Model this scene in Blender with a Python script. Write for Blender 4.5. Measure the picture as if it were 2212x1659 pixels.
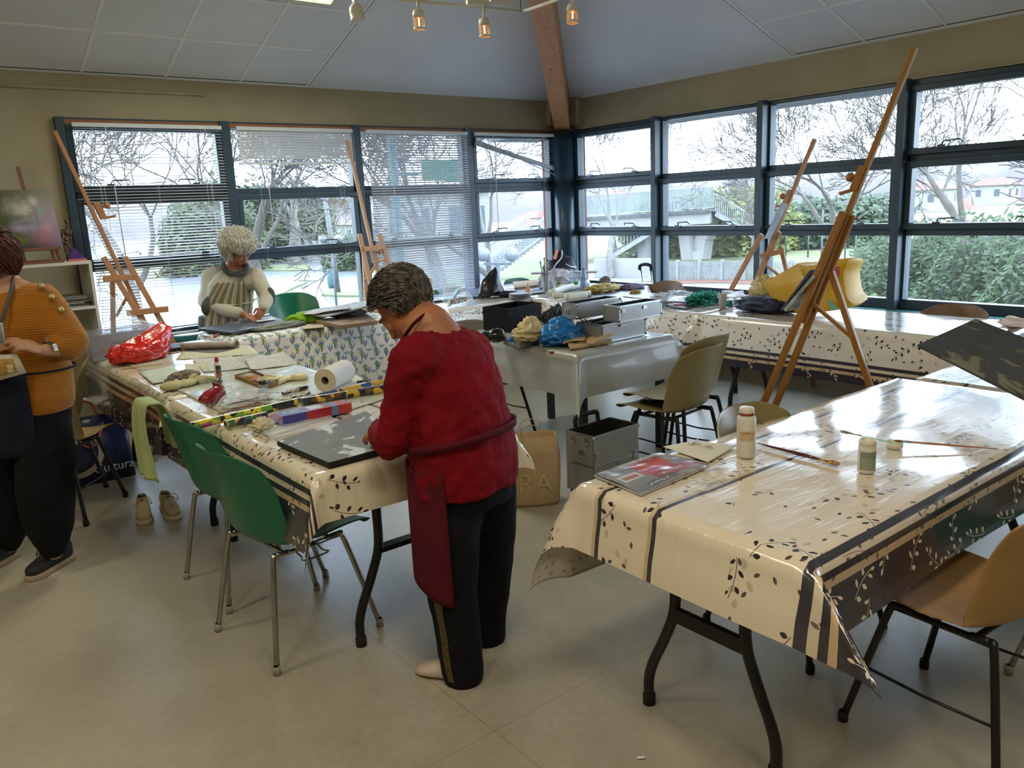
import bpy, bmesh, math, random
from mathutils import Vector, Matrix, noise as mnoise
D = bpy.data; PI = math.pi
for _o in list(D.objects): D.objects.remove(_o)
SC = bpy.context.scene; COL = SC.collection
rnd = random.Random(7)

# ---------------------------------------------------------------- camera
FPX = 1735.467; HC = 1.6; IW, IH = 2212, 1659
_y, _p, _r = math.radians(37.995), math.radians(-12.4665), math.radians(-2.5864)
CF = Vector((math.sin(_y)*math.cos(_p), math.cos(_y)*math.cos(_p), math.sin(_p)))
_R0 = Vector((math.cos(_y), -math.sin(_y), 0)); _U0 = _R0.cross(CF)
CR = math.cos(_r)*_R0 + math.sin(_r)*_U0; CU = -math.sin(_r)*_R0 + math.cos(_r)*_U0
CAMP = Vector((0, 0, HC))
cam = D.cameras.new('camera'); cam.sensor_width = 36; cam.lens = FPX/IW*36; cam.clip_end = 2000; cam.clip_start = .05
camo = D.objects.new('camera', cam); COL.objects.link(camo)
Mx = Matrix((CR, CU, -CF)).transposed().to_4x4(); Mx.translation = CAMP
camo.matrix_world = Mx; SC.camera = camo

# ---------------------------------------------------------------- sky, exposure
SKY = 9.5
w = D.worlds.new('sky'); SC.world = w; w.use_nodes = True
bg = w.node_tree.nodes['Background']; bg.inputs[0].default_value = (0.64, 0.81, 1.0, 1); bg.inputs[1].default_value = SKY
SC.view_settings.view_transform = 'Standard'; SC.view_settings.look = 'None'
SC.view_settings.gamma = 1; SC.view_settings.use_curve_mapping = False
SC.view_settings.exposure = 0.36
cy = SC.cycles; cy.max_bounces = 7; cy.diffuse_bounces = 3; cy.glossy_bounces = 3; cy.transmission_bounces = 5
cy.transparent_max_bounces = 24; cy.caustics_reflective = False; cy.caustics_refractive = False
cy.sample_clamp_indirect = 8.0; cy.use_fast_gi = False; cy.use_adaptive_sampling = True; cy.adaptive_threshold = .03

def rayd(px, py): return CF + CR*((px-IW/2)/FPX) - CU*((py-IH/2)/FPX)
def az(px, py, z): d = rayd(px, py); return CAMP + d*((z-HC)/d.z)     # the point of a sight line at height z
def ax(px, py, x): d = rayd(px, py); return CAMP + d*(x/d.x)          # ... on the plane x
def ay(px, py, y): d = rayd(px, py); return CAMP + d*(y/d.y)          # ... on the plane y

# warm white area lamps; those in PANELS are unseen added fill without fittings
def panel_light(loc, sx, sy, power, col, name, rot=(0, 0, 0)):
    l = D.lights.new(name, 'AREA'); l.shape = 'RECTANGLE'; l.size = sx; l.size_y = sy; l.energy = power; l.color = col
    o = D.objects.new(name, l); COL.objects.link(o); o.location = loc; o.rotation_euler = rot; return o
LAMPC = (1.0, 0.88, 0.66)
PANELS = [(0.6, 0.6), (-1.4, 0.6), (0.6, -1.4), (-1.4, 3.2)]
for _i, (_x, _yy) in enumerate(PANELS):
    panel_light((_x, _yy, 4.12 if _yy < 2.83 else 3.9), 1.1, .55, 28, LAMPC, 'lamp_fill_panel')

# ---------------------------------------------------------------- node expressions
GAIN = 1.0     # dims the exterior colours to offset the strong sky
def lin(c):
    if isinstance(c, str): c = tuple(int(c[i:i+2], 16) for i in (0, 2, 4))
    if max(c) > 1.0: c = tuple(v/255 for v in c)
    return tuple((v/12.92 if v <= .04045 else ((v+.055)/1.055)**2.4)*GAIN for v in c[:3]) + (1,)
NT = None
class X:
    def __init__(s, k): s.k = k
    def __add__(s, o): return mt('ADD', s, o)
    __radd__ = __add__
    def __sub__(s, o): return mt('SUBTRACT', s, o)
    def __rsub__(s, o): return mt('SUBTRACT', o, s)
    def __mul__(s, o): return mt('MULTIPLY', s, o)
    __rmul__ = __mul__
    def __truediv__(s, o): return mt('DIVIDE', s, o)
    def __lt__(s, o): return mt('LESS_THAN', s, o)
    def __gt__(s, o): return mt('GREATER_THAN', s, o)
    def __neg__(s): return mt('MULTIPLY', s, -1)
def nd(t, **kw):
    n = NT.nodes.new(t)
    for k, v in kw.items(): setattr(n, k, v)
    return n
def put(sock, v):
    if isinstance(v, X): NT.links.new(v.k, sock)
    elif v is not None:
        try: sock.default_value = v
        except Exception: sock.default_value = (v, v, v)
def mt(op, a, b=None, c=None):
    n = nd('ShaderNodeMath', operation=op); put(n.inputs[0], a)
    if b is not None: put(n.inputs[1], b)
    if c is not None: put(n.inputs[2], c)
    return X(n.outputs[0])
def vm(op, a, b=None):
    n = nd('ShaderNodeVectorMath', operation=op); put(n.inputs[0], a)
    if b is not None: put(n.inputs[3 if op == 'SCALE' else 1], b)
    return X(n.outputs['Value' if op in ('LENGTH', 'DOT_PRODUCT') else 0])
def sep(v): n = nd('ShaderNodeSeparateXYZ'); put(n.inputs[0], v); return X(n.outputs[0]), X(n.outputs[1]), X(n.outputs[2])
def comb(x, y, z): n = nd('ShaderNodeCombineXYZ'); put(n.inputs[0], x); put(n.inputs[1], y); put(n.inputs[2], z); return X(n.outputs[0])
def uvc(): return X(nd('ShaderNodeTexCoord').outputs['UV'])
def objc(): return X(nd('ShaderNodeTexCoord').outputs['Object'])
def mapv(v, sc=(1, 1, 1), rot=(0, 0, 0), loc=(0, 0, 0)):
    n = nd('ShaderNodeMapping'); put(n.inputs[0], v); n.inputs['Scale'].default_value = sc
    n.inputs['Rotation'].default_value = rot; n.inputs['Location'].default_value = loc; return X(n.outputs[0])
def noi(v, sc=5, det=3, rough=.5, dist=0):
    n = nd('ShaderNodeTexNoise'); put(n.inputs['Vector'], v); n.inputs['Scale'].default_value = sc
    n.inputs['Detail'].default_value = det; n.inputs['Roughness'].default_value = rough; n.inputs['Distortion'].default_value = dist
    return X(n.outputs['Fac'])
def wav(v, sc=5, dist=0, prof='SIN', dir='X'):
    n = nd('ShaderNodeTexWave', wave_profile=prof, bands_direction=dir); put(n.inputs['Vector'], v)
    n.inputs['Scale'].default_value = sc; n.inputs['Distortion'].default_value = dist; return X(n.outputs['Fac'])
def vor(v, sc=5, rnd_=1.0, feat='F1', dim='2D'):
    n = nd('ShaderNodeTexVoronoi', feature=feat, voronoi_dimensions=dim); put(n.inputs['Vector'], v)
    n.inputs['Scale'].default_value = sc; n.inputs['Randomness'].default_value = rnd_
    return n
def mixc(f, a, b):
    n = nd('ShaderNodeMix', data_type='RGBA'); put(n.inputs[0], f)
    for s, v in ((n.inputs[6], a), (n.inputs[7], b)):
        if isinstance(v, X): NT.links.new(v.k, s)
        else: s.default_value = lin(v)
    return X(n.outputs[2])
def clampx(a, lo=0., hi=1.):
    n = nd('ShaderNodeMapRange'); put(n.inputs[0], a); n.inputs[1].default_value = lo; n.inputs[2].default_value = hi; return X(n.outputs[0])
MATS = {}
def newmat(name):
    global NT
    m = D.materials.new(name); m.use_nodes = True; NT = m.node_tree; MATS[name] = m
    return m, NT.nodes['Principled BSDF']
def bumpn(b, h, dist=.002, st=1.0):
    n = nd('ShaderNodeBump'); put(n.inputs['Height'], h); n.inputs['Distance'].default_value = dist; n.inputs['Strength'].default_value = st
    NT.links.new(n.outputs[0], b.inputs['Normal'])
def PB(b, **kw):
    nm = dict(rough='Roughness', metal='Metallic', spec='Specular IOR Level', trans='Transmission Weight', alpha='Alpha', coat='Coat Weight',
              sheen='Sheen Weight', sss='Subsurface Weight', ior='IOR', emc='Emission Color', ems='Emission Strength', coatr='Coat Roughness')
    for k, v in kw.items():
        s = b.inputs[nm[k]]
        if isinstance(v, X): NT.links.new(v.k, s)
        else: s.default_value = v
def mat(name, col, col2=None, nsc=6, rough=.5, bump=0, bsc=60, det=4, kind='obj', **kw):
    """noise-mottled material between two near colours with a fine bump"""
    if name in MATS: return MATS[name]
    m, b = newmat(name); c = objc() if kind == 'obj' else uvc()
    if col2 is None:
        l = lin(col); col2 = tuple(min(1, v*.86) for v in (col if not isinstance(col, str) else tuple(int(col[i:i+2], 16)/255 for i in (0, 2, 4))))
        if max(col2) > 1: col2 = tuple(v/255 for v in col2)
    k = clampx(noi(c, nsc, det), .35, .65)
    NT.links.new(mixc(k, col, col2).k, b.inputs['Base Color']); PB(b, rough=rough, **kw)
    if bump: bumpn(b, noi(c, bsc, 3), bump*.004)
    return m
def thin(name, col, a=.25, rough=.05, tint=None, bump=0, bsc=20):
    """thin clear sheet: mostly transparent, partly glossy"""
    if name in MATS: return MATS[name]
    m, b = newmat(name); out = NT.nodes['Material Output']
    t = nd('ShaderNodeBsdfTransparent'); t.inputs[0].default_value = lin(tint) if tint else (1, 1, 1, 1)
    b.inputs['Base Color'].default_value = lin(col); PB(b, rough=rough)
    if bump: bumpn(b, noi(objc(), bsc, 3), bump*.01)
    mx = nd('ShaderNodeMixShader'); 
    if isinstance(a, (int, float)):
        lw = nd('ShaderNodeLayerWeight'); lw.inputs[0].default_value = .35
        f = mt('ADD', mt('MULTIPLY', X(lw.outputs['Facing']), .3*(1-a)), a); NT.links.new(f.k, mx.inputs[0])
    NT.links.new(t.outputs[0], mx.inputs[1]); NT.links.new(b.outputs[0], mx.inputs[2]); NT.links.new(mx.outputs[0], out.inputs[0])
    return m

# ---------------------------------------------------------------- mesh building
V = Vector
def RZ(a): return Matrix.Rotation(a, 4, 'Z')
def frame(p0, p1, up=None):
    d = (V(p1)-V(p0)); L = d.length; z = d/L if L > 1e-9 else V((0, 0, 1))
    u = V(up) if up else (V((0, 0, 1)) if abs(z.z) < .95 else V((0, 1, 0)))
    x = u.cross(z)
    if x.length < 1e-6: x = V((1, 0, 0)).cross(z)
    x.normalize(); y = z.cross(x)
    return x, y, z, L
class MB:
    def __init__(s): s.v = []; s.f = []; s.uv = {}; s.sm = []
    def add(s, vs, fs, sm=False, uv=None):
        b = len(s.v); s.v += [V(p) for p in vs]; s.f += [tuple(b+i for i in f) for f in fs]; s.sm += [sm]*len(fs)
        if uv:
            for i, t in enumerate(uv): s.uv[b+i] = t
        return s
    def bx(s, x0, x1, y0, y1, z0, z1, M=None):
        vs = [V((x, y, z)) for z in (z0, z1) for y in (y0, y1) for x in (x0, x1)]
        if M: vs = [M @ v for v in vs]
        return s.add(vs, [(0, 2, 3, 1), (4, 5, 7, 6), (0, 1, 5, 4), (2, 6, 7, 3), (0, 4, 6, 2), (1, 3, 7, 5)])
    def box(s, c, sz, M=None):
        h = [a/2 for a in sz]; T = Matrix.Translation(V(c)) @ (M or Matrix())
        return s.bx(-h[0], h[0], -h[1], h[1], -h[2], h[2], T)
    def bar(s, p0, p1, w, d, up=None):
        x, y, z, L = frame(p0, p1, up); M = Matrix((x, y, z)).transposed().to_4x4(); M.translation = V(p0)
        return s.bx(-w/2, w/2, -d/2, d/2, 0, L, M)
    def tube(s, pts, r, n=8, cap=True, closed=False, ry=None):
        pts = [V(p) for p in pts]; m = len(pts); rs = r if isinstance(r, (list, tuple)) else [r]*m
        ring0 = None; vs = []; x = None
        for i, p in enumerate(pts):
            a = pts[i-1] if i else (pts[-1] if closed else pts[0]); c = pts[(i+1) % m] if (i < m-1 or closed) else pts[-1]
            t = (c-a)
            if t.length < 1e-9: t = V((0, 0, 1))
            t.normalize()
            if x is None: x = t.orthogonal().normalized() if abs(t.z) > .9 else V((0, 0, 1)).cross(t).normalized()
            else:
                x = (x - t*x.dot(t)); x = x.normalized() if x.length > 1e-6 else t.orthogonal().normalized()
            y = t.cross(x)
            for k in range(n):
                a_ = 2*PI*k/n; vs.append(p + x*math.cos(a_)*rs[i] + y*math.sin(a_)*rs[i]*(ry or 1))
        fs = []
        for i in range(m if closed else m-1):
            j = (i+1) % m
            for k in range(n): fs.append((i*n+k, i*n+(k+1) % n, j*n+(k+1) % n, j*n+k))
        if cap and not closed: fs.append(tuple(range(n-1, -1, -1))); fs.append(tuple((m-1)*n+k for k in range(n)))
        return s.add(vs, fs, True)
    def cyl(s, p0, p1, r, n=20, r1=None): return s.tube([p0, p1], [r, r if r1 is None else r1], n)
    def lathe(s, prof, c=(0, 0, 0), n=28, M=None, cap=True):
        T = Matrix.Translation(V(c)) @ (M or Matrix()); vs = []
        for r_, z_ in prof: vs += [T @ V((r_*math.cos(2*PI*k/n), r_*math.sin(2*PI*k/n), z_)) for k in range(n)]
        fs = [(i*n+k, i*n+(k+1) % n, (i+1)*n+(k+1) % n, (i+1)*n+k) for i in range(len(prof)-1) for k in range(n)]
        if cap: fs.append(tuple(range(n-1, -1, -1))); fs.append(tuple((len(prof)-1)*n+k for k in range(n)))
        return s.add(vs, fs, True)
    def ell(s, c, r, M=None, n=16, m=10):
        if isinstance(r, (int, float)): r = (r, r, r)
        T = Matrix.Translation(V(c)) @ (M or Matrix()); vs = [T @ V((0, 0, -r[2]))]
        for i in range(1, m):
            t = PI*i/m
            vs += [T @ V((r[0]*math.sin(t)*math.cos(2*PI*k/n), r[1]*math.sin(t)*math.sin(2*PI*k/n), -r[2]*math.cos(t))) for k in range(n)]
        vs.append(T @ V((0, 0, r[2]))); L = len(vs)-1
        fs = [(0, 1+(k+1) % n, 1+k) for k in range(n)]
        for i in range(m-2): fs += [(1+i*n+k, 1+i*n+(k+1) % n, 1+(i+1)*n+(k+1) % n, 1+(i+1)*n+k) for k in range(n)]
        fs += [(1+(m-2)*n+k, 1+(m-2)*n+(k+1) % n, L) for k in range(n)]
        return s.add(vs, fs, True)
    def grid(s, fn, nu, nv, uvf=None, sm=True, closeu=False):
        vs = []; uv = []
        for j in range(nv+1):
            for i in range(nu+1):
                vs.append(fn(i/nu, j/nv)); uv.append(uvf(i/nu, j/nv) if uvf else (i/nu, j/nv))
        fs = [(j*(nu+1)+i, j*(nu+1)+i+1, (j+1)*(nu+1)+i+1, (j+1)*(nu+1)+i) for j in range(nv) for i in range(nu)]
        return s.add(vs, fs, sm, uv)
    def prism(s, pts, h, M=None):
        """2-D outline in xy raised by h along z"""
        T = M or Matrix(); n = len(pts)
        vs = [T @ V((p[0], p[1], 0)) for p in pts] + [T @ V((p[0], p[1], h)) for p in pts]
        return s.add(vs, [tuple(range(n-1, -1, -1)), tuple(range(n, 2*n))] + [(i, (i+1) % n, n+(i+1) % n, n+i) for i in range(n)])
    def loft(s, rings, n=24, cap=True, sm=True, uvs=None):
        """rings of (centre, half-axis a, half-axis b[, superellipse power])"""
        vs = []; uv = []
        for ri, r_ in enumerate(rings):
            c, a, b = V(r_[0]), V(r_[1]), V(r_[2]); pw = r_[3] if len(r_) > 3 else 1.0
            for k in range(n):
                t = 2*PI*k/n; ct, st = math.cos(t), math.sin(t)
                vs.append(c + a*math.copysign(abs(ct)**pw, ct) + b*math.copysign(abs(st)**pw, st)); uv.append((k/n, ri/max(1, len(rings)-1)))
        fs = [(i*n+k, i*n+(k+1) % n, (i+1)*n+(k+1) % n, (i+1)*n+k) for i in range(len(rings)-1) for k in range(n)]
        if cap: fs.append(tuple(range(n-1, -1, -1))); fs.append(tuple((len(rings)-1)*n+k for k in range(n)))
        return s.add(vs, fs, sm, uv)
    def build(s, name, m, parent=None, bevel=0, solid=0, sub=0, rm=0, smooth=0, disp=None, origin=None, sharp=None):
        if parent is not None: off = V(parent['_o']) if '_o' in parent else V((0, 0, 0))
        elif origin is not None: off = V(origin)
        else:
            xs = [v.x for v in s.v]; ys = [v.y for v in s.v]; off = V(((min(xs)+max(xs))/2, (min(ys)+max(ys))/2, min(v.z for v in s.v)))
        me = D.meshes.new(name); me.from_pydata([tuple(v-off) for v in s.v], [], s.f)
        me.polygons.foreach_set('use_smooth', s.sm)
        if s.uv:
            ul = me.uv_layers.new(name='UVMap'); dat = [0.0]*(2*len(me.loops))
            for i, l in enumerate(me.loops):
                t = s.uv.get(l.vertex_index, (0, 0)); dat[2*i] = t[0]; dat[2*i+1] = t[1]
            ul.data.foreach_set('uv', dat)
        me.update()
        if sharp: me.set_sharp_from_angle(angle=math.radians(sharp))
        if m is not None: me.materials.append(m)
        o = D.objects.new(name, me); COL.objects.link(o)
        if parent is not None: o.parent = parent; o['_o'] = tuple(off)
        else: o.location = off; o['_o'] = tuple(off)
        if rm:
            q = o.modifiers.new('r', 'REMESH'); q.mode = 'VOXEL'; q.voxel_size = rm; q.use_smooth_shade = True
        if smooth: q = o.modifiers.new('s', 'SMOOTH'); q.iterations = smooth; q.factor = .5
        if solid: q = o.modifiers.new('t', 'SOLIDIFY'); q.thickness = solid; q.offset = 0
        if bevel: q = o.modifiers.new('b', 'BEVEL'); q.width = bevel; q.segments = 2; q.limit_method = 'ANGLE'
        if sub: q = o.modifiers.new('u', 'SUBSURF'); q.levels = sub; q.render_levels = sub
        if disp:
            tx = D.textures.new(name+'_d', 'CLOUDS'); tx.noise_scale = disp[1]; q = o.modifiers.new('d', 'DISPLACE'); q.texture = tx; q.strength = disp[0]; q.mid_level = .5; q.texture_coords = 'LOCAL'
        return o
def tag(o, label=None, cat=None, group=None, kind=None):
    if label: o['label'] = label
    if cat: o['category'] = cat
    if group: o['group'] = group
    if kind: o['kind'] = kind
    return o
def thing(name, label, cat, loc=(0, 0, 0), group=None):
    o = D.objects.new(name, None); COL.objects.link(o); o.location = loc; o['_o'] = tuple(loc); o.empty_display_size = .05
    return tag(o, label, cat, group)
def struct(o): o['kind'] = 'structure'; return o
_ = 0
def copy_tree(o, parent=None):
    c = o.copy(); COL.objects.link(c); c.parent = parent
    for ch in [q for q in D.objects if q.parent == o]: copy_tree(ch, c)
    return c
def dup(root, loc, rz, label, group=None, matmap=None):
    r = copy_tree(root); r.location = loc; r.rotation_euler = (0, 0, rz)
    r['label'] = label
    if group: r['group'] = group
    return r
def bez(p, n=8):
    """smooth curve through points (Catmull-Rom)"""
    p = [V(q) for q in p]; out = []
    for i in range(len(p)-1):
        a = p[max(0, i-1)]; b = p[i]; c = p[i+1]; d = p[min(len(p)-1, i+2)]
        for k in range(n):
            t = k/n; out.append(.5*((2*b)+(c-a)*t+(2*a-5*b+4*c-d)*t*t+(3*b-a-3*c+d)*t**3))
    return out + [p[-1]]
def fn3(p, sc=1.0, seed=0): return mnoise.noise(V((p[0]*sc+seed*7.3, p[1]*sc-seed*3.1, p[2]*sc+seed*1.7)))
# ================================================================ ROOM
YA, XB = 7.03, 6.39; ZC = 2.715; KS = .35
X0, Y0 = -3.2, -3.2
m_wall = mat('wall_paint', 'a89f86', 'a0977d', 3, .85, .3, 90)
m_ceil = mat('ceiling_paint', 'e3e6ec', 'dcdfe6', 1.5, .9, .15, 120)
m_grid = mat('ceiling_grid_white', 'f0f2f4', 'e8eaee', 4, .6)
m_gap = mat('ceiling_gap', '4f545c', '474c54', 4, .8)
m_blue = mat('window_frame_paint', '35495a', '30434f', 5, .38, .1, 60)
m_teal = mat('sill_paint_teal', '2f7f86', '2a757c', 5, .35)
def floor_mat():
    m, b = newmat('vinyl_floor'); c = objc()
    n1 = noi(c, 2.2, 6, .6); n2 = noi(c, 38, 5, .7); n3 = noi(c, .7, 2)
    k = clampx(n1*.55+n2*.45, .38, .62); a = mixc(k, '9a9583', 'b0aa97'); a2 = mixc(clampx(n3, .4, .7)*.35, a, 'a39a84')
    x, y, z = sep(mapv(c, rot=(0, 0, .0)))
    gx = mt('ABSOLUTE', mt('PINGPONG', x+.36, 1.0)); gy = mt('PINGPONG', y+.15, 1.5)
    ln = mt('MAXIMUM', gx < .0022, gy < .0022)
    ns = clampx(noi(c, 25, 2), .55, .6); spk = vor(c, 9, 1, dim='3D'); sp = X(spk.outputs['Distance']) < .012
    cc = mixc(ln*.55, a2, '7b745f'); cc = mixc(sp*ns*.6, cc, '5b5344')
    NT.links.new(cc.k, b.inputs['Base Color']); PB(b, rough=.27+n2*.08, spec=1.0)
    bumpn(b, n1, .0010); return m
m_floor = floor_mat()
struct(MB().bx(X0, XB+.1, Y0, YA+.1, -.12, 0).build('floor', m_floor))

# walls: wall_far holds the blinds, wall_right the tall easel stands by
XL = 1.26     # left edge of the far glazing
mb = MB(); mb.bx(X0, XL, YA, YA+.18, 0, ZC+.3); mb.bx(XL, XB+.02, YA, YA+.18, 0, .64); mb.bx(XL, XB+.02, YA, YA+.18, 2.40, ZC+.3)
struct(mb.build('wall_far', m_wall))
mb = MB(); mb.bx(XB, XB+.18, Y0, YA, 0, .64); mb.bx(XB, XB+.18, Y0, YA, 2.40, ZC+.3); mb.bx(XB, XB+.18, Y0, -.62, .64, 2.4)
struct(mb.build('wall_right', m_wall))
struct(MB().bx(X0-.15, X0, Y0, YA, 0, 4.3).build('wall_left', m_wall))
struct(MB().bx(X0, XB, Y0-.15, Y0, 0, 4.3).build('wall_back', m_wall))
T = 4.2
def zc(x, y): return ZC + KS*min(YA-y, XB-x, T)
cT = ZC+KS*T; hx, hy = XB-T, YA-T
mb = MB(); e = .0
mb.add([(XB, YA, ZC), (X0, YA, ZC), (X0, hy, cT), (hx, hy, cT), (hx, Y0, cT), (XB, Y0, ZC), (X0, Y0, cT)],
       [(0, 1, 2, 3), (0, 3, 4, 5), (3, 2, 6, 4)])
mb.add([(XB, YA, ZC+.2), (X0, YA, ZC+.2), (X0, hy, cT+.2), (hx, hy, cT+.2), (hx, Y0, cT+.2), (XB, Y0, ZC+.2), (X0, Y0, cT+.2)],
       [(3, 2, 1, 0), (5, 4, 3, 0), (4, 6, 2, 3)])
struct(mb.build('ceiling', m_ceil))
# ceiling tile grid strips
mb = MB(); mg = MB()
def stripA(x0, x1, y0, y1, m=mb, w=.024):
    p0 = V((x0, y0, zc(x0, y0)-.002)); p1 = V((x1, y1, zc(x1, y1)-.002)); m.bar(p0, p1, w, .006, up=(0, -KS, -1))
xs = [3.31-.605*i for i in range(0, 9)]; ys = [7.0-.548*i for i in range(0, 8)]
for x in xs: stripA(x, x, 7.02, max(hy, YA-(XB-x) + .3 if x > hx else hy) if x > hx else hy)
for y in ys: stripA(X0, 3.31, y, y)
def stripB(x0, x1, y0, y1, m=mb, w=.024):
    p0 = V((x0, y0, ZC+KS*(XB-x0)-.002)); p1 = V((x1, y1, ZC+KS*(XB-x1)-.002)); m.bar(p0, p1, w, .006, up=(-KS, 0, -1))
for i in range(9): y = 4.085-.61*i; stripB(6.36, hx, y, y)
for i in range(7): x = 6.35-.548*i; stripB(x, x, 4.085, Y0)
o = struct(mb.build('trim_1', m_grid))
# dark shadow gap lines beside the grid
mg = MB()
stripA(3.325, 3.325, 7.0, 4.4, mg, .006); stripA(X0, 3.325, 6.985, 6.985, mg, .006); stripB(6.335, 6.335, 4.1, Y0, mg, .006); stripB(6.335, hx+.4, 4.10, 4.10, mg, .006)
struct(mg.build('trim_2', m_gap))
# hip beam of glued timber
def wood(name, c1, c2, knots=0, sc=1.0, rough=.5, axis='Z', dark='5a3a1c'):
    m, b = newmat(name); c = objc(); s = {'Z': (9, 9, .8), 'X': (.8, 9, 9), 'Y': (9, .8, 9)}[axis]
    g = noi(mapv(c, tuple(v*sc for v in s)), 4, 5, .6, .6); f = noi(mapv(c, tuple(v*sc*6 for v in s)), 6, 3)
    a = mixc(clampx(g*.7+f*.3, .35, .65), c1, c2)
    if knots:
        v = vor(mapv(c, (7, 7, 3.2)), 1.6, 1, dim='3D'); kd = X(v.outputs['Distance'])
        a = mixc((kd < .13)*clampx(noi(c, 40, 2), .42, .5), a, dark)
        v2 = noi(mapv(c, (5, 5, 60)), 1.6, 2); a = mixc(clampx(v2, .63, .68)*clampx(noi(c, 9, 1), .5, .56)*.8, a, dark)
    NT.links.new(a.k, b.inputs['Base Color']); PB(b, rough=rough); bumpn(b, f, .0006); return m
m_beam = wood('beam_timber', 'c98f5a', 'b67a45', 1, .7, .5)
p0 = V((XB-.04, YA-.04, 2.53)); p1 = p0+V((-3.9, -3.9, 3.9*KS))
mb = MB(); x, y, z, L = frame((0, 0, 0), p1-p0, (0, 0, 1))
mb.bx(-.085, .085, -.17, .17, 0, L)
o = mb.build('trim_3', m_beam, origin=(0, 0, 0)); Mb = Matrix((x, y, z)).transposed().to_4x4(); Mb.translation = p0; o.matrix_world = Mb; struct(o)
# boxed casings either side of the beam
m_case = mat('casing_paint', 'b3a88c', 'aba084', 4, .7)
mb = MB(); mb.bx(6.14, 6.36, YA-.05, YA, 2.45, 2.72); mb.bx(XB-.05, XB, 6.74, 6.98, 2.45, 2.72)
struct(mb.build('trim_4', m_case, bevel=.006))
mb = MB()
for (a, b_, c_, d_) in ((6.14, 6.155, 2.45, 2.715), (6.14, 6.30, 2.45, 2.465)): mb.bx(a, b_, YA-.062, YA-.05, c_, d_)
for (a, b_, c_, d_) in ((6.74, 6.755, 2.45, 2.715), (6.74, 6.95, 2.45, 2.465)): mb.bx(XB-.062, XB-.05, a, b_, c_, d_)
struct(mb.build('trim_5', mat('casing_edge', 'd3c9ae', None, 4, .6)))
# round corner column between the two window walls
mb = MB(); mb.lathe([(.13, .0), (.13, 2.37)], (XB-.115, YA-.115, 0), 36)
struct(mb.build('trim_6', mat('column_paint', '24404f', '203a48', 3, .3, .1, 40)))
# pine rail over the blinds, cable duct on the wall, white trims over the right windows
m_rail = wood('rail_wood', '9a6644', '8a5838', 0, 1, .5, 'X')
mb = MB(); mb.bx(XL, 6.24, YA-.035, YA, 2.345, 2.385)
struct(mb.build('trim_7', m_rail, bevel=.002))
a = ay(0, 181, YA); b_ = ay(443, 205, YA)
struct(MB().bx(-1.2, b_.x, YA-.014, YA, b_.z-.012, b_.z+.012).build('trim_8', mat('duct_paint', 'aba080', None, 4, .6), bevel=.003))
struct(MB().bx(XB-.02, XB, -.6, 6.75, 2.39, 2.402).build('trim_9', mat('head_trim', 'c9c4b4', None, 4, .6)))
# teal window ledges
mb = MB(); mb.bx(XL-.02, XB-.2, YA-.14, YA, .62, .665); struct(mb.build('trim_10', m_teal, bevel=.008))
mb = MB(); mb.bx(XB-.14, XB, -.62, YA-.1, .62, .665); struct(mb.build('trim_11', m_teal, bevel=.008))

# ---------------------------------------------------------------- glazing
def PA(s, d, z): return V((s, YA+d, z))
def PBm(s, d, z): return V((XB+d, s, z))
m_glass = thin('window_glass', 'dfe9f2', .035, .02)
m_handle = mat('handle_metal', '5c646c', '4c545c', 8, .35, metal=.8)
def lbox(mb, P, s0, s1, d0, d1, z0, z1):
    a = P(s0, d0, z0); b = P(s1, d1, z1)
    mb.bx(min(a.x, b.x), max(a.x, b.x), min(a.y, b.y), max(a.y, b.y), z0, z1)
def bay(num, P, s0, s1, topsash):
    w_ = D.objects.new('window_%d' % num, None); COL.objects.link(w_); w_['_o'] = (0, 0, 0); struct(w_)
    mb = MB()
    lbox(mb, P, s0, s1, -.02, .07, .665, .742); lbox(mb, P, s0, s1, -.02, .07, 2.36 if not topsash else 2.35, 2.40)
    lbox(mb, P, s0, s1, -.02, .07, 1.80, 1.85); lbox(mb, P, s0, s1, -.02, .07, 1.24, 1.29)
    for a, b in ((s0, s0+.02), (s1-.02, s1)): lbox(mb, P, a, b, -.02, .07, .742, 2.36)
    mb.build('window_frame', m_blue, w_, bevel=.004)
    def sash(z0, z1):
        m = MB(); t = .045
        lbox(m, P, s0+.004, s1-.004, -.055, .03, z0, z0+t); lbox(m, P, s0+.004, s1-.004, -.055, .03, z1-t, z1)
        lbox(m, P, s0+.004, s0+.05, -.055, .03, z0+t, z1-t); lbox(m, P, s1-.05, s1-.004, -.055, .03, z0+t, z1-t)
        so = m.build('sash', m_blue, w_, bevel=.005)
        for f in (.22, .78):
            sc = s0+(s1-s0)*f; h = MB(); dr = 1 if f < .5 else -1
            lbox(h, P, sc-.03, sc+.03, -.085, -.055, z0+t-.012, z0+t+.012)
            h.tube([P(sc, -.07, z0+t+.01), P(sc+dr*.012, -.085, z0+t+.035), P(sc+dr*.13, -.09, z0+t+.04), P(sc+dr*.145, -.075, z0+t+.022)], .006, 6)
            h.build('handle', m_handle, so)
    sash(1.29, 1.797)
    if topsash: sash(1.848, 2.35)
    for z0, z1 in ((.742, 1.24), (1.335, 1.752), (1.893 if topsash else 1.85, 2.305 if topsash else 2.36)):
        g = MB(); lbox(g, P, s0+.02, s1-.02, .010, .016, z0, z1); g.build('glass_pane', m_glass, w_)
MA = [XL+.05, 2.49, 3.72, 5.0]; MB_ = [2.545, 3.775, 5.065, 6.20]
bayA = [(XL+.06, 2.485, 1), (2.56, 3.715, 0), (3.79, 4.985, 0), (5.075, 6.17, 1)]
for i, (a, b, t) in enumerate(bayA): bay(i+1, PA, a, b, t)
bayB = [(-.6, .60, 0), (.68, 1.80, 0), (1.88, 3.095, 1), (3.16, 4.34, 0), (4.40, 5.57, 0), (5.63, 6.80, 1)]
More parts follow.
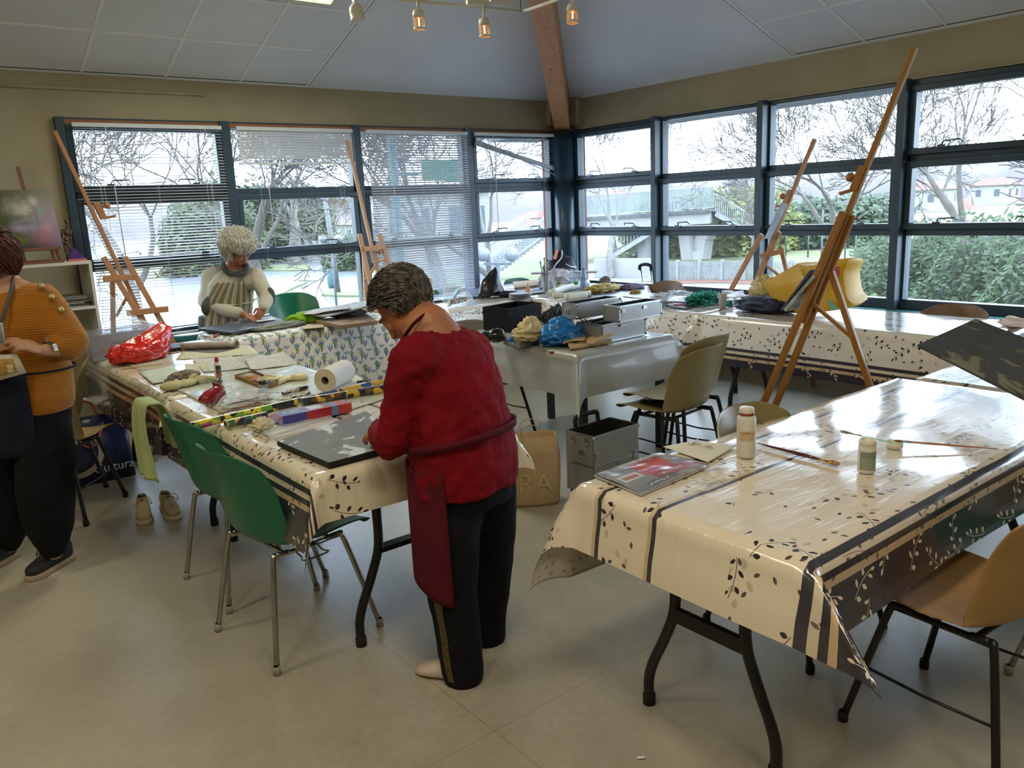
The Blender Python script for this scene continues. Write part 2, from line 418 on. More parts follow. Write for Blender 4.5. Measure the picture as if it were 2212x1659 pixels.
for i, (a, b, t) in enumerate(bayB): bay(i+5, PBm, a, b, t)
def mull(P, s0, s1, d0=-.115):
    m = MB(); lbox(m, P, s0, s1, d0, .08, .64, 2.40); struct(m.build('trim_12', m_blue, bevel=.004))
for a, b in ((XL, XL+.06), (2.485, 2.56), (3.715, 3.79), (4.985, 5.075), (6.17, 6.33)): mull(PA, a, b, -.06)
for a, b in ((.60, .68), (1.80, 1.88), (3.095, 3.16), (4.34, 4.40), (5.57, 5.63), (6.80, 6.97)): mull(PBm, a, b, -.115)

# ---------------------------------------------------------------- venetian blinds
m_slat = mat('blind_slat', 'c9cdd6', 'c2c7d1', 3, .45)
m_bhead = mat('blind_headrail', 'd9dce2', 'd2d6dd', 3, .4)
m_cord = mat('blind_cord', 'dfe2e8', None, 3, .8)
def blind(x0, x1, zbot, tilt, label, pitch=.0235, closedfrom=None, shear=0, ztop=2.325):
    yb = YA-.10
    t = thing('venetian_blind', label, 'blind', ((x0+x1)/2, yb, ztop+.03), 'venetian blinds on the far windows')
    MB().bx(x0, x1, yb-.015, yb+.02, ztop, ztop+.03).build('headrail', m_bhead, t, bevel=.002)
    mb = MB(); n = int((ztop-.01-zbot)/pitch); ca, sa = math.cos(tilt)*.0125, math.sin(tilt)*.0125
    for i in range(n):
        z = ztop-.012-pitch*i
        jit = rnd.uniform(-.05, .05)
        ca, sa = math.cos(tilt+jit)*.0125, math.sin(tilt+jit)*.0125
        zl = z; zr = z
        if shear:
            f = (i+1)/n; zl = ztop-.012-(.05+0*f)*f; zr = ztop-.012-shear*f
        dz = rnd.uniform(-.0012, .0012)
        L = V((x0+.005, yb, zl)); R = V((x1-.005, yb, zr+dz)); k = V((0, ca, sa)); cv = V((0, 0, .0022)); up = V((0, 0, .0004))
        mb.add([L-k, L+cv, L+k, R-k, R+cv, R+k], [(0, 3, 4, 1), (1, 4, 5, 2)], True)
    mb.build('slats', m_slat, t)
    b = MB()
    if shear: b.bar((x0+.0, yb, ztop-.075), (x1, yb, ztop-shear-.03), .026, .045); b.bar((x0+.35, yb-.01, ztop-.16), (x1, yb-.01, ztop-shear-.10), .022, .006)
    else: b.bx(x0, x1, yb-.013, yb+.013, zbot-.014, zbot+.002)
    b.build('bottom_rail', m_bhead if not shear else mat('blind_stack', '8f929c', '878a94', 20, .5), t)
    c = MB()
    for f in (.12, .5, .88):
        xx = x0+(x1-x0)*f; zz = zbot if not shear else ztop-.05-(shear-.05)*f
        for dy in (-.014, .014): c.cyl((xx, yb+dy, ztop), (xx, yb+dy, zz), .0012, 5)
    for f in (.14, .84, .87): c.cyl((x0+(x1-x0)*f, yb-.022, ztop), (x0+(x1-x0)*f, yb-.022, zbot-.0 if zbot < 1 else 1.25), .0013, 5)
    c.build('cord', m_cord, t)
    MB().tube([(x0+(x1-x0)*.2, yb-.03, ztop), (x0+(x1-x0)*.21, yb-.03, 1.35)], .004, 6).build('wand', m_cord, t)
    return t
blind(1.36, 2.475, .70, .30, 'venetian blind lowered full length with open thin slats, behind the leftmost easel')
blind(2.60, 3.68, 2.06, 1.15, 'short closed grey venetian blind pulled partly down, above the person with white hair')
blind(3.83, 4.98, .70, .68, 'venetian blind lowered full length with half turned slats, right of the middle easel')
blind(5.08, 6.15, 2.0, .3, 'half raised venetian blind hanging crooked in a slanting fan beside the corner column', pitch=.03, shear=.31)

# ---------------------------------------------------------------- ceiling light fixture and halogen track
m_lampwhite = mat('lamp_housing', 'd8d4c4', 'cfcbbb', 6, .45)
def emis(name, col, s):
    m, b = newmat(name); b.inputs['Base Color'].default_value = lin(col); PB(b, emc=lin(col), ems=s); return m
m_glow = emis('fluorescent_glow', 'f4ffd0', 3.2); m_fil = emis('halogen_glow', 'ffb060', 14)
def tilted(o, M): o.matrix_world = M
nA = V((0, -KS, -1)).normalized(); tA = V((0, -1, KS)).normalized()
def fixture(cx, cyy, label):
    c = V((cx, cyy, zc(cx, cyy))); t = thing('ceiling_light', label, 'ceiling light', c, 'recessed ceiling lights')
    def P(a, b, d): return c + V((1, 0, 0))*a + tA*b + nA*d
    def slab(a0, a1, b0, b1, d0, d1, m):
        m.add([P(a, b, d) for d in (d0, d1) for b in (b0, b1) for a in (a0, a1)], [(0, 2, 3, 1), (4, 5, 7, 6), (0, 1, 5, 4), (2, 6, 7, 3), (0, 4, 6, 2), (1, 3, 7, 5)])
    m = MB()
    for q in ((-.6, .6, -.30, -.28), (-.6, .6, .28, .30), (-.6, -.58, -.28, .28), (.58, .6, -.28, .28)): slab(*q, .0, .022, m)
    for k in range(1, 8): slab(-.6+.15*k-.003, -.6+.15*k+.003, -.28, .28, .002, .014, m)
    m.build('frame', m_lampwhite, t)
    m = MB(); slab(-.58, .58, -.28, .28, -.004, .003, m); m.build('diffuser', m_glow, t)
    return t
fixture(2.42, 5.56, 'recessed fluorescent ceiling light glowing at the top edge of the picture')
_l = panel_light(V((2.42, 5.56, zc(0, 5.56)))+nA*.04, 1.1, .5, 30, (1, .95, .75), 'lamp_fixture')
_l.rotation_euler = nA.to_track_quat('-Z', 'Y').to_euler()
zt = 2.90
tr = thing('track_rail', 'thin white lighting track with a power box hanging below the ceiling', 'light track', (3.2, 4.6, zt))
m = MB(); m.cyl(az(790, -9, zt), az(1121, 25, zt), .011, 8); m.cyl(az(1129, 25, zt), az(1290, -30, zt), .011, 8); m.build('rail', m_lampwhite, tr)
a = az(1008, 5, zt); b_ = az(1056, 8, zt); m = MB(); m.bar(a, b_, .035, .03); m.cyl(az(1058, 1, zt+.02), az(1098, 4, zt+.02), .018, 10); m.build('power_box', m_lampwhite, tr, bevel=.004)
m = MB(); [MB().cyl(az(px, py, zt), az(px, py, zt)+V((0, 0, .35)), .003, 5).build('suspension_wire', m_handle, tr) for px, py in ((900, 3), (1125, 24))]
m_spotgl = thin('spot_glass', 'e8e0d0', .25, .1, 'f3e9dc')
def spot(px, py, hx, hy, dirv, label, glass=True):
    base = az(px, py, zt); h = az(hx, hy, zt-.10); dv = V(dirv).normalized(); t = thing('spotlight', label, 'spotlight', h, 'halogen spotlights on the track')
    m = MB(); m.tube([base, base+V((0, 0, -.04)), h+V((0, 0, .04)), h], .008, 8); m.build('stem', m_lampwhite, t)
    M = dv.to_track_quat('Z', 'Y').to_matrix().to_4x4()
    m = MB()
    if glass:
        m.lathe([(.012, -.005), (.030, .0), (.036, .02), (.036, .045)], h, 20, M); m.build('housing', m_lampwhite, t)
        m = MB(); m.lathe([(.035, .045), (.036, .075), (.034, .105), (.031, .108)], h, 20, M, cap=False); m.build('glass_shade', m_spotgl, t)
        m = MB(); m.lathe([(.035, .100), (.037, .102), (.037, .110), (.033, .112)], h, 20, M, cap=False); m.build('rim', m_lampwhite, t)
        m = MB(); m.cyl(h+dv*.045, h+dv*.09, .004, 8); m.build('bulb', m_fil, t)
        m = MB(); m.lathe([(.034, .046), (.001, .043)], h, 20, M, cap=False); m.build('reflector', mat('spot_reflector', 'd09a72', None, 4, .4), t)
    else:
        m.lathe([(.018, -.02), (.038, .0), (.042, .03), (.042, .06), (.045, .062), (.045, .075), (.036, .078)], h, 22, M); m.build('housing', m_lampwhite, t)
spot(762, -12, 768, 16, (.1, -.1, -1), 'white closed spotlight, leftmost on the ceiling track', False)
spot(903, 0, 903, 22, (0.02, 0, -1), 'glass sided spotlight with glowing filament, second from the left on the track')
spot(1045, 8, 1045, 40, (0.02, 0, -1), 'glass sided spotlight lowest on the track, under the power box')
spot(1240, -12, 1237, 10, (-.15, -.1, -1), 'glass sided spotlight on the track right of the timber beam')
# ================================================================ OUTSIDE
ZG = -2.5
GAIN = .29
def g(px, py): return az(px, py, ZG)
m_grass = mat('lawn_grass', 'a3ac6e', '8f9a5f', .35, .95, .6, 3)
m_road = mat('wet_asphalt', 'b2b9c6', 'a2a9b6', .5, .28)
m_curb = mat('kerb_stone', 'a9a6a0', '98958f', 2, .8)
m_line = mat('road_marking', 'e8e8e6', None, 2, .7)
m_leafl = mat('fallen_leaves', 'a9694a', '8c5a44', 2.5, .95, .8, 12)
m_bark = mat('tree_bark', 'a0978c', '857c72', 3, .9, .5, 20)
m_barkl = mat('tree_bark_pale', 'beb9b0', '9b968f', 4, .9, .5, 20)
m_twig = mat('twig_bark', 'a39a93', '8f867f', 3, .9)
m_white = mat('render_white', 'e9e6e2', 'dedbd6', .8, .85)
m_whitem = mat('white_metal', 'dfe4e8', None, 3, .5)
m_brick = None
def brick_mat():
    m, b = newmat('red_brick'); n = nd('ShaderNodeTexBrick'); x, y, z = sep(objc()); put(n.inputs[0], comb(x+y, z, 0))
    n.inputs['Scale'].default_value = 1; n.inputs['Brick Width'].default_value = .24; n.inputs['Row Height'].default_value = .075
    n.inputs['Mortar Size'].default_value = .005; n.inputs[1].default_value = lin('b0563f'); n.inputs[2].default_value = lin('a24b37'); n.inputs[3].default_value = lin('8d5a4a')
    NT.links.new(n.outputs[0], b.inputs['Base Color']); PB(b, rough=.85); return m
m_brick = brick_mat()
MB().bx(6.60, 7.02, 7.34, 7.66, ZG, 2.6).build('brick_pier', m_brick)
tag(D.objects['brick_pier'], 'red brick pier standing just outside the corner windows', 'brick pier')
# ground: lawn, road and island slabs
struct(MB().bx(-60, 260, -60, 260, ZG-.3, ZG-.02).build('ground', m_grass))
def patch(name, pts, m, z=0., h=.02, sub=1):
    mb = MB(); q = [g(*p) for p in pts]
    if sub: q = bez(q+[q[0]], 5)[:-1]
    mb.prism([(p.x, p.y) for p in q], h, Matrix.Translation((0, 0, ZG-.02+z))); return struct(mb.build(name, m))
struct(MB().bx(-14, 21, -14, 22, ZG-.02, ZG-.004).build('ground_forecourt', mat('grey_forecourt', 'aeb3bc', 'a0a5ae', .6, .5)))
patch('ground_road', [(100, 760), (560, 700), (900, 680), (1020, 640), (900, 615), (790, 590), (700, 566), (610, 556), (500, 575), (380, 600), (200, 620)], m_road)
patch('ground_island', [(540, 650), (600, 640), (640, 622), (663, 612), (655, 606), (610, 604), (560, 608), (480, 628)], m_grass, .02, .10)
patch('ground_island', [(480, 588), (560, 586), (640, 586), (672, 583), (668, 574), (640, 571), (600, 575), (520, 580)], m_grass, .02, .10)
patch('ground_island', [(694, 640), (760, 642), (860, 640), (1040, 640), (1160, 615), (1010, 606), (930, 612), (800, 622), (720, 630)], m_grass, .02, .10)
patch('ground_leaves', [(740, 580), (800, 590), (790, 566), (735, 572)], m_leafl, .03, .04)
patch('ground_path', [(1255, 650), (1420, 640), (1700, 636), (1830, 650), (2212, 800), (2212, 760), (1860, 628), (1700, 612), (1420, 612), (1270, 618)], m_road, .0, .03, 0)
patch('ground_leaves', [(1380, 614), (1560, 612), (1640, 616), (1900, 655), (2212, 700), (2212, 668), (1930, 630), (1650, 600), (1430, 600)], m_leafl, .01, .05, 0)
patch('ground_forecourt', [(1255, 612), (1420, 606), (1560, 598), (1600, 583), (1480, 566), (1255, 572)], mat('pale_paving', 'a8abb0', '9a9da2', .6, .6), .0, .03, 0)
# road arrows and dashes
mb = MB()
for (x0, y0, x1, y1) in ((690, 573, 705, 576), (625, 600, 640, 596), (590, 598, 605, 597), (655, 592, 670, 590), (640, 700, 660, 696), (700, 686, 720, 683)):
    a = g(x0, y0); b = g(x1, y1); mb.bar(a+V((0, 0, .02)), b+V((0, 0, .02)), .02, .3, up=(0, 0, 1)) if False else mb.tube([a, b], .09, 6)
struct(mb.build('ground_markings', m_line))

# hills with a broken tree line and pale houses on the slope
def hill(name, label, rows, col1, col2, seed):
    m = mat(name+'_mat', col1, col2, .06, 1.0, 0); mb = MB(); n = 140
    pts = []
    for i in range(n+1):
        px = -350+(3000)*i/n
        for (dist, dz, jag) in rows:
            d = rayd(px, 430); h = V((d.x, d.y, 0)).normalized()*dist
            hh = dz(px)+jag*(mnoise.noise(V((px*.02+seed, dist*.1, 0)))+.6*mnoise.noise(V((px*.09+seed, dist, 3))))
            pts.append(V((h.x, h.y, hh)))
    k = len(rows); fs = [(i*k+j, (i+1)*k+j, (i+1)*k+j+1, i*k+j+1) for i in range(n) for j in range(k-1)]
    mb.add(pts, fs, True); return tag(mb.build(name, m), label, 'hill')
def pxh(px, up, dist): return 1.6 + up*dist/FPX    # a height that stands `up` pixels over the horizon
def up1(px): return 8+48*max(0, min(1, (px-1100)/1100))**.8+ (22 if px < 900 else 22*max(0, (1200-px)/300))
hill('wooded_hill', 'far wooded hillside rising to the right behind the houses', [(255, lambda p: ZG, 0), (262, lambda p: pxh(p, -20, 262), 1.0), (300, lambda p: pxh(p, 18+.4*up1(p), 300), 2.5), (400, lambda p: pxh(p, 22+.75*up1(p), 400), 5), (410, lambda p: pxh(p, -30, 400), 0)], 'a6a3ae', '8f9199', 1)
hill('bare_woodland', 'near belt of bare purple brown woodland beyond the footbridge', [(225, lambda p: ZG, 0), (228, lambda p: pxh(p, -10, 228), 1), (236, lambda p: pxh(p, 16+.22*up1(p), 236), 3.2), (250, lambda p: ZG, 0)], 'a59aa2', '938a90', 5)

# trees
def tree(px, py, H, seed, label, r0=.28, levels=7, lean=0, pale=0, spread=.55, forks=3, group='bare winter trees outside', base=None, name='bare_tree', twigm=None, up=.25):
    R = random.Random(seed); p0 = base if base is not None else g(px, py)
    t = thing(name, label, 'tree', p0, group); T1 = MB(); T2 = MB()
    def br(p, d, L, r, lv):
        n = 4 if lv > levels-3 else 3; pts = [p]; rs = [r]; q = p.copy(); dd = d.copy()
        for i in range(n):
            dd = (dd + V((R.gauss(0, .13), R.gauss(0, .13), R.gauss(0, .08)+.04*up))).normalized(); q = q+dd*L/n; pts.append(q); rs.append(max(.011, r*(1-.42*(i+1)/n)))
        (T1 if lv >= levels-1 else T2).tube(pts, rs, 7 if lv >= levels-1 else (4 if lv > 2 else 3), cap=False)
        if lv <= 0: return
        k = forks if lv > 1 else R.choice((3, 4))
        for j in range(k):
            a = 2*PI*(j+R.random()*.8)/k; s = spread*R.uniform(.6, 1.25); o = dd.orthogonal().normalized(); o2 = dd.cross(o)
            nd_ = (dd*math.cos(s)+(o*math.cos(a)+o2*math.sin(a))*math.sin(s)+V((0, 0, up*.4))).normalized()
            idx = -1 if j < k-1 or lv > levels-2 else 2
            br(pts[idx], nd_, L*R.uniform(.62, .86), rs[idx]*R.uniform(.55, .75), lv-1)
    br(p0, V((lean, lean*.3, 1)).normalized(), H*.26, r0, levels)
    T1.build('trunk', m_barkl if pale else m_bark, t); T2.build('branches', twigm or m_twig, t); return t
tree(1320, 600, 11, 3, 'pale forked tree by the footbridge steps, seen past the corner brick pier', .22, 7, .05, 1)
tree(1175, 655, 10, 11, 'pale slim leaning tree seen through the window left of the corner column', .17, 7, -.12, 1, base=V((12.4, 15.6, ZG)))
tree(1870, 590, 9.5, 21, 'broad bare tree standing in the lawn behind the yellow bag', .30, 7, -.05, 0, .62, base=V((26, 14.8, ZG)))
tree(2000, 640, 11, 31, 'multi stemmed bare tree rising from the hedge, right of the tall easel', .24, 7, .03, 0, .45, base=V((21, 8.6, ZG)))
tree(2170, 640, 10, 37, 'bare tree at the right edge of the picture above the hedge', .20, 7, -.08, 0, .5, base=V((22, 6.4, ZG)))
tree(638, 575, 15, 41, 'thick plane tree on the grass island at the bend of the road', .6, 7, .02, 1)
tree(300, 640, 11, 43, 'bare tree behind the blind, nearer the left side', .22, 7, .05, 0, .6, base=V((7.5, 22, ZG)))
tree(200, 640, 10, 47, 'bare tree behind the blind at the far left window', .2, 7, -.05, 0, .6, base=V((4.6, 19, ZG)))
tree(420, 640, 12, 53, 'tall bare tree behind the blind beside the white haired person', .24, 7, .0, 0, .6, base=V((9.5, 24, ZG)))
tree(880, 600, 13, 59, 'forked tree behind the lowered blind, right of the teal pole', .25, 7, .02, 0, .5, base=V((14.8, 22, ZG)))
tree(1000, 600, 12, 61, 'bare tree whose crown fills the panes under the crooked blind', .22, 7, .12, 1, .55, base=V((13.6, 20.5, ZG)))
tree(740, 560, 9, 67, 'small bare tree beyond the road bend, far off', .2, 5, 0, 0, .6, base=g(720, 545))
tree(690, 560, 8, 71, 'small bare tree with yellow tint beyond the road, far off', .2, 7, 0, 0, .7, base=g(745, 548), twigm=mat('twig_ochre', 'a08a5c', '8c7a50', 3, .9))
tree(1440, 560, 9, 73, 'distant bare tree left of the footbridge span', .2, 5, 0, 0, .6, base=g(1330, 552))
tree(1665, 560, 7, 79, 'dark trunked tree on the lawn beside the middle of the right windows', .4, 5, 0, 0, .5, base=g(1632, 566))

# leafy shrubs: many small leaf blades on a lumpy hull
def shrub(base, r, h, n, c1, c2, label, seed, leaf=.07, name='evergreen_shrub', group='leafy bushes outside', cat='bush'):
    R = random.Random(seed); t = thing(name, label, cat, base, group)
    m = mat('leaf_'+c1, c1, c2, 6, .55, spec=.3); mb = MB()
    for _ in range(n):
        a = R.uniform(0, 2*PI); u = R.random(); zz = u; rad = math.sqrt(max(.02, 1-(zz*1.05-.25)**2 if zz > .25 else 1.0))
        k = R.uniform(.75, 1.06)*(1+.22*mnoise.noise(V((math.cos(a)*2+seed, math.sin(a)*2, zz*3))))
        p = V(base)+V((math.cos(a)*rad*r[0]*k, math.sin(a)*rad*r[1]*k, zz*h*k))
        d = V((R.gauss(0, 1), R.gauss(0, 1), R.gauss(0, .8))).normalized(); e = d.orthogonal().normalized()*leaf*.45; d = d*leaf*R.uniform(.7, 1.3)
        mb.add([p-d, p+e, p+d, p-e], [(0, 1, 2, 3)])
    mb.build('foliage', m, t)
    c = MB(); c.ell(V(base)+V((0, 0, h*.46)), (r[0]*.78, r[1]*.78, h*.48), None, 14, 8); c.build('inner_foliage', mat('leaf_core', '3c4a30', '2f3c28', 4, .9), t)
    return t
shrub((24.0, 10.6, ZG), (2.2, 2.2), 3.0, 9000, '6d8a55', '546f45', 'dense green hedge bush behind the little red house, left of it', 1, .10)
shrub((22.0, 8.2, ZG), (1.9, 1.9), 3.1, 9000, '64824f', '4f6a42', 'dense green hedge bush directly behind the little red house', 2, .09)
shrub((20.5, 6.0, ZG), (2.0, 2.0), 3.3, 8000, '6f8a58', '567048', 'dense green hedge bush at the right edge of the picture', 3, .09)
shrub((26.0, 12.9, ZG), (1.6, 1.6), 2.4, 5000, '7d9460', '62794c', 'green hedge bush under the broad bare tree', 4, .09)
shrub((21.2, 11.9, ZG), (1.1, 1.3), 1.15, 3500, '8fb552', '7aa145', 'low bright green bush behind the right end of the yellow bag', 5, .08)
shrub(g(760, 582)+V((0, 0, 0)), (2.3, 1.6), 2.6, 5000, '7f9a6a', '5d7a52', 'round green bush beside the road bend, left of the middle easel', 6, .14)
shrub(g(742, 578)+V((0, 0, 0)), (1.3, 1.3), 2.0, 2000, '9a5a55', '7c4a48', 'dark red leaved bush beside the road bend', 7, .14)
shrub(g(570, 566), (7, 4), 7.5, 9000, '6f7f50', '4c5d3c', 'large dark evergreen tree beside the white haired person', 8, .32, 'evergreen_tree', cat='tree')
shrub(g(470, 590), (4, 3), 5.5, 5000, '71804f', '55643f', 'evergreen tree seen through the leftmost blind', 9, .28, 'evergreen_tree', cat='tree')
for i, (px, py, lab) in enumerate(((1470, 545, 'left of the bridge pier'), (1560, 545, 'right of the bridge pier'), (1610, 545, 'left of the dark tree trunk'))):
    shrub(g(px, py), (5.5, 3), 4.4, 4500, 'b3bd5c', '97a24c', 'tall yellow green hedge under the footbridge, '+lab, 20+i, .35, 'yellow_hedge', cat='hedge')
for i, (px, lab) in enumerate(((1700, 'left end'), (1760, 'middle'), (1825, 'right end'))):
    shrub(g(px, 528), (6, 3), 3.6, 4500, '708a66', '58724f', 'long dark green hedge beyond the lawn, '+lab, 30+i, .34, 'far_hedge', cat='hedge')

# little red book house
b0 = V((15.6, 7.55, ZG+.75))
h = thing('book_house', 'small red and white wooden book house on a post in front of the hedge', 'book house', b0)
Mh = Matrix.Translation(b0) @ RZ(math.radians(-62)); Mh0 = Mh
mred = mat('red_paint', 'a83a48', '9b3341', 5, .6); mw2 = mat('white_paint', 'ece6dd', None, 5, .6)
def hb(name, x0, x1, y0, y1, z0, z1, m): return MB().bx(x0, x1, y0, y1, z0, z1, Mh).build(name, m, h)
hb('body', -.27, .27, -.2, .2, 0, .95, mred); 
MB().prism([(-.27, .95), (.27, .95), (0, 1.25)], .4, Mh @ Matrix.Translation((0, .2, 0)) @ Matrix.Rotation(PI/2, 4, 'X')).build('gable', mred, h)
m = MB()
for i in range(3): m.bx(-.25+.175*i, -.12+.175*i, -.225, -.2, .0, .98+(.12 if i == 1 else 0), Mh)
m.build('door_slats', mw2, h)
m = MB()
for s in (-1, 1): m.bar(Mh @ V((s*.36, 0, .88)), Mh @ V((0, 0, 1.29)), .5, .03, up=Mh.to_3x3() @ V((0, 1, 0)))
m = MB()
for s in (-1, 1):
    A, B_, C_, D_ = V((s*.37, -.27, .88)), V((s*.37, .27, .88)), V((0, .27, 1.31)), V((0, -.27, 1.31)); u = V((0, 0, .03))
    m.add([Mh @ q for q in (A, B_, C_, D_, A+u, B_+u, C_+u, D_+u)], [(0, 1, 2, 3), (7, 6, 5, 4), (0, 4, 5, 1), (1, 5, 6, 2), (2, 6, 7, 3), (3, 7, 4, 0)])
m.build('roof', mat('red_roof', 'b0506a', 'a1465f', 5, .6), h)
hb('window_hatch', .27, .285, -.08, .08, .55, .8, mw2); MB().bx(-.06, .06, -.06, .06, ZG-b0.z, 0, Mh).build('post', mred, h)

# white picket fence along the path, green mesh fence posts on the lawn
def fence(a, b, n, hgt, label, mm, rails=True):
    t = thing('picket_fence', label, 'fence', a, 'white picket fences'); m = MB(); d = (b-a)/n
    for i in range(n): p = a+d*i; m.bx(p.x-.03, p.x+.03, p.y-.03, p.y+.03, p.z, p.z+hgt)
    m.build('pickets', mm, t); m = MB()
    for zz in (.25, .85): m.bar(a+V((0, 0, hgt*zz)), b+V((0, 0, hgt*zz)), .05, .05)
    m.build('rails', mm, t); m = MB()
    for i in range(6): p = a+(b-a)*(i/5.); m.bx(p.x-.07, p.x+.07, p.y-.07, p.y+.07, p.z, p.z+hgt*1.1)
    m.build('posts', mm, t)
fence(g(1418, 606), g(1660, 606), 60, .95, 'weathered white picket fence beyond the path, behind the trolley handle', mat('old_white_fence', 'cfd2cf', 'b5bab5', 3, .8))
fence(g(1664, 606), g(1925, 628), 46, .95, 'weathered white picket fence behind the yellow bag', MATS['old_white_fence'])
m_gpost = mat('green_post', '3f7a6a', None, 3, .5)
for i, (px, py) in enumerate(((1697, 554), (1745, 556), (1847, 561), (1773, 586), (1824, 575))):
    p = g(px, py); tag(MB().cyl(p, p+V((0, 0, 1.9 if i < 3 else 3.2)), .05, 6).build('fence_post', m_gpost if i < 3 else mat('grey_post', '8d9094', None, 3, .6)), 'thin post on the lawn beyond the picket fence, '+('leftmost', 'second from the left', 'beside the tall easel', 'tall grey one left', 'tall grey one right')[i], 'post', 'thin posts on the lawn')
# retaining wall and pale railing left of the second right-hand mullion
a, b = g(1285, 598), g(1405, 598)
tag(MB().bar(a+V((0, 0, .5)), b+V((0, 0, .5)), 1.0, .3, up=(1, 0, 0)).build('low_wall', m_white), 'low pale wall in front of the footbridge steps', 'low wall')

# concrete footbridge on V piers with open stairs either side
t = thing('footbridge', 'white concrete footbridge with railings, V shaped piers and open stairs', 'footbridge', g(1490, 558))
pier = g(1495, 560); dist = pier.length
def bp(px, py, k=1.0):      # a point on the bridge's own vertical plane through the pier, square to the view of it
    d = rayd(px, py); nrm = V((rayd(1495, 480).x, rayd(1495, 480).y+.0, 0)).normalized(); nrm = (RZ(-.25) @ nrm).normalized()
    s = (V((pier.x, pier.y, 0))*1).dot(nrm)*k/ d.dot(nrm); return CAMP+d*s
def slab2(m, A, B, th, dp):
    m.bar(A, B, dp, th, up=V((0, 0, 1)).cross(B-A) if False else None)
m = MB(); m.bar(bp(1200, 492), bp(1545, 466), 3.0, .9); m.build('deck', m_white, t)
m = MB(); m.bar(bp(1200, 476), bp(1545, 455), 3.4, .22); m.build('deck_edge', mat('dark_soffit', '6d6f75', None, 3, .7), t)
m = MB(); A, B_ = bp(1200, 469), bp(1541, 448)
for k in (0, 1): m.bar(A+V((0, 0, 1.35*k)), B_+V((0, 0, 1.35*k)), .08, .08)
for i in range(70): p = A.lerp(B_, i/69); m.bar(p, p+V((0, 0, 1.35)), .05, .05)
m.build('railing', m_whitem, t)
m = MB(); m.bar(A+V((0, 0, .68)), B_+V((0, 0, .68)), .05, 1.25, up=(0, 0, 1)) ; m.build('railing_panel', thin('mesh_panel', 'c9dcd6', .45, .6), t)
for (xa, ya, xb, yb) in ((1492, 560, 1485, 500), (1515, 558, 1524, 500)):
    m = MB(); m.bar(bp(xa, ya), bp(xb, yb), .9, .9); m.build('pier', m_white, t)
m = MB(); m.bar(bp(1490, 556), bp(1518, 556), 1.0, .9); m.build('pier_foot', m_white, t)
m = MB(); m.bar(bp(1524, 515), bp(1532, 462), 1.0, 1.0); m.bar(bp(1396, 600), bp(1393, 500), .8, .8); m.build('pier', m_white, t)
def stairs(x0, y0, x1, y1, name):
    A, B_ = bp(x0, y0, 1.0), bp(x1, y1, 1.0); n = 24; m = MB(); side = V((pier.y, -pier.x, 0)).normalized(); back = V((pier.x, pier.y, 0)).normalized()*1.2
    for i in range(n): p = A.lerp(B_, i/(n-1)); m.bar(p-back, p+back, .34, .07, up=(0, 0, 1))
    m.build(name+'_treads', MATS['dark_soffit'], t); m = MB()
    for s in (-1, 1): m.bar(A+back*s+V((0, 0, -.15)), B_+back*s+V((0, 0, -.15)), .12, .3); m.bar(A+back*s+V((0, 0, 1.1)), B_+back*s+V((0, 0, 1.1)), .07, .07)
    for i in range(0, n, 1): p = A.lerp(B_, i/(n-1))-back; m.bar(p, p+V((0, 0, 1.1)), .04, .04)
    m.build(name+'_rail', m_whitem, t)
stairs(1318, 552, 1480, 452, 'left_stair'); stairs(1545, 456, 1640, 512, 'right_stair')

# white outdoor staircase and white building seen through the window left of the corner column
def wall_house(x0, x1, y0, y1, z1, label, roofc='c08068', name='house', win=3, zr=1.2, z0=ZG, group='houses in the valley', wc=None):
    t = thing(name, label, 'house', ((x0+x1)/2, (y0+y1)/2, z0), group)
    MB().bx(x0, x1, y0, y1, z0, z1).build('wall', wc or m_white, t)
    m = MB(); o = .5; xm = (x0+x1)/2
    m.add([(x0-o, y0-o, z1), (x1+o, y0-o, z1), (x1+o, y1+o, z1), (x0-o, y1+o, z1), (xm, y0+(y1-y0)*.25, z1+zr), (xm, y1-(y1-y0)*.25, z1+zr)],
          [(3, 2, 1, 0), (0, 1, 4), (1, 2, 5, 4), (2, 3, 5), (3, 0, 4, 5)]); m.build('roof', mat('roof_'+roofc, roofc, None, 1, .8), t)
    mg_ = mat('far_window', '6f7f92', None, 3, .3)
    for i in range(win):
        y = y0+(y1-y0)*(i+.5)/win; MB().bx(x0-.06, x0+.02, y-.5, y+.5, z0+(z1-z0)*.45, z0+(z1-z0)*.8).build('window', mg_, t)
        x = x0+(x1-x0)*(i+.5)/win; MB().bx(x-.5, x+.5, y0-.06, y0+.02, z0+(z1-z0)*.45, z0+(z1-z0)*.8).build('window', mg_, t)
    return t
p = ay(960, 500, 47); q = ay(1060, 500, 47); wall_house(p.x, q.x, 47, 56, 2.8, 'tall white building seen under the crooked blind', 'b9aaa0', 'white_building', 2, .3)
p = g(790, 536); wall_house(p.x-1, p.x+9, p.y, p.y+8, .3, 'low white house with a dark brown roof at the road end', '8f7a78', 'house', 2, 1.5)
p = g(700, 562); tag(MB().bar(g(655, 563)+V((0, 0, .9)), g(735, 572)+V((0, 0, .9)), 1.9, .3, up=(1, 0, 0)).build('boundary_wall', m_white), 'bright white boundary wall beside the far road', 'wall')
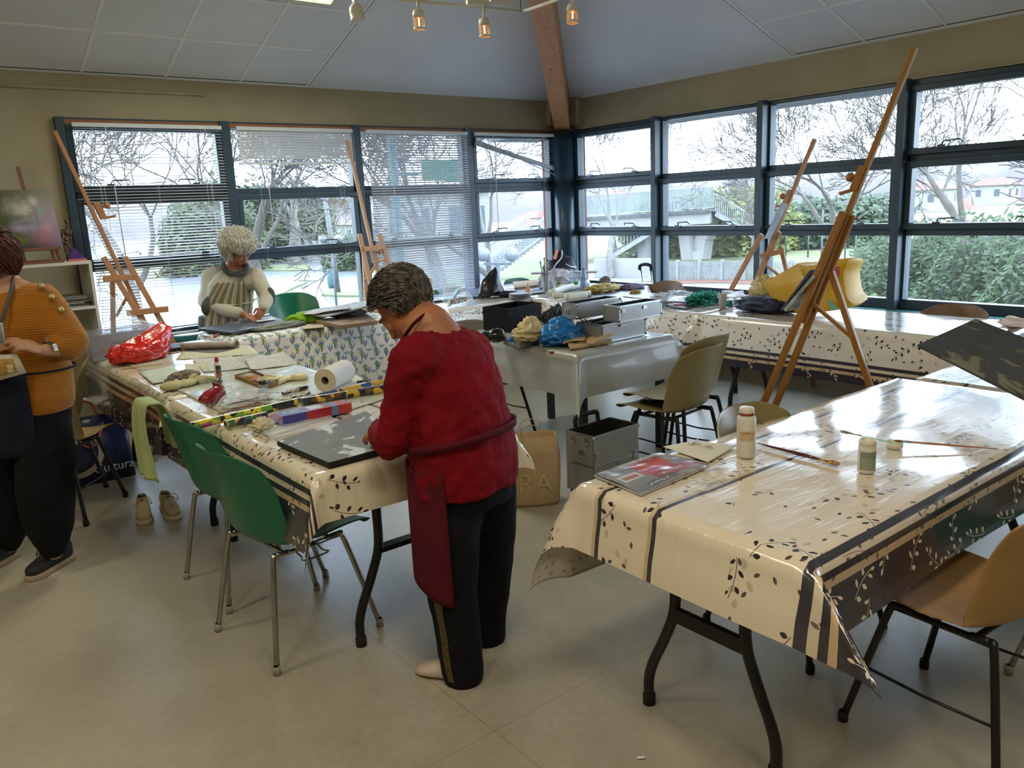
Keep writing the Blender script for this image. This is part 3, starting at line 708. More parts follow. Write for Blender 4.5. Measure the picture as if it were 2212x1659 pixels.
hs = [(1590, 505, 1.1, 'c9866e'), (1625, 470, 1.3, 'c98570'), (1700, 480, 1.2, 'c08272'), (1745, 465, 1.2, 'c97862'), (1790, 490, 1.2, 'b9796a'), (1730, 500, 1.1, 'd0b9a8'), (1985, 478, 1.2, 'c4735c'), (2060, 460, 1.3, 'c97862'), (2120, 440, 1.2, 'c08272'), (2180, 480, 1.3, 'b9705c'), (2010, 410, 1.0, 'c9866e'), (2150, 400, 1.0, 'c97f6a'), (1850, 455, 1.1, 'c98570'), (1330, 430, 1.0, 'c97f6a'), (1060, 500, 1.1, 'c4735c'), (1130, 490, 1.1, 'cf8870'), (1160, 470, 1.1, 'c97862'), (2100, 505, 1.2, 'c0684f')]
pos = ['right of the footbridge', 'above the right bridge stair', 'left of the short easel mast', 'between the two right easels, upper', 'between the two right easels, lower', 'lower row beside the easel mast', 'right of the tall easel', 'in the right hand window, middle', 'high in the right hand window', 'at the right edge', 'highest left in the right hand window', 'highest right in the right hand window', 'just left of the tall easel', 'past the brick pier', 'under the white building', 'between the ivy trunks', 'left of the brick pier', 'above the hedge, low right']
for i, (px, py, s, rc) in enumerate(hs):
    dd = 150+((i*37) % 60); d = rayd(px, py); h2 = V((d.x, d.y, 0)).normalized()*dd; zz = 1.6+d.z/math.hypot(d.x, d.y)*dd
    wall_house(h2.x-3.5*s, h2.x+3.5*s, h2.y-3.5*s, h2.y+3.5*s, zz, 'distant pale house with orange tiled roof, '+pos[i], rc, 'house', 2, 1.5*s, min(zz-3.6, ZG))
# outdoor stair
t = thing('outdoor_stair', 'white railed outdoor staircase behind the twin globe lamp', 'staircase', g(1050, 605))
A, B_ = g(1042, 612), ay(1178, 520, g(1042, 612).y+.0); B_ = V((B_.x, A.y, max(B_.z, -.2))); sd = V((0, 1.6, 0)); m = MB()
for i in range(18): p = A.lerp(B_, i/17.); m.bx(p.x-.18, p.x+.18, p.y-.0, p.y+1.6, p.z-.12, p.z)
m.build('treads', mat('concrete_tread', 'a9adb3', None, 3, .8), t)
for s in (0, 1):
    m = MB(); o = sd*s; m.bar(A+o+V((0, 0, 1.05)), B_+o+V((0, 0, 1.05)), .1, .14); m.bar(A+o+V((0, 0, .1)), B_+o+V((0, 0, .1)), .08, .08)
    for i in range(34): p = A.lerp(B_, i/33.)+o; m.bar(p+V((0, 0, .1)), p+V((0, 0, 1.05)), .035, .035)
    m.build('railing', m_whitem, t)
# twin globe lamps
def globe(px, py, H, dist, label):
    d = rayd(px, py); c = CAMP+d*(dist/V((d.x, d.y, 0)).length); b0 = V((c.x, c.y, ZG)); t = thing('globe_lamp', label, 'street lamp', b0, 'twin globe street lamps')
    MB().cyl(b0, V((c.x, c.y, c.z)), .05, 8).build('pole', mat('lamp_pole', '7d8da3', None, 3, .5), t)
    s = CR*.33; MB().bar(c-s, c+s, .06, .06).build('crossbar', MATS['lamp_pole'], t)
    for k in (-1, 1):
        MB().ell(c+s*k+V((0, 0, .22)), .17, None, 16, 10).build('globe', mat('globe_plastic', 'b9bfc9', 'aab1bd', 2, .2), t)
globe(1075, 570, 3, 19, 'street lamp with two grey globes in front of the white outdoor staircase')
globe(715, 528, 3, 34, 'street lamp with two globes just over the sash of the second window')
# teal pole with sign, lamp post with teal bin
d = rayd(860, 500); c = CAMP+d*(18/V((d.x, d.y, 0)).length); t = thing('sign_pole', 'tall teal street pole with a green sign arm, behind the lowered blind', 'street pole', (c.x, c.y, ZG))
MB().cyl((c.x, c.y, ZG), (c.x, c.y, 3.6), .10, 10).build('pole', mat('teal_pole', '3f9aa6', None, 3, .5), t)
e_ = V((c.x, c.y, 2.35)); f_ = e_+CR*.95+V((0, 0, .1)); MB().cyl(e_, f_, .03, 6).build('arm', MATS['teal_pole'], t)
MB().bar(f_-CR*.35, f_+CR*.55, .05, .42).build('sign_panel', mat('green_sign', '2f9a7c', None, 3, .5), t)
b0 = g(732, 635); t = thing('lamp_post', 'grey lamp post with a teal litter bin on the grass island', 'lamp post', b0)
MB().cyl(b0, b0+V((-.3, 0, 5.2)), .12, 10).build('pole', mat('grey_post', '8d9094', None, 3, .6), t)
MB().lathe([(.2, .3), (.24, .5), (.24, 1.2), (.2, 1.3)], b0-CR*.3, 12).build('bin', mat('teal_bin', '3c8c90', None, 3, .5), t)
p = g(575, 616); 
# lined eaves soffit above the right hand windows
m, b = newmat('soffit_slats'); x, y, z = sep(objc()); ln = mt('PINGPONG', y+x*.0, .045) < .006
NT.links.new(mixc(ln, 'b4b6bc', '6f7178').k, b.inputs['Base Color']); PB(b, rough=.7)
struct(MB().bx(XB+.10, 7.30, -1.5, 8.6, 2.42, 2.50).build('roof_soffit', m)); struct(MB().bx(-1, 7.30, YA+.10, 7.9, 2.42, 2.50).build('roof_soffit', m))

GAIN = 1.0
# ================================================================ TABLES AND CLOTHS
TZ = .75
def leaf_cloth(name, base='e6dccb', shift=0.0, rough=.22, w=1.13, seed=0):
    """printed oilcloth: black and taupe leaf sprigs, dark stripes, dark border with pale sprigs. UV in metres: u across, v along"""
    m, b = newmat(name); u, v, _ = sep(uvc()); u = u+shift
    def sprigs(sc, jit, leaves, off, stem=True, keep=.8):
        p = comb(u+off, v+off*1.7, 0.0); vo = vor(p, sc, jit); pos = X(vo.outputs['Position']); col = X(vo.outputs['Color'])
        cx, cyy, cz = sep(col); dx = vm('SUBTRACT', p, pos); x, y, _z = sep(dx)
        an = cx*6.283; ca = mt('COSINE', an); sa = mt('SINE', an)
        X0_ = x*ca+y*sa; Y0_ = y*ca-x*sa; S = 1.0/sc
        X1 = X0_/S; Y1 = Y0_/S-.35*X1_sq(X1)
        tot = None
        for (lx, ly, la, ll, lw) in leaves:
            c_, s_ = math.cos(la), math.sin(la); ux = ((X1-lx)*c_+(Y1-ly)*s_)/ll; uy = ((Y1-ly)*c_-(X1-lx)*s_)/lw
            k = mt('ABSOLUTE', uy) < (1.0-ux*ux); tot = k if tot is None else mt('MAXIMUM', tot, k)
        if stem: st = (mt('ABSOLUTE', Y1) < .007)*(mt('ABSOLUTE', X1) < .40); tot = mt('MAXIMUM', tot, st)
        return tot*(cyy < keep)
    def X1_sq(a): return a*a
    L1 = [(-.30, .10, 1.0, .085, .045), (-.16, -.10, -1.0, .075, .04), (-.02, .11, 1.1, .08, .045), (.12, -.10, -.9, .07, .04), (.25, .09, .8, .075, .035), (.40, .02, 0, .07, .035)]
    L2 = [(-.25, .12, .9, .10, .055), (-.05, -.11, -1.0, .09, .05), (.15, .11, .9, .095, .05), (.33, -.05, -.4, .09, .045)]
    blk = sprigs(6.6, .85, L1, 3.1+seed, True, .86); tau = sprigs(6.0, .9, L2, 9.3+seed, False, .75); pal = sprigs(7.0, .75, L1, 5.7+seed, True, .95)
    dots = sprigs(15, .9, [(0, 0, .5, .16, .08)], 1.3+seed, False, .55)
    def band(a, b_): return (u > a)*(u < b_)
    W = w
    def sym(a, b_): return mt('MAXIMUM', band(a, b_), band(W-b_, W-a))
    dark = mt('MAXIMUM', u < -.082, u > W+.082)
    inner = (u > 0.0)*(u < W)
    plain = mt('MAXIMUM', band(.20, .445), band(.69, 1.02))
    zone = 1.0-plain*(noi(uvc(), 1.7, 1) < .56)
    c = mixc(inner*tau*zone*.55, base, 'a8977f'); c = mixc(inner*mt('MAXIMUM', blk, dots*.9)*zone, c, '2c2730')
    for (a_, b2, cc) in ((-.022, 0, '3a3640'), (-.042, -.022, 'd9ccb6'), (-.062, -.042, '35313a'), (-.082, -.062, 'c9ae8c')):
        c = mixc(sym(a_, b2), c, cc)
    c = mixc(sym(-.08, -.02)*mt('MAXIMUM', blk, dots)*.8, c, '2c2730')
    for (a_, b2, cc) in ((.452, .468, '3a3640'), (.468, .482, 'cdb797'), (.668, .684, '3a3640'), (.684, .698, 'cdb797')): c = mixc(band(a_, b2), c, cc)
    c = mixc(dark, c, '34313a'); c = mixc(dark*pal, c, 'e2d3ba')
    gb = X(nd('ShaderNodeNewGeometry').outputs['Backfacing']); c = mixc(gb*.72, c, 'a9a4a0')
    NT.links.new(c.k, b.inputs['Base Color']); PB(b, rough=rough, spec=.5, coat=.8, coatr=.09)
    # long soft wrinkles pressed in from folding
    wv = noi(mapv(uvc(), (16, 3, 1), (0, 0, .5)), 2.0, 3, .5, .4); wv2 = noi(uvc(), 2.5, 2)
    bumpn(b, wv*wv2, .006, .8); return m
def cloth(name, label, cat, x0, x1, y0, y1, z, drops, m, axis='x', group=None, wave=.02, flare=.55, n=.03, seed=0, sag=0, lifts=None, flares=None, waven=5.0, uflip=False, vo=0.0, th=.0012):
    """cloth over a box top; drops = (x0 side, x1 side, y0 side, y1 side). axis = long axis the print runs along"""
    d0, d1, d2, d3 = drops; Lx, Ly = x1-x0, y1-y0
    def pts(a, b_): k = max(2, int((b_-a)/n)); return [a+(b_-a)*i/k for i in range(k+1)]
    def axis_pts(dl, L, dh):
        s = set([round(v, 5) for v in pts(-dl, 0)] if dl > 0 else []) | set(round(v, 5) for v in pts(0, L)) | set([round(v, 5) for v in pts(L, L+dh)] if dh > 0 else [])
        return sorted(s)
    us = axis_pts(d0, Lx, d1); vs_ = axis_pts(d2, Ly, d3); P = []; UV = []; R = .018
    def over(t, L): return (t, 0, 0) if 0 <= t <= L else ((0, -1, -t) if t < 0 else (L, 1, t-L))
    for v in vs_:
        for u in us:
            bx_, sx, ox = over(u, Lx); by_, sy, oy = over(v, Ly)
            def hang(o, s, along, dr):
                if o < R*1.57: a = o/R; return R*math.sin(a), -R*(1-math.cos(a))
                k = (o-R*1.57); bl = min(1, k/.12)
                return R+.006+bl*(wave*.55*(1+math.sin(along*waven+seed*2+s))+.012*k/.1), -R-k*(.985)
            if ox == 0 and oy == 0:
                q = V((x0+u, y0+v, z+.0025*mnoise.noise(V((u*5+seed, v*9, 1)))))
            elif oy == 0:
                h, zz = hang(ox, sx, v, 0); q = V((x0+bx_+sx*h, y0+v, z+zz))
            elif ox == 0:
                h, zz = hang(oy, sy, u, 0); q = V((x0+u, y0+by_+sy*h, z+zz))
            else:
                r_ = math.hypot(ox, oy); th_ = math.atan2(oy, ox); hh, zz = hang(r_, sx, 0, 0); fa, fd = (flares or {}).get((sx, sy), (flare, 45)); fl = fa*r_*math.sin(2*th_)**.9
                if r_ < .03: fl *= r_/.03
                dg = V((sx*math.cos(math.radians(fd)), sy*math.sin(math.radians(fd)), 0)); tg = V((sx*math.cos(th_), sy*math.sin(th_), 0))
                zz2 = -math.sqrt(max(1e-6, max(0, -zz)**2-fl*fl*.9)) if -zz > fl*.95 else zz*.35
                q = V((x0+bx_, y0+by_, z))+tg*hh*.9+dg*fl+V((0, 0, zz2))
            q.z = max(q.z, .02)
            if lifts:
                for f in lifts: q = f(q, u, v)
            P.append(q); UV.append(((v, u+vo) if axis == 'x' else (u, v+vo)) if not uflip else ((Ly-v, u+vo) if axis == 'x' else (Lx-u, v+vo)))
    nu = len(us); nv = len(vs_); mb = MB()
    mb.add(P, [(j*nu+i, j*nu+i+1, (j+1)*nu+i+1, (j+1)*nu+i) for j in range(nv-1) for i in range(nu-1)], True, UV)
    o = mb.build(name, m, origin=((x0+x1)/2, (y0+y1)/2, z)); tag(o, label, cat, group)
    return o
m_tabletop = mat('table_laminate', 'b9a98c', 'ae9e82', 5, .5); m_black = mat('black_tube', '1b1b1e', '151518', 8, .35, spec=.4); m_rub = mat('rubber_black', '101012', None, 8, .7)
def folding_table(x0, x1, y0, y1, label, group, long='x', flip=False):
    """slab on two H shaped ends of wishbone tube legs"""
    c = ((x0+x1)/2, (y0+y1)/2, 0); t = thing('folding_table', label, 'table', c, group)
    MB().bx(x0+.012, x1-.012, y0+.012, y1-.012, TZ-.032, TZ-.004).build('tabletop', m_tabletop, t, bevel=.004)
    def W(a, b_, z): return V((a, b_, z)) if long == 'x' else V((b_, a, z))
    a0, a1, b0, b1 = (x0, x1, y0, y1) if long == 'x' else (y0, y1, x0, x1); bm = (b0+b1)/2
    for a in (a0+.13, a1-.13):
        for s in (-1, 1):
            m = MB(); m.tube(bez([W(a, bm+s*.125, TZ-.03), W(a, bm+s*.125, .50), W(a, bm+s*.13, .37), W(a, bm+s*.165, .27), W(a, bm+s*.215, .16), W(a, bm+s*.235, .09), W(a, bm+s*.235, .012)], 5), .0175, 10); lg = m.build('leg', m_black, t)
            m = MB(); m.lathe([(.0, .0), (.021, .0), (.021, .035), (.018, .04)], W(a, bm+s*.235, 0), 12, cap=False); m.build('foot_cap', m_rub, lg)
        m = MB(); m.bar(W(a, bm-.125, .36), W(a, bm+.125, .36), .045, .02) if long == 'y' else m.bar(W(a, bm-.125, .36), W(a, bm+.125, .36), .02, .045); m.build('crossbar', m_black, t)
        m = MB(); dd = 1 if a < (a0+a1)/2 else -1
        m.cyl(W(a, bm, .62), W(a+dd*.42, bm, TZ-.04), .008, 6); m.bar(W(a, bm-.125, .62), W(a, bm+.125, .62), .018, .018); m.build('brace', m_black, t)
    return t
mc1 = leaf_cloth('oilcloth_print_right', 'e4d8c4', 0.0, .2, seed=0)
# right foreground tables
R1 = (1.62, 3.62, .965, 1.745)
folding_table(*R1, 'folding table in the right foreground on black wishbone legs', 'folding tables', 'x')
def liftR(q, u, v): return q
cloth('tablecloth', 'leaf printed oilcloth on the right foreground table, under the bottles and brushes', 'tablecloth', R1[0], R1[1], R1[2], R1[3], TZ, (.215, .02, .205, .36), mc1, 'x', wave=.012, flare=.62, seed=1, vo=.35, flares={(-1, -1): (.72, 72), (-1, 1): (.30, 60)})
R2 = (3.68, 5.3, .86, 1.68)
folding_table(*R2, 'folding table continuing behind the right foreground table, under the tilted canvas', 'folding tables', 'x')
cloth('tablecloth', 'leaf printed oilcloth on the table under the tilted dark canvas at the right edge', 'tablecloth', R2[0], R2[1], R2[2], R2[3], TZ, (.03, .2, .28, .05), leaf_cloth('oilcloth_print_second', 'e6dcc8', -.15, .2, seed=2), 'x', wave=.012, seed=2)
# left tables
L1 = (1.05, 1.86, 2.43, 4.05); L2 = (1.05, 1.86, 4.08, 5.95)
folding_table(*L1, 'folding table nearest on the left, where the person in red works', 'folding tables', 'y')
folding_table(*L2, 'folding table behind the near left table, under the red bag and plastic box', 'folding tables', 'y')
mcL = leaf_cloth('oilcloth_print_left', 'e2d8c0', .055, .24, seed=4)
cloth('tablecloth', 'leaf printed oilcloth on the near left table with the black canvas on it', 'tablecloth', L1[0], L1[1], L1[2], L1[3], TZ+.001, (.29, .10, .17, .06), mcL, 'y', wave=.012, flare=.35, seed=3)
cloth('tablecloth', 'leaf printed oilcloth on the far left table under the red plastic bag', 'tablecloth', L2[0], L2[1], L2[2], L2[3], TZ+.002, (.30, .10, .12, .12), mcL, 'y', wave=.015, flare=.6, seed=5, vo=1.9)
# thin worn plastic sheet over the left tables
def mottled_sheet(name):
    m, b = newmat(name); c = uvc(); n1 = noi(mapv(c, (1, 5, 1)), 5, 5, .6, .5); n2 = noi(c, 3, 4)
    k = mixc(clampx(n1, .5, .62)*.5, 'd9dccb', 'a9bda4'); k = mixc(clampx(n2, .55, .7)*.5, k, 'c9cfd6'); k = mixc(clampx(noi(c, 22, 3), .66, .7)*.7, k, '6d6a66')
    NT.links.new(k.k, b.inputs['Base Color']); PB(b, rough=.25, alpha=.8, coat=.3); bumpn(b, noi(c, 6, 4), .01); return m
m_sheet = mottled_sheet('painted_plastic_sheet')
def sheet(name, label, cat, pts, z, m, group=None, rise=.004, th=.0008, curl=0, seed=0, nu=14, nv=14, uvs=1.0):
    """loose sheet through four corner points (near-left, near-right, far-right, far-left) with gentle crumple"""
    a, b_, c_, d_ = [V(p) if len(p) == 3 else V((p[0], p[1], z)) for p in pts]
    def f(s, t):
        q = a.lerp(b_, s).lerp(d_.lerp(c_, s), t)
        h = rise*(1+1.2*mnoise.noise(V((q.x*9+seed, q.y*9, seed))))
        if curl: h += curl*max(0, abs(s-.5)*2-.55)**2*4*(.5+.5*mnoise.noise(V((seed+s*2, t*2, 4))))+curl*.4*max(0, t-.7)**2*8
        return q+V((0, 0, h))
    mb = MB(); mb.grid(f, nu, nv, lambda s, t: (s*(b_-a).length*uvs, t*(d_-a).length*uvs)); o = mb.build(name, m)
    if label: tag(o, label, cat, group)
    q = o.modifiers.new('t', 'SOLIDIFY'); q.thickness = th; q.offset = 1
    return o
sheet('plastic_sheet', 'paint marked translucent plastic sheet spread over the left tables', 'plastic sheet', [(1.12, 3.0), (1.84, 3.25), (1.84, 5.6), (1.14, 5.35)], TZ+.004, m_sheet, nu=26, nv=60, rise=.002)
# table with the cactus cloth by the far windows
C1 = (1.98, 3.36, 5.78, 6.50)
folding_table(*C1, 'folding table under the cactus printed cloth, in front of the person with white hair', 'folding tables', 'x')
def cactus_mat():
    m, b = newmat('cactus_print'); u, v, _ = sep(uvc()); c = None; col = 'e9e4da'; out = None
    def glyph(sc, ox, oy, shapes, jit=.25):
        p = comb(u+ox, v+oy, 0.0); vo = vor(p, sc, jit); dx = vm('SUBTRACT', p, X(vo.outputs['Position'])); x, y, _z = sep(dx); x = x*sc; y = y*sc; tot = None
        for (lx, ly, la, ll, lw) in shapes:
            c_, s_ = math.cos(la), math.sin(la); ux = ((x-lx)*c_+(y-ly)*s_)/ll; uy = ((y-ly)*c_-(x-lx)*s_)/lw
            k = (ux*ux+uy*uy) < 1.0; tot = k if tot is None else mt('MAXIMUM', tot, k)
        return tot
    blue = glyph(10, 0, 0, [(0, 0, 1.57, .36, .045), (.12, -.05, 1.3, .18, .04), (-.12, .02, 1.8, .2, .04), (.2, .12, 1.57, .15, .035)])
    lblue = glyph(10, .05, .05, [(-.14, .1, -.7, .16, .05), (.14, .1, .7, .16, .05), (0, .14, 1.57, .12, .04), (-.05, .05, -1.2, .16, .03)])
    grn = glyph(9, .02, .06, [(0, 0, 1.57, .2, .1), (-.12, .2, 1.0, .13, .05), (.12, .22, 2.0, .13, .05), (0, .3, 1.57, .12, .05)])
    red = glyph(9, .02, .06, [(-.03, -.24, 0, .09, .04), (.2, -.05, .6, .04, .03)])
    pal = glyph(7, .08, .02, [(0, 0, 1.57, .4, .06)])
    c = mixc(pal*.5, 'e6e0d6', 'a9b8a0'); c = mixc(grn, c, '6f8a55'); c = mixc(red, c, 'a8503f'); c = mixc(lblue*.9, c, '5f82ad'); c = mixc(blue, c, '4a6c9c')
    NT.links.new(c.k, b.inputs['Base Color']); PB(b, rough=.55); bumpn(b, noi(uvc(), 4, 3), .006); return m
def uvswap(o):
    ul = o.data.uv_layers[0].data
    for l in ul: l.uv = (l.uv[1], l.uv[0])
    return o
o = cloth('tablecloth', 'white tablecloth printed with blue and green cacti, hanging low at the front', 'tablecloth', C1[0]-.0, C1[1], C1[2], C1[3], TZ, (.25, .25, .58, .1), cactus_mat(), 'x', wave=.008, seed=6, flare=.3); uvswap(o)
# tables along the windows
A2 = (3.90, 5.66, 5.83, 6.56); B1 = (4.83, 5.65, 3.86, 5.79); B2 = (4.80, 5.62, 1.9, 3.80)
folding_table(*A2, 'folding table along the far windows left of the corner, under the black bag', 'folding tables', 'x')
folding_table(*B1, 'folding table along the right windows nearest the corner', 'folding tables', 'y')
folding_table(*B2, 'folding table along the right windows under the yellow bag', 'folding tables', 'y')
mcB = leaf_cloth('oilcloth_print_window', 'e3dcd2', .225, .2, w=1.6, seed=7)
cloth('tablecloth', 'leaf printed oilcloth on the far window table left of the corner', 'tablecloth', A2[0], A2[1], A2[2], A2[3], TZ, (.25, .10, .36, .05), mcB, 'x', wave=.01, seed=8, flare=.3)
cloth('tablecloth', 'leaf printed oilcloth on the corner table under the bundles and trays', 'tablecloth', B1[0], B1[1], B1[2], B1[3], TZ+.001, (.36, .05, .12, .03), mcB, 'y', wave=.012, seed=9, flare=.3, vo=.7)
cloth('tablecloth', 'leaf printed oilcloth on the window table under the yellow shopping bag', 'tablecloth', B2[0], B2[1], B2[2], B2[3], TZ+.002, (.36, .05, .16, .10), mcB, 'y', wave=.012, seed=10, flare=.55, vo=2.2)
# grey centre table on square black legs
G = (3.13, 3.96, 3.37, 4.60); tg = thing('square_table', 'square table with grey oilcloth in the middle of the room, on black square legs', 'table', ((G[0]+G[2])/2 if 0 else 3.55, 3.77, 0))
MB().bx(G[0]+.01, G[1]-.01, G[2]+.01, G[3]-.01, TZ-.03, TZ-.004).build('tabletop', m_tabletop, tg)
for x in (G[0]+.08, G[1]-.06):
    for y in (G[2]+.06, G[3]-.08): MB().bx(x-.022, x+.022, y-.022, y+.022, 0, TZ-.03).build('leg', m_black, tg, bevel=.002)
m_greycl = mat('grey_oilcloth', 'a3a39c', '9a9a92', 3, .32, .5, 12, coat=.2)
cloth('tablecloth', 'plain grey oilcloth on the square table holding the aluminium case', 'tablecloth', G[0], G[1], G[2], G[3], TZ, (.27, .22, .27, .24), m_greycl, 'x', wave=.012, seed=12, flare=.42, waven=4)
# ================================================================ CHAIRS
def shell_chair(name, label, cm, lm, foot, group, style):
    t = thing(name, label, 'chair', (0, 0, 0), group)
    prof = bez([(0, .235, .418), (0, .215, .437), (0, .12, .440), (0, -.02, .428), (0, -.12, .428), (0, -.185, .470), (0, -.215, .56), (0, -.245, .68), (0, -.285, .815)], 4)
    n = len(prof)-1
    def wd(s):   # half width along the shell
        if s < .12: return .20+.035*math.sin(s/.12*PI/2)
        if s < .5: return .235
        return .235 if s < .88 else .235-.03*((s-.88)/.12)**2
    def f(u, v):
        i = min(n, v*n); k = int(i); fr = i-k; p = prof[k].lerp(prof[min(n, k+1)], fr); x = (u*2-1); w_ = wd(v)
        e = abs(x)**2.2; back = min(1, max(0, (v-.45)/.2))
        tip = max(0, (v-.86)/.14); tipf = max(0, (.06-v)/.06)
        z = p.z+(1-back)*.022*e-tip**2*.045*abs(x)**4; y = p.y+back*.095*e*(1-.15*tip)-tipf*.02*abs(x)**3
        if .35 < v < .62: z += .015*e*math.sin((v-.35)/.27*PI)
        return V((x*w_, y, z))
    mb = MB(); mb.grid(f, 18, n); o = mb.build('seat_shell', cm, t); q = o.modifiers.new('t', 'SOLIDIFY'); q.thickness = .006; q.offset = -1; q = o.modifiers.new('u', 'SUBSURF'); q.levels = 1; q.render_levels = 1
    r = .0105 if style == 'chrome' else .0115
    for sx in (-1, 1):
        for sy in (-1, 1):
            top = V((sx*.165, sy*.13-.01, .408)); ft = V((sx*.232, sy*.225+.005, .0))
            m = MB(); m.tube(bez([top+V((0, -sy*.05, 0)), top, top+V((sx*.012, sy*.02, -.03)), ft+V((0, 0, .012))], 5), r, 9); l = m.build('leg', lm, t)
            m = MB(); m.lathe([(.0, 0), (r*1.35, 0), (r*1.35, .03), (r, .034)], ft, 10, cap=False); m.build('foot_cap', foot, l)
    m = MB()
    for sx in (-1, 1): m.cyl((sx*.165, .13, .405), (sx*.165, -.15, .405), r*.9, 8)
    m.tube([(-.165, .09, .403), (.165, .09, .403)], r*.8, 8); m.tube([(-.165, -.10, .403), (.165, -.10, .403)], r*.8, 8); m.build('seat_frame', lm, t)
    if style == 'chrome':
        for sx in (-1, 1):
            m = MB(); m.tube(bez([(sx*.17, .03, .395), (sx*.20, .03, .385), (sx*.205, .05, .372), (sx*.205, -.05, .372), (sx*.20, -.06, .39), (sx*.17, -.06, .395)], 4), .0035, 6); m.build('link_hook', lm, t)
    else:
        for sx in (-1, 1):
            m = MB(); m.tube([(sx*.209, .192, .20), (sx*.205, 0, .19), (sx*.209, -.19, .20)], .005, 7); m.build('stretcher', lm, t)
    return t
m_chrome = mat('chrome_tube', 'a8a69e', '98968e', 20, .22, metal=.95)
m_green = mat('green_plastic', '0f6b4b', '0d6446', 4, .28, .05, 300, spec=.5); m_beige = mat('beige_plastic', 'a08d66', '98865f', 4, .36, .1, 300)
m_olive = mat('olive_plastic', '8c7f57', '857850', 4, .32, .1, 300); m_brown = mat('brown_plastic', '84664c', '7a5e46', 4, .4); m_oranlit = mat('orange_lit_plastic', 'a8834f', 'a07c4a', 4, .42, .15, 300)  # the tan tone puts orange light into the beige chair's colour
m_grayp = mat('grey_plastic', '9b968b', '928d83', 4, .4)
GR = 'chairs in the room'
ch = shell_chair('shell_chair', 'green plastic shell chair nearest the camera, under the corner of the left table', m_green, m_chrome, m_grayp, GR, 'chrome')
ch.location = (1.09, 2.845, 0); ch.rotation_euler = (0, 0, math.radians(-83.5))
dup(ch, (1.135, 3.415, 0), math.radians(-86), 'green plastic shell chair with the pale green towel over its back')
dup(ch, (2.97, .655, 0), math.radians(-3), 'green plastic shell chair at the right edge of the picture behind the orange lit chair')
for i in range(3): dup(ch, (2.93+.004*i, 6.74+.01*i, .052*i), math.radians(176), 'green shell chair %s of the stack by the far window' % ('at the bottom', 'in the middle', 'on top')[i])
dup(ch, (4.27, 6.73, .03), math.radians(178), 'green shell chair behind the upright paper roll at the far windows')
dup(ch, (5.62, 6.80, 0), math.radians(182), 'green shell chair against the far windows behind the stack of paper plates')
cb = shell_chair('shell_chair', 'beige shell chair on black legs in front of the blue shopping bag', m_beige, m_black, m_rub, GR, 'black')
cb.location = (.65, 5.03, 0); cb.rotation_euler = (0, 0, math.radians(-39))
def recolor(root, m):
    for c in D.objects:
        if c.parent == root and c.name.startswith('seat_shell'):
            c.data = c.data.copy(); c.data.materials[0] = m
    return root
recolor(dup(cb, (.70, 5.57, 0), math.radians(92), 'olive shell chair with its back against the far left table'), m_olive)
recolor(dup(cb, (3.49, 2.98, 0), math.radians(6), 'olive shell chair on black legs in the middle, beside the aluminium trolley case'), m_olive)
recolor(dup(cb, (3.56, 2.99, .05), math.radians(5), 'olive shell chair stacked on the one beside the trolley case, showing behind its back'), m_olive)
recolor(dup(cb, (2.52, 1.56, 0), math.radians(178), 'olive shell chair pushed under the far side of the right foreground table'), m_olive)
recolor(dup(cb, (2.34, .885, 0), math.radians(-4), 'orange lit shell chair on black legs at the right edge, under the foreground tablecloth'), m_oranlit)
recolor(dup(cb, (5.50, 2.39, 0), math.radians(90), 'brown shell chair between the window ledge and the table, its top edge just showing'), m_brown)
cc = recolor(dup(cb, (5.87, 5.24, 0), math.radians(92), 'brown shell chair with strips of tape on its back, by the trolley handle'), m_brown)
recolor(dup(cb, (4.65, 6.72, .0), math.radians(180), 'pale beige shell chair behind the zip bag at the far windows'), mat('cream_plastic', 'c9b8a2', None, 4, .4))
recolor(dup(cb, (3.27, 4.46, 0), math.radians(180), 'grey shell chair pushed under the far end of the grey table'), m_grayp)
m = MB()
bx_ = 6.155
for (y0, z0, y1, z1) in ((5.40, .775, 5.08, .745), (5.38, .72, 5.06, .735)): m.bar((bx_-.012-.0, y0, z0), (bx_-.012, y1, z1), .018, .002, up=(1, 0, 0))
for y in (5.30, 5.22, 5.15): m.bar((bx_-.010, y+.03, .80), (bx_-.016, y, .66), .018, .002, up=(1, 0, 0))
tag(m.build('masking_tape', mat('pale_tape', 'b8aca0', None, 4, .6)), 'strips of pale tape crossed on the back of the brown chair', 'tape', None, 'stuff')

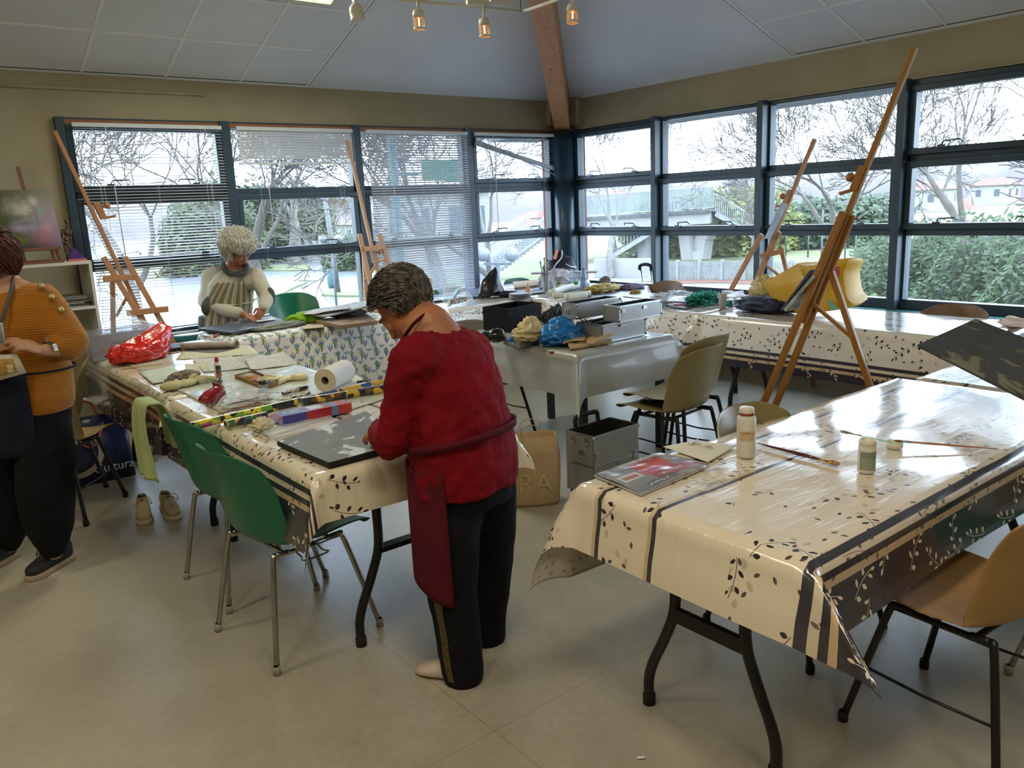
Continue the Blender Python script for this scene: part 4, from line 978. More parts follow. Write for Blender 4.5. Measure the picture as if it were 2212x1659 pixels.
# ================================================================ EASELS
m_pine = wood('easel_pine', 'b9835a', 'a87349', 0, 1, .5); m_ochre = wood('easel_ochre', 'a5702c', '966324', 0, 1, .42); m_dkw = wood('easel_walnut', '7d5234', '6f472c', 0, 1, .5)
def ext0(p0, p1, z=0):
    p0, p1 = V(p0), V(p1); d = p1-p0; return p0+d*((z-p0.z)/d.z)
def easel(label, m, mast, legs, back, cross, ledge, clamp, loc, dirv, w=.035, name='easel', braces=()):
    t = thing(name, label, 'easel', loc, 'wooden easels')
    nrm = V(dirv)
    MB().bar(mast[0], mast[1], w*.8, w*.8, up=nrm).build('mast', m, t, bevel=.002)
    for a, b in legs: MB().bar(a, b, w*1.15, w*.7, up=nrm).build('leg', m, t, bevel=.004)
    MB().bar(back[0], back[1], w, w*.7, up=nrm).build('rear_leg', m, t, bevel=.002)
    for a, b in cross: MB().bar(a, b, w*1.2, w*.7, up=nrm).build('crossbar', m, t, bevel=.002)
    if ledge: o = MB().bar(ledge[0], ledge[1], w*1.3, w*1.8, up=nrm).build('ledge', m, t, bevel=.003)
    for a, b in braces: MB().bar(a, b, w*.6, w*.5, up=nrm).build('brace', m, t)
    c, cd = V(clamp[0]), V(clamp[1]).normalized(); mm = MB(); md = (V(mast[1])-V(mast[0])).normalized()
    mm.bar(c-md*.07, c+md*.06, w*1.3, w*1.2, up=nrm); mm.bar(c+md*.055, c+md*.055+cd*.09, w*.7, w*.5)
    cl = mm.build('clamp', m, t, bevel=.003)
    mm = MB(); mm.lathe([(.0, 0), (.008, 0), (.008, .02), (.022, .03), (.026, .045), (.018, .06), (.0, .062)], c-md*.03+cd*w*.6, 14, cd.to_track_quat('Z', 'Y').to_matrix().to_4x4(), cap=False); mm.build('knob', m, cl)
    return t
y = 6.76
easel('tall pine lyre easel leaning at the leftmost window, above the red bag', m_pine,
      ((1.209, y, 2.275), ext0((1.209, y, 2.275), (1.658, y, .742), .30)),
      [((1.398, y-.03, 1.362), ext0((1.398, y-.03, 1.362), (1.622, y-.06, .80))), ((1.547, y-.03, 1.351), ext0((1.547, y-.03, 1.351), (1.766, y-.06, .758)))],
      ((1.455, y+.04, 1.21), ext0((1.455, y+.04, 1.21), (1.41, y+.07, .79))), [((1.37, y-.05, 1.20), (1.60, y-.05, 1.195))],
      ((1.50, y-.06, .925), (1.80, y-.05, .925)), ((1.43, y, 1.70), (.6, -.3, .1)), (1.6, y, 0), (0, 1, 0), braces=[((1.545, y-.02, 1.08), (1.44, y+.04, .90))])
y = 6.74
easel('pine lyre easel standing at the mullion behind the head of the person in red', wood('easel_pale', 'c99c78', 'bc8e69', 0, 1, .5),
      ((3.525, y, 2.241), ext0((3.525, y, 2.241), (3.735, y, .999), .30)),
      [((3.552, y-.03, 1.416), ext0((3.552, y-.03, 1.416), (3.66, y-.06, .62))), ((3.758, y-.03, 1.404), ext0((3.758, y-.03, 1.404), (3.87, y-.06, .9)))],
      ((3.615, y+.03, 1.30), ext0((3.615, y+.03, 1.30), (3.60, y+.05, .62))), [((3.575, y-.05, 1.275), (3.80, y-.05, 1.285))],
      ((3.62, y-.06, .93), (3.78, y-.05, .93)), ((3.70, y, 1.2), (.6, -.3, .1)), (3.65, y, 0), (0, 1, 0), braces=[((3.71, y-.02, 1.12), (3.60, y+.02, .99))])
x = 6.02
e3 = easel('short pine easel with a pale board behind the window table', m_pine,
      ((x, 3.676, 2.014), ext0((x, 3.676, 2.014), (x, 4.27, .70), .32)),
      [((x-.05, 4.11, 1.275), ext0((x-.05, 4.11, 1.275), (x-.05, 4.50, .65))), ((x-.02, 3.96, 1.295), ext0((x-.02, 3.96, 1.295), (x-.02, 4.30, .62)))],
      ((x+.05, 3.985, 1.16), (x+.04, 3.62, .0)), [((x-.07, 4.10, 1.09), (x-.03, 3.90, 1.14))],
      None, ((x, 3.90, 1.56), (0, 1, -.1)), (x, 4.2, 0), (1, 0, 0), braces=[((x-.02, 4.06, 1.0), (x+.03, 3.88, .86))])
a, b, c, d = ax(1688, 437, 5.97), ax(1702, 441, 5.97), ax(1663, 513, 5.95), ax(1649, 516, 5.95)
m = MB(); n0 = V((.30, .10, .05)); m.add([ax(1688, 437, 5.93), ax(1703, 441, 5.93), ax(1665, 514, 5.93), ax(1650, 516, 5.93)]+[ax(1688, 437, 5.96), ax(1703, 441, 5.96), ax(1665, 514, 5.96), ax(1650, 516, 5.96)], [(0, 1, 2, 3), (7, 6, 5, 4), (0, 4, 5, 1), (1, 5, 6, 2), (2, 6, 7, 3), (3, 7, 4, 0)])
tag(m.build('board', mat('pale_blue_board', 'b9c9e2', '7f9ccb', 3, .5)), 'narrow pale blue and white board leaning on the short easel', 'board')
x = 4.27
e4 = easel('tallest easel, ochre varnished, standing on the floor in front of the yellow bag', m_ochre,
      ((x, 2.074, 2.286), ext0((x, 2.074, 2.286), (x, 2.842, .323), .85)),
      [((x-.03, 2.40, 1.49), ext0((x-.03, 2.40, 1.49), (x-.06, 2.87, .30))), ((x+.03, 2.38, 1.47), ext0((x+.03, 2.38, 1.47), (x+.06, 2.85, .30)))],
      ((x, 2.475, 1.155), (x, 1.99, .0)), [((x-.08, 2.61, .93), (x+.10, 2.61, .93))],
      ((x-.16, 2.72, .90), (x+.16, 2.72, .90)), ((x, 2.335, 1.66), (0, 1, -.25)), (x, 2.5, 0), (1, 0, 0), braces=[((x, 2.60, .98), (x, 2.34, .80))])

# canvases clipped on the tall easel
a0 = ax(1708, 668, x); a1 = ax(1772, 594, x)
tag(MB().bar(a0, a1, .02, .13, up=(1, 0, 0)).build('canvas', mat('grey_sketch', 'b9bcae', '6f7472', 14, .7)), 'small grey sketch board resting on the ledge of the tall easel', 'canvas')
tag(MB().bar(a0+V((0, .028, 0)), a1+V((0, .028, .03)), .012, .11, up=(1, 0, 0)).build('canvas', mat('dark_frame', '35373f', '4d5670', 9, .5)), 'thin dark board in front of the grey sketch on the tall easel', 'canvas')

# ================================================================ SHELF UNIT, TABLE EASEL, PAINTING, MANIKIN
m_shelf = mat('shelf_white', 'cfcdc2', 'c6c4b9', 4, .5)
ys_ = 6.40; P_ = lambda px, py: ay(px, py, ys_)
xr = P_(197, 563).x; zt_ = P_(197, 563).z; xl = -.15
t = thing('shelf_unit', 'white open shelf unit behind the person in the mustard sweater', 'shelf', ((xl+xr)/2, ys_+.18, 0))
z2 = P_(205, 660).z
MB().bx(xl, xr, ys_, ys_+.36, zt_-.022, zt_).build('top', m_shelf, t, bevel=.002)
MB().bx(xr-.02, xr, ys_, ys_+.36, 0, zt_-.022).build('side_panel', m_shelf, t)
MB().bx(xl, xl+.02, ys_, ys_+.36, 0, zt_-.022).build('side_panel', m_shelf, t)
MB().bx(xl+.02, xr-.02, ys_, ys_+.36, z2-.02, z2).build('shelf_board', m_shelf, t); MB().bx(xl+.02, xr-.02, ys_, ys_+.36, .35, .37).build('shelf_board', m_shelf, t)
MB().bx(xl+.02, xr-.02, ys_+.35, ys_+.36, .37, z2-.02).build('back_panel', m_shelf, t)
R = random.Random(3)
for i in range(7):
    o = MB().bx(xr-.46+R.uniform(-.01, .01), xr-.05+R.uniform(-.03, .02), ys_+.03, ys_+.33, z2+.011*i+.001, z2+.011*i+.0085).build('folder', mat('folder_%d' % (i % 3), ('8d8a80', '4a4a4c', 'b0ada2')[i % 3], None, 4, .6), bevel=.002)
    tag(o, 'flat folder in the pile on the middle shelf, '+('bottom', 'second from the bottom', 'third from the bottom', 'in the middle', 'third from the top', 'second from the top', 'topmost')[i], 'folder', 'flat folders on the shelf')
# table easel with flower painting
xe = P_(60, 470).x; t = thing('table_easel', 'small brown table easel on the white shelf holding the flower painting', 'easel', (xe, ys_+.1, zt_))
def q_(px, py, dy=0): p = ay(px, py, ys_+dy); return p
MB().bar(q_(38, 360, .16), q_(60, 440, .14), .022, .014, up=(0, 1, 0)).build('mast', m_dkw, t)
MB().bar(q_(38, 542, .0), q_(131, 535, .0), .022, .035, up=(0, 1, 0)).build('ledge', m_dkw, t, bevel=.003)
for a, b in (((48, 545), (55, 565)), ((121, 540), (129, 556)), ((112, 540), (116, 556))): MB().bar(q_(a[0], a[1], .01), V((q_(b[0], b[1], .03).x, ys_+.03, zt_+.012)), .018, .018, up=(0, 1, 0)).build('leg', m_dkw, t)
MB().bx(q_(50, 560).x, q_(139, 558).x, ys_+.01, ys_+.045, zt_, zt_+.02).build('base_rail', m_dkw, t); MB().bx(q_(50, 560).x, q_(118, 555).x, ys_+.19, ys_+.22, zt_, zt_+.02).build('base_rail', m_dkw, t)
def flower_paint():
    m, b = newmat('flower_painting'); c = uvc(); x_, y_, _ = sep(c); n = noi(c, 4, 4, .6, .6); k = mixc(clampx(x_+n*.5-.25, .2, .8), '5f7150', '8a7480'); k = mixc(clampx(y_+n*.3, .65, 1.1), k, '6e6f5f')
    def blob(cx, cyy, rx, ry, col, prev, soft=.3, am=1.0):
        ux = (x_-cx)/rx; uy = (y_-cyy)/ry; d = mt('SQRT', ux*ux+uy*uy)+(noi(c, 9, 5, .6, 1.2)-.5)*1.3; return mixc(clampx(1.0-d, 0, soft)*am, prev, col)
    k = blob(.72, .18, .22, .22, 'b0707c', k, .8, .8); k = blob(.82, .35, .12, .12, 'b97f8a', k, .6, .6); k = blob(.35, .15, .16, .10, '7f9a4a', k, .6, .8)
    k = blob(.30, .72, .30, .20, 'a9a8a3', k, .9, .9); k = blob(.45, .66, .22, .12, 'b9b7b2', k, .7, .7); k = blob(.66, .80, .13, .12, 'b5adb0', k, .9, .8); k = blob(.44, .40, .30, .15, '938da6', k, .7, .95); k = blob(.50, .44, .20, .05, '6b6a72', k, .8, .8); k = blob(.36, .36, .16, .06, 'aaa4bb', k, .8, .8)
    k = blob(.68, .52, .015, .18, '4f6a55', k, .4); k = blob(.78, .66, .06, .08, '6d8878', k, .4)
    NT.links.new(k.k, b.inputs['Base Color']); PB(b, rough=.6); bumpn(b, noi(c, 40, 4), .002); return m
A_, B_, C_, D_ = q_(-14, 410, .10), q_(106, 410, .10), q_(137, 533, .02), q_(-6, 545, .02)
m = MB(); m.grid(lambda u, v: D_.lerp(C_, u).lerp(A_.lerp(B_, u), v), 2, 2); o = m.build('painting', flower_paint()); q = o.modifiers.new('t', 'SOLIDIFY'); q.thickness = .02; q.offset = -1
tag(o, 'unframed painting of pale flowers on green and pink, on the small table easel', 'painting')
# wooden manikin with a purple and coral wedge
def capsules(mb, segs, n=10):
    for p0, p1, r0, r1 in segs:
        p0, p1 = V(p0), V(p1); mb.tube([p0, p1], [r0, r1], n); mb.ell(p0, r0, None, n, 6); mb.ell(p1, r1, None, n, 6)
b0 = q_(150, 560, .12); H = .30; dz = lambda px, py: ay(px, py, ys_+.10)
t = thing('manikin', 'dark wooden artist manikin standing on the shelf beside the flower painting', 'manikin', (b0.x, ys_+.1, zt_))
m = MB(); hd = dz(143, 478); m.ell(hd, (.012, .012, .017)); capsules(m, [(dz(143, 486), dz(144, 494), .005, .005), (dz(135, 497), dz(151, 497), .006, .006)]); m.ell(dz(144, 503), (.022, .013, .026)); m.ell(dz(142, 517), (.014, .011, .016))
m.ell(dz(142, 526), (.018, .012, .013)); capsules(m, [(dz(133, 498), dz(134, 512), .007, .006), (dz(134, 513), dz(135, 524), .005, .004), (dz(153, 498), dz(153, 511), .007, .006), (dz(153, 512), dz(150, 522), .005, .004)])
capsules(m, [(dz(139, 531), dz(143, 543), .009, .007), (dz(143, 544), dz(145, 553), .006, .005), (dz(147, 531), dz(153, 540), .009, .007), (dz(153, 541), dz(160, 550), .006, .005)]); m.build('figure', mat('dark_wood_figure', '3f2a22', '4d342a', 6, .4), t)
m = MB(); capsules(m, [(dz(145, 553), V((dz(145, 553).x, ys_+.1, zt_+.01)), .005, .006)]); m.build('stand', m_black, t)
w0 = dz(146, 557); m = MB(); m.prism([(-.0, 0), (.11, 0), (.045, .085)], .05, Matrix.Translation((w0.x, ys_+.14, zt_+.016)) @ Matrix.Rotation(PI/2, 4, 'X')); t2 = thing('sharpener_wedge', 'purple wedge on a coral base beside the manikin on the shelf', 'wedge', (w0.x+.05, ys_+.1, zt_))
m.build('wedge', mat('purple_card', '4f2a78', None, 4, .5), t2); MB().bx(w0.x, w0.x+.12, ys_+.085, ys_+.145, zt_, zt_+.016).build('base', mat('coral_plastic', 'c9705c', None, 4, .5), t2)
# ================================================================ THINGS ON THE TABLES
def text(parent, s, P0, ux, uy, size, m, name='lettering', shear=0, ext=.0004):
    cu = D.curves.new('t', 'FONT'); cu.body = s; cu.size = size; cu.extrude = ext; cu.shear = shear; cu.align_x = 'CENTER'; cu.align_y = 'CENTER'
    o = D.objects.new('t', cu); COL.objects.link(o); dg = bpy.context.evaluated_depsgraph_get(); me = D.meshes.new_from_object(o.evaluated_get(dg)); D.objects.remove(o)
    me.materials.clear(); me.materials.append(m); q = D.objects.new(name, me); COL.objects.link(q)
    x = V(ux).normalized(); y = (V(uy)-x*V(uy).dot(x)).normalized(); z = x.cross(y); M = Matrix((x, y, z)).transposed().to_4x4(); M.translation = V(P0)-V(parent['_o'])+z*.0012
    q.parent = parent; q.matrix_local = M; return q
def crumple(name, label, cat, c, r, m, seed=0, amp=.35, fr=2.2, n=44, k=26, parent=None, z0=None, peak=None, rz=0, group=None, sm=True, pw=1.0, build=True):
    """crumpled soft lump: ridged noise on an ellipsoid, flat where it rests"""
    c = V(c); z0 = c.z if z0 is None else z0; mb = MB(); Rm = Matrix.Rotation(rz, 3, 'Z')
    def f(u, v):
        t = PI*v; a = 2*PI*u; d = V((math.sin(t)*math.cos(a), math.sin(t)*math.sin(a), -math.cos(t)))
        q = d*fr+V((seed*3.7, seed*1.3, seed*2.1)); h = 0; am = 1
        for o_ in range(4): h += am*(1-2.2*abs(mnoise.noise(q))); q = q*2.1; am *= .5
        s = 1+amp*(h-.75); p = Rm @ V((d.x*r[0]*s, d.y*r[1]*s, d.z*r[2]*s))
        if peak: 
            w_ = max(0, d.dot(V(peak[0]).normalized()))**peak[2]; p = p+V(peak[1])*w_
        p = p+V((0, 0, r[2]*.72)); p.z = max(0.0008*d.length, p.z) if p.z > 0 else .0008+.0*p.z
        return V((c.x+p.x, c.y+p.y, z0+p.z))
    mb.grid(f, n, k, sm=sm)
    if not build: return mb
    o = mb.build(name, m, parent)
    if label: tag(o, label, cat, group)
    return o
def brush(label, p0, p1, hc, r=.005, tipc='b89a7c', tl=.03, fl=.05, ferr='b9bcc0', group='paint brushes', cat='paintbrush', name='paintbrush', flat=1.0, band=None):
    """p0 handle end, p1 bristle tip"""
    p0, p1 = V(p0), V(p1); d = (p1-p0); L = d.length; d.normalize(); t = thing(name, label, cat, p0.lerp(p1, .5), group)
    a = p1-d*(tl+fl); b_ = p1-d*tl; m = MB(); m.tube([p0, p0+d*L*.1, p0+(a-p0)*.75, a], [r*.4, r*.55, r*1.1, r*.8], 8); m.build('handle', hc, t)
    m = MB(); m.tube([a-d*.002, a.lerp(b_, .5), b_], [r*.9, r*1.0, r*1.25*flat], 10, ry=1/flat if flat > 1 else 1); m.build('ferrule', mat('ferrule_'+ferr, ferr, None, 9, .25, metal=.9), t)
    m = MB(); m.tube([b_, b_+d*tl*.6, p1], [r*1.15*flat, r*1.2*flat, r*.5*flat], 10, ry=1/flat if flat > 1 else 1); m.build('bristles', mat('bristle_'+tipc, tipc, None, 90, .8), t)
    return t
def slabq(name, label, cat, pts, z, h, m, bevel=.001, group=None, parent=None):
    """flat slab whose footprint is given by points"""
    q = [V(p) for p in pts]; mb = MB(); mb.prism([(p.x, p.y) for p in q], h, Matrix.Translation((0, 0, z)))
    a = sum((q[(i+1) % len(q)].x-q[i].x)*(q[(i+1) % len(q)].y+q[i].y) for i in range(len(q)))
    if a > 0: mb.f = [f[::-1] for f in mb.f]
    o = mb.build(name, m, parent, bevel=bevel)
    if label: tag(o, label, cat, group)
    return o
def rectq(c, ux, lx, ly):
    """rectangle footprint centred at c with long side along ux"""
    u = V((ux[0], ux[1], 0)).normalized(); v = V((-u.y, u.x, 0)); c = V(c)
    return [c-u*lx/2-v*ly/2, c+u*lx/2-v*ly/2, c+u*lx/2+v*ly/2, c-u*lx/2+v*ly/2]
T1 = TZ+.0065; TR = TZ+.004
W_ = lambda n, c, **k: mat(n, c, None, 8, k.pop('rough', .6), **k)
# --- right foreground table
def catalog_mat():
    m, b = newmat('catalogue_cover'); u, v, _ = sep(uvc()); c = mixc(clampx(noi(uvc(), 2.2, 4), .35, .65), '6f7078', '9b9a98')
    def rect(a0, a1, b0, b1, col, prev, am=1.0, sk=0.0): uu = u+v*sk; return mixc((uu > a0)*(uu < a1)*(v > b0)*(v < b1)*am, prev, col)
    c = rect(.42, .86, .52, .86, 'c0553c', c, 1, .05); c = rect(.38, .80, .36, .53, 'b8566a', c, .9, .05); c = rect(.40, .96, .14, .36, '9a4440', c, .85, .02)
    c = rect(.06, .34, .40, .62, 'c9c4bd', c); c = rect(.10, .30, .45, .55, 'a2473e', c, .8); c = rect(.20, .60, .06, .20, '5b5f66', c, .8)
    tx = noi(mapv(uvc(), (60, 16, 1)), 1.0, 1) > .55
    c = mixc(((v > .88)*(u > .3)+(v > .24)*(v < .30)*(u > .45)*(u < .8)+(v > .10)*(v < .15)*(u > .2)*(u < .5))*tx, c, 'e6e2dc')
    NT.links.new(c.k, b.inputs['Base Color']); PB(b, rough=.18, coat=.5); bumpn(b, noi(uvc(), 2, 2), .01); return m
ca = [az(1385, 1073, TR), az(1532, 1008, TR), az(1420, 986, TR), az(1283, 1030, TR)]
t = thing('catalogue', 'glossy shop catalogue with red panels lying on the near left corner of the foreground table', 'catalogue', (ca[0]+ca[2])*.5)
mb = MB(); mb.grid(lambda u, v: ca[0].lerp(ca[1], u).lerp(ca[3].lerp(ca[2], u), v)+V((0, 0, .008+.004*math.sin(v*3)+.006*v*u+.002*mnoise.noise(V((u*3, v*3, 2))))), 14, 14)
o = mb.build('cover', catalog_mat(), t); mb = MB(); mb.prism([(p.x, p.y) for p in (ca[0].lerp(ca[2], .01), ca[1], ca[2], ca[3])], .006, Matrix.Translation((0, 0, TR))); mb.build('pages', W_('page_edges', 'cfcac0'), t)
mid = ca[0].lerp(ca[1], .62).lerp(ca[3].lerp(ca[2], .62), .78); text(t, 'TOURCOING', mid+V((0, 0, .019)), ca[1]-ca[0], ca[3]-ca[0], .028, W_('print_red', '8e2f25'))
m_paper = mat('paper_cream', 'd8d3bd', 'cdc8b0', 5, .7); m_paperw = mat('paper_white', 'd9dadb', 'd0d2d4', 5, .7); m_news = None
def news_mat(name, c1, c2, ink='55534e', sc=1.0):
    m, b = newmat(name); c = uvc(); u, v, _ = sep(mapv(c, (sc, sc, 1))); ln = mt('FRACT', v*45.0) < .5; wd_ = noi(mapv(c, (90*sc, 45*sc, 1)), 1, 1) > .45; blk = noi(mapv(c, (3*sc, 4*sc, 1)), 1.6, 1)
    base = mixc(noi(c, 3, 2), c1, c2); k = mixc(ln*wd_*(blk > .47)*.6, base, ink); k = mixc((blk < .38)*clampx(noi(c, 14, 5), .35, .6)*.7, k, ink)
    NT.links.new(k.k, b.inputs['Base Color']); PB(b, rough=.8); return m
m_news = news_mat('newsprint', 'cfccc4', 'bdbab2'); m_newsy = news_mat('newsprint_yellow', 'd2ceb0', 'c3bfa0', '5e5c4c'); m_newsb = news_mat('newsprint_bluish', 'b9bfca', 'a3aab8', '5f6675', .6)
ev = [az(1530, 1000, TR), az(1590, 965, TR), az(1500, 953, TR), az(1432, 968, TR)]
o = sheet('envelope', 'cream envelope sheet with faint printing beside the red banded bottle', 'envelope', ev, TR, m_paper, rise=.003, seed=4); e_ = V(ev[0])
t_ = o
mb = text(o, '1969-1977', (ev[0]+ev[1]+ev[2]+ev[3])*.25+V((.02, .01, .008)), ev[0]-ev[3], ev[2]-ev[3], .022, W_('faint_print', 'a59a86'))
for i, (px, py, s) in enumerate(((1497, 960, .06), (1534, 968, .035), (1545, 1010, .07), (1528, 1036, .06), (1505, 1045, .05), (1540, 1046, .06), (1482, 1025, .045), (1560, 1000, .05), (1520, 1060, .03))):
    c = az(px, py, TR); a = i*1.1; pts = [c+V((math.cos(a+k*1.4+.3*k*k)*s*(.5+.15*k), math.sin(a+k*1.4+.3*k*k)*s*.4, 0)) for k in range(4)]
    o = sheet('paper_scrap', 'torn paper scrap beside the catalogue on the foreground table', 'paper scrap', pts, TR+.001, m_paper if i % 2 else m_paperw, 'torn paper scraps by the catalogue', rise=.006, seed=i, nu=5, nv=5, curl=.01)
    o['label'] = ('small torn paper scrap ' + ('on the envelope, left', 'on the envelope, right', 'right of the catalogue, large', 'under the catalogue corner, upper', 'under the catalogue corner, lower', 'right of the catalogue corner, curled', 'lying on the catalogue', 'left of the bottle foot', 'nearest the camera beside the catalogue')[i]); del o['group']
# big glue bottle with red band
c = az(1611, 985, TR); t = thing('glue_bottle', 'tall white plastic bottle with a dark red band under its cap', 'bottle', c); mw = mat('white_plastic', 'd9d6cb', 'd2cfc4', 6, .32, sss=.1)
s_ = 1.0; h = ay(1611, 880, c.y).z-c.z; r = .031
m = MB(); m.lathe([(0, 0), (r*.93, 0), (r, .006), (r, h*.74), (r*.97, h*.80), (r*.78, h*.85), (r*.78, h*.86)], c, 32, cap=False); m.build('body', mw, t)
m = MB(); m.lathe([(r*.80, h*.855), (r*.86, h*.857), (r*.86, h*.893), (r*.80, h*.895)], c, 32, cap=False); m.build('red_band', W_('dark_red_plastic', '8e1f26', rough=.35), t)
m = MB(); m.lathe([(r*.76, h*.895), (r*.77, h*.97), (r*.72, h*.995), (0, h)], c, 32, cap=False); m.build('cap', mw, t)
def wraplabel(t, c, r, z0, z1, a0, a1, m, name='label_sticker'):
    mb = MB(); mb.grid(lambda u, v: V((c.x+r*math.cos(a0+(a1-a0)*u), c.y+r*math.sin(a0+(a1-a0)*u), c.z+z0+(z1-z0)*v)), 14, 1); return mb.build(name, m, t)
def label_mat(name, bg_, l1, l2, bands):
    m, b = newmat(name); u, v, _ = sep(uvc()); k = mixc(0.0, bg_, bg_)
    for (v0, v1, col) in bands: k = mixc((v > v0)*(v < v1), k, col)
    ln = (mt('FRACT', v*9.0) < .45)*(noi(mapv(uvc(), (26, 9, 1)), 1.5, 1) > .42)*(u > .08)*(u < .92); k = mixc(ln*(v < .66)*.75, k, l1)
    NT.links.new(k.k, b.inputs['Base Color']); PB(b, rough=.4); return m
def toward(c): return math.atan2(-c.y, -c.x)
a = toward(c); wraplabel(t, c, r+.0005, h*.36, h*.56, a-.75, a+.95, label_mat('cream_label', 'd9c39a', '7b5a3d', '', [(.70, .92, 'd8b98c')]))
uvd = V((-math.sin(a+.1), math.cos(a+.1), 0)); text(t, 'Creez facilement', c+V((math.cos(a+.1), math.sin(a+.1), 0))*(r+.001)+V((0, 0, h*.525)), uvd, (0, 0, 1), .0068, W_('print_red', '8e2f25'))
# white jar with green label, its lid, brushes
c = az(1871, 1018, TR); t = thing('paint_jar', 'small white jar with a grey green label, open, right of the dark red brush', 'jar', c); h = ay(1871, 950, c.y).z-c.z; r = .0262
m = MB(); m.lathe([(0, 0), (r*.95, 0), (r, .004), (r, h*.74), (r*.93, h*.82)], c, 30, cap=False); m.build('body', mw, t)
m = MB(); m.lathe([(r*.93, h*.82), (r*.97, h*.83), (r*.97, h*.97), (r*.88, h), (r*.8, h*.985), (r*.78, h*.86), (0, h*.84)], c, 30, cap=False); m.build('neck', mw, t)
a = toward(c); wraplabel(t, c, r+.0005, h*.10, h*.66, a-.8, a+1.2, label_mat('green_label', '7b8a76', 'a9b3a2', '', []))
c = az(1932, 966, TR); t = thing('jar_lid', 'upturned white jar lid with a brush resting on it', 'lid', c); r = .0262
MB().lathe([(0, 0), (r*.97, 0), (r, .004), (r, .019), (r*.93, .019), (r*.90, .005), (0, .004)], c, 30, cap=False).build('rim', mw, t)
mdr = mat('dark_red_lacquer', '5a1a1e', '4c1518', 4, .25, coat=.5)
brush('broad brush with a dark red handle and golden ferrule lying across the foreground table', az(1638, 958, TR+.008), az(1813, 1003, TR+.008), mdr, .0062, 'b08c74', .018, .055, 'b98f3f', None, flat=1.7)
brush('clear handled flat brush resting on the white jar', az(1952, 962, TR+.022), az(1815, 931, TR+.05), thin('clear_acrylic', 'cfe9d0', .35, .1, 'd9f2dd'), .0042, 'a8a08c', .018, .05, 'b9bcc0', None, flat=1.6)
brush('thin brush with an orange brown handle lying from the lid to the right', az(2155, 970, TR+.006), az(1932, 952, TR+.024), mat('orange_lacquer', 'b8754a', None, 6, .3), .0036, '8a4c34', .02, .03, 'b9bcc0', None)

# --- near left table
def can_mat(name, cols, n1=4.0):
    m, b = newmat(name); c = uvc(); k = mixc(clampx(noi(c, n1, 5), .35, .65), cols[0], cols[1]); k = mixc(clampx(noi(mapv(c, (1, 1, 1), (0, 0, .4), (3, 1, 0)), 2.6, 6, .62, .8), .57, .60), k, cols[2]) if len(cols) > 2 else k
    NT.links.new(k.k, b.inputs['Base Color']); PB(b, rough=.5); bumpn(b, noi(c, 60, 4), .0015); return m
def canvas(name, label, cat, pts, h, front, edge, group=None):
    """stretched canvas: painted face on a boxed frame. pts counter-clockwise seen from the painted side"""
    q = [V(p) for p in pts]; n = (q[1]-q[0]).cross(q[3]-q[0]).normalized(); t = thing(name, label, cat, (q[0]+q[2])*.5-n*h, group)
    m = MB(); b_ = [p-n*h for p in q]; m.add(q+b_, [(7, 6, 5, 4), (0, 4, 5, 1), (1, 5, 6, 2), (2, 6, 7, 3), (3, 7, 4, 0), (0, 1, 2, 3)]); m.build('stretcher', edge, t, bevel=.002)
    m = MB(); cc_ = (q[0]+q[2])*.5; e = [p+(cc_-p).normalized()*.003+n*.0006 for p in q]; m.grid(lambda u, v: e[0].lerp(e[1], u).lerp(e[3].lerp(e[2], u), v), 2, 2); m.build('painted_face', front, t); return t
m_cedge = mat('black_canvas_edge', '141415', '1b1b1c', 9, .6)
zc_ = T1+.020
canvas('canvas', 'black canvas with white brushmarks that the person in red is painting', 'canvas', [az(710, 1000, zc_), az(905, 948, zc_), az(790, 888, zc_), az(598, 953, zc_)], .019, can_mat('canvas_paint_black', ('3d4146', '4c5157', 'b9c2cd')), m_cedge)
def roll(name, label, cat, p0, p1, r, m, endm=None, parent=None, hole=.4, group=None):
    p0, p1 = V(p0), V(p1); t = thing(name, label, cat, p0.lerp(p1, .5)+V((0, 0, -r)), group) if label else parent
    M = (p1-p0).to_track_quat('Z', 'Y').to_matrix().to_4x4(); L = (p1-p0).length
    MB().lathe([(r, 0), (r, L)], p0, 40, M, cap=False).build('paper', m, t)
    e = MB(); e.lathe([(r*hole, 0), (r*.999, 0)], p0, 40, M, cap=False); e.lathe([(r*.999, L), (r*hole, L)], p0, 40, M, cap=False); e.build('end_face', endm or m, t)
    c_ = MB(); c_.lathe([(r*hole, L), (r*hole, 0)], p0, 24, M, cap=False); c_.lathe([(r*hole*.86, 0), (r*hole*.86, L)], p0, 24, M, cap=False); c_.build('core', W_('card_core', '8f7c60'), t); return t
def embossed(name, c1, c2):
    m, b = newmat(name); v = vor(mapv(objc(), (1, 1, 1)), 95, .2, dim='3D'); NT.links.new(mixc(clampx(noi(objc(), 6, 2), .3, .7), c1, c2).k, b.inputs['Base Color']); PB(b, rough=.85); bumpn(b, X(v.outputs['Distance']), .0012); return m
m_tow = embossed('paper_towel', 'dedcd6', 'd4d3ce')
r = .058; a = az(703, 826, T1+r); b_ = az(742, 806, T1+r); dr = (b_-a).normalized(); dr = V((.78, .62, 0)).normalized()
a = az(702, 822, T1+r); roll('kitchen_roll', 'white kitchen paper roll lying on its side on the left table', 'paper roll', a, a+dr*.23, r, m_tow, mat('roll_end', 'cfc7ae', 'c6bea5', 40, .9), hole=.33)
def stripes_mat(name, cols, sc=30):
    m, b = newmat(name); v = vor(mapv(objc(), (1, 1, 1)), sc, 1, dim='3D'); r_, g_, b__ = sep(X(v.outputs['Color'])); k = mixc(r_ > .5, cols[0], cols[1]); k = mixc(g_ > .62, k, cols[2]); k = mixc(b__ > .74, k, cols[3]); k = mixc(X(v.outputs['Distance']) < .12, k, '22222a')
    NT.links.new(k.k, b.inputs['Base Color']); PB(b, rough=.2, coat=.5); return m
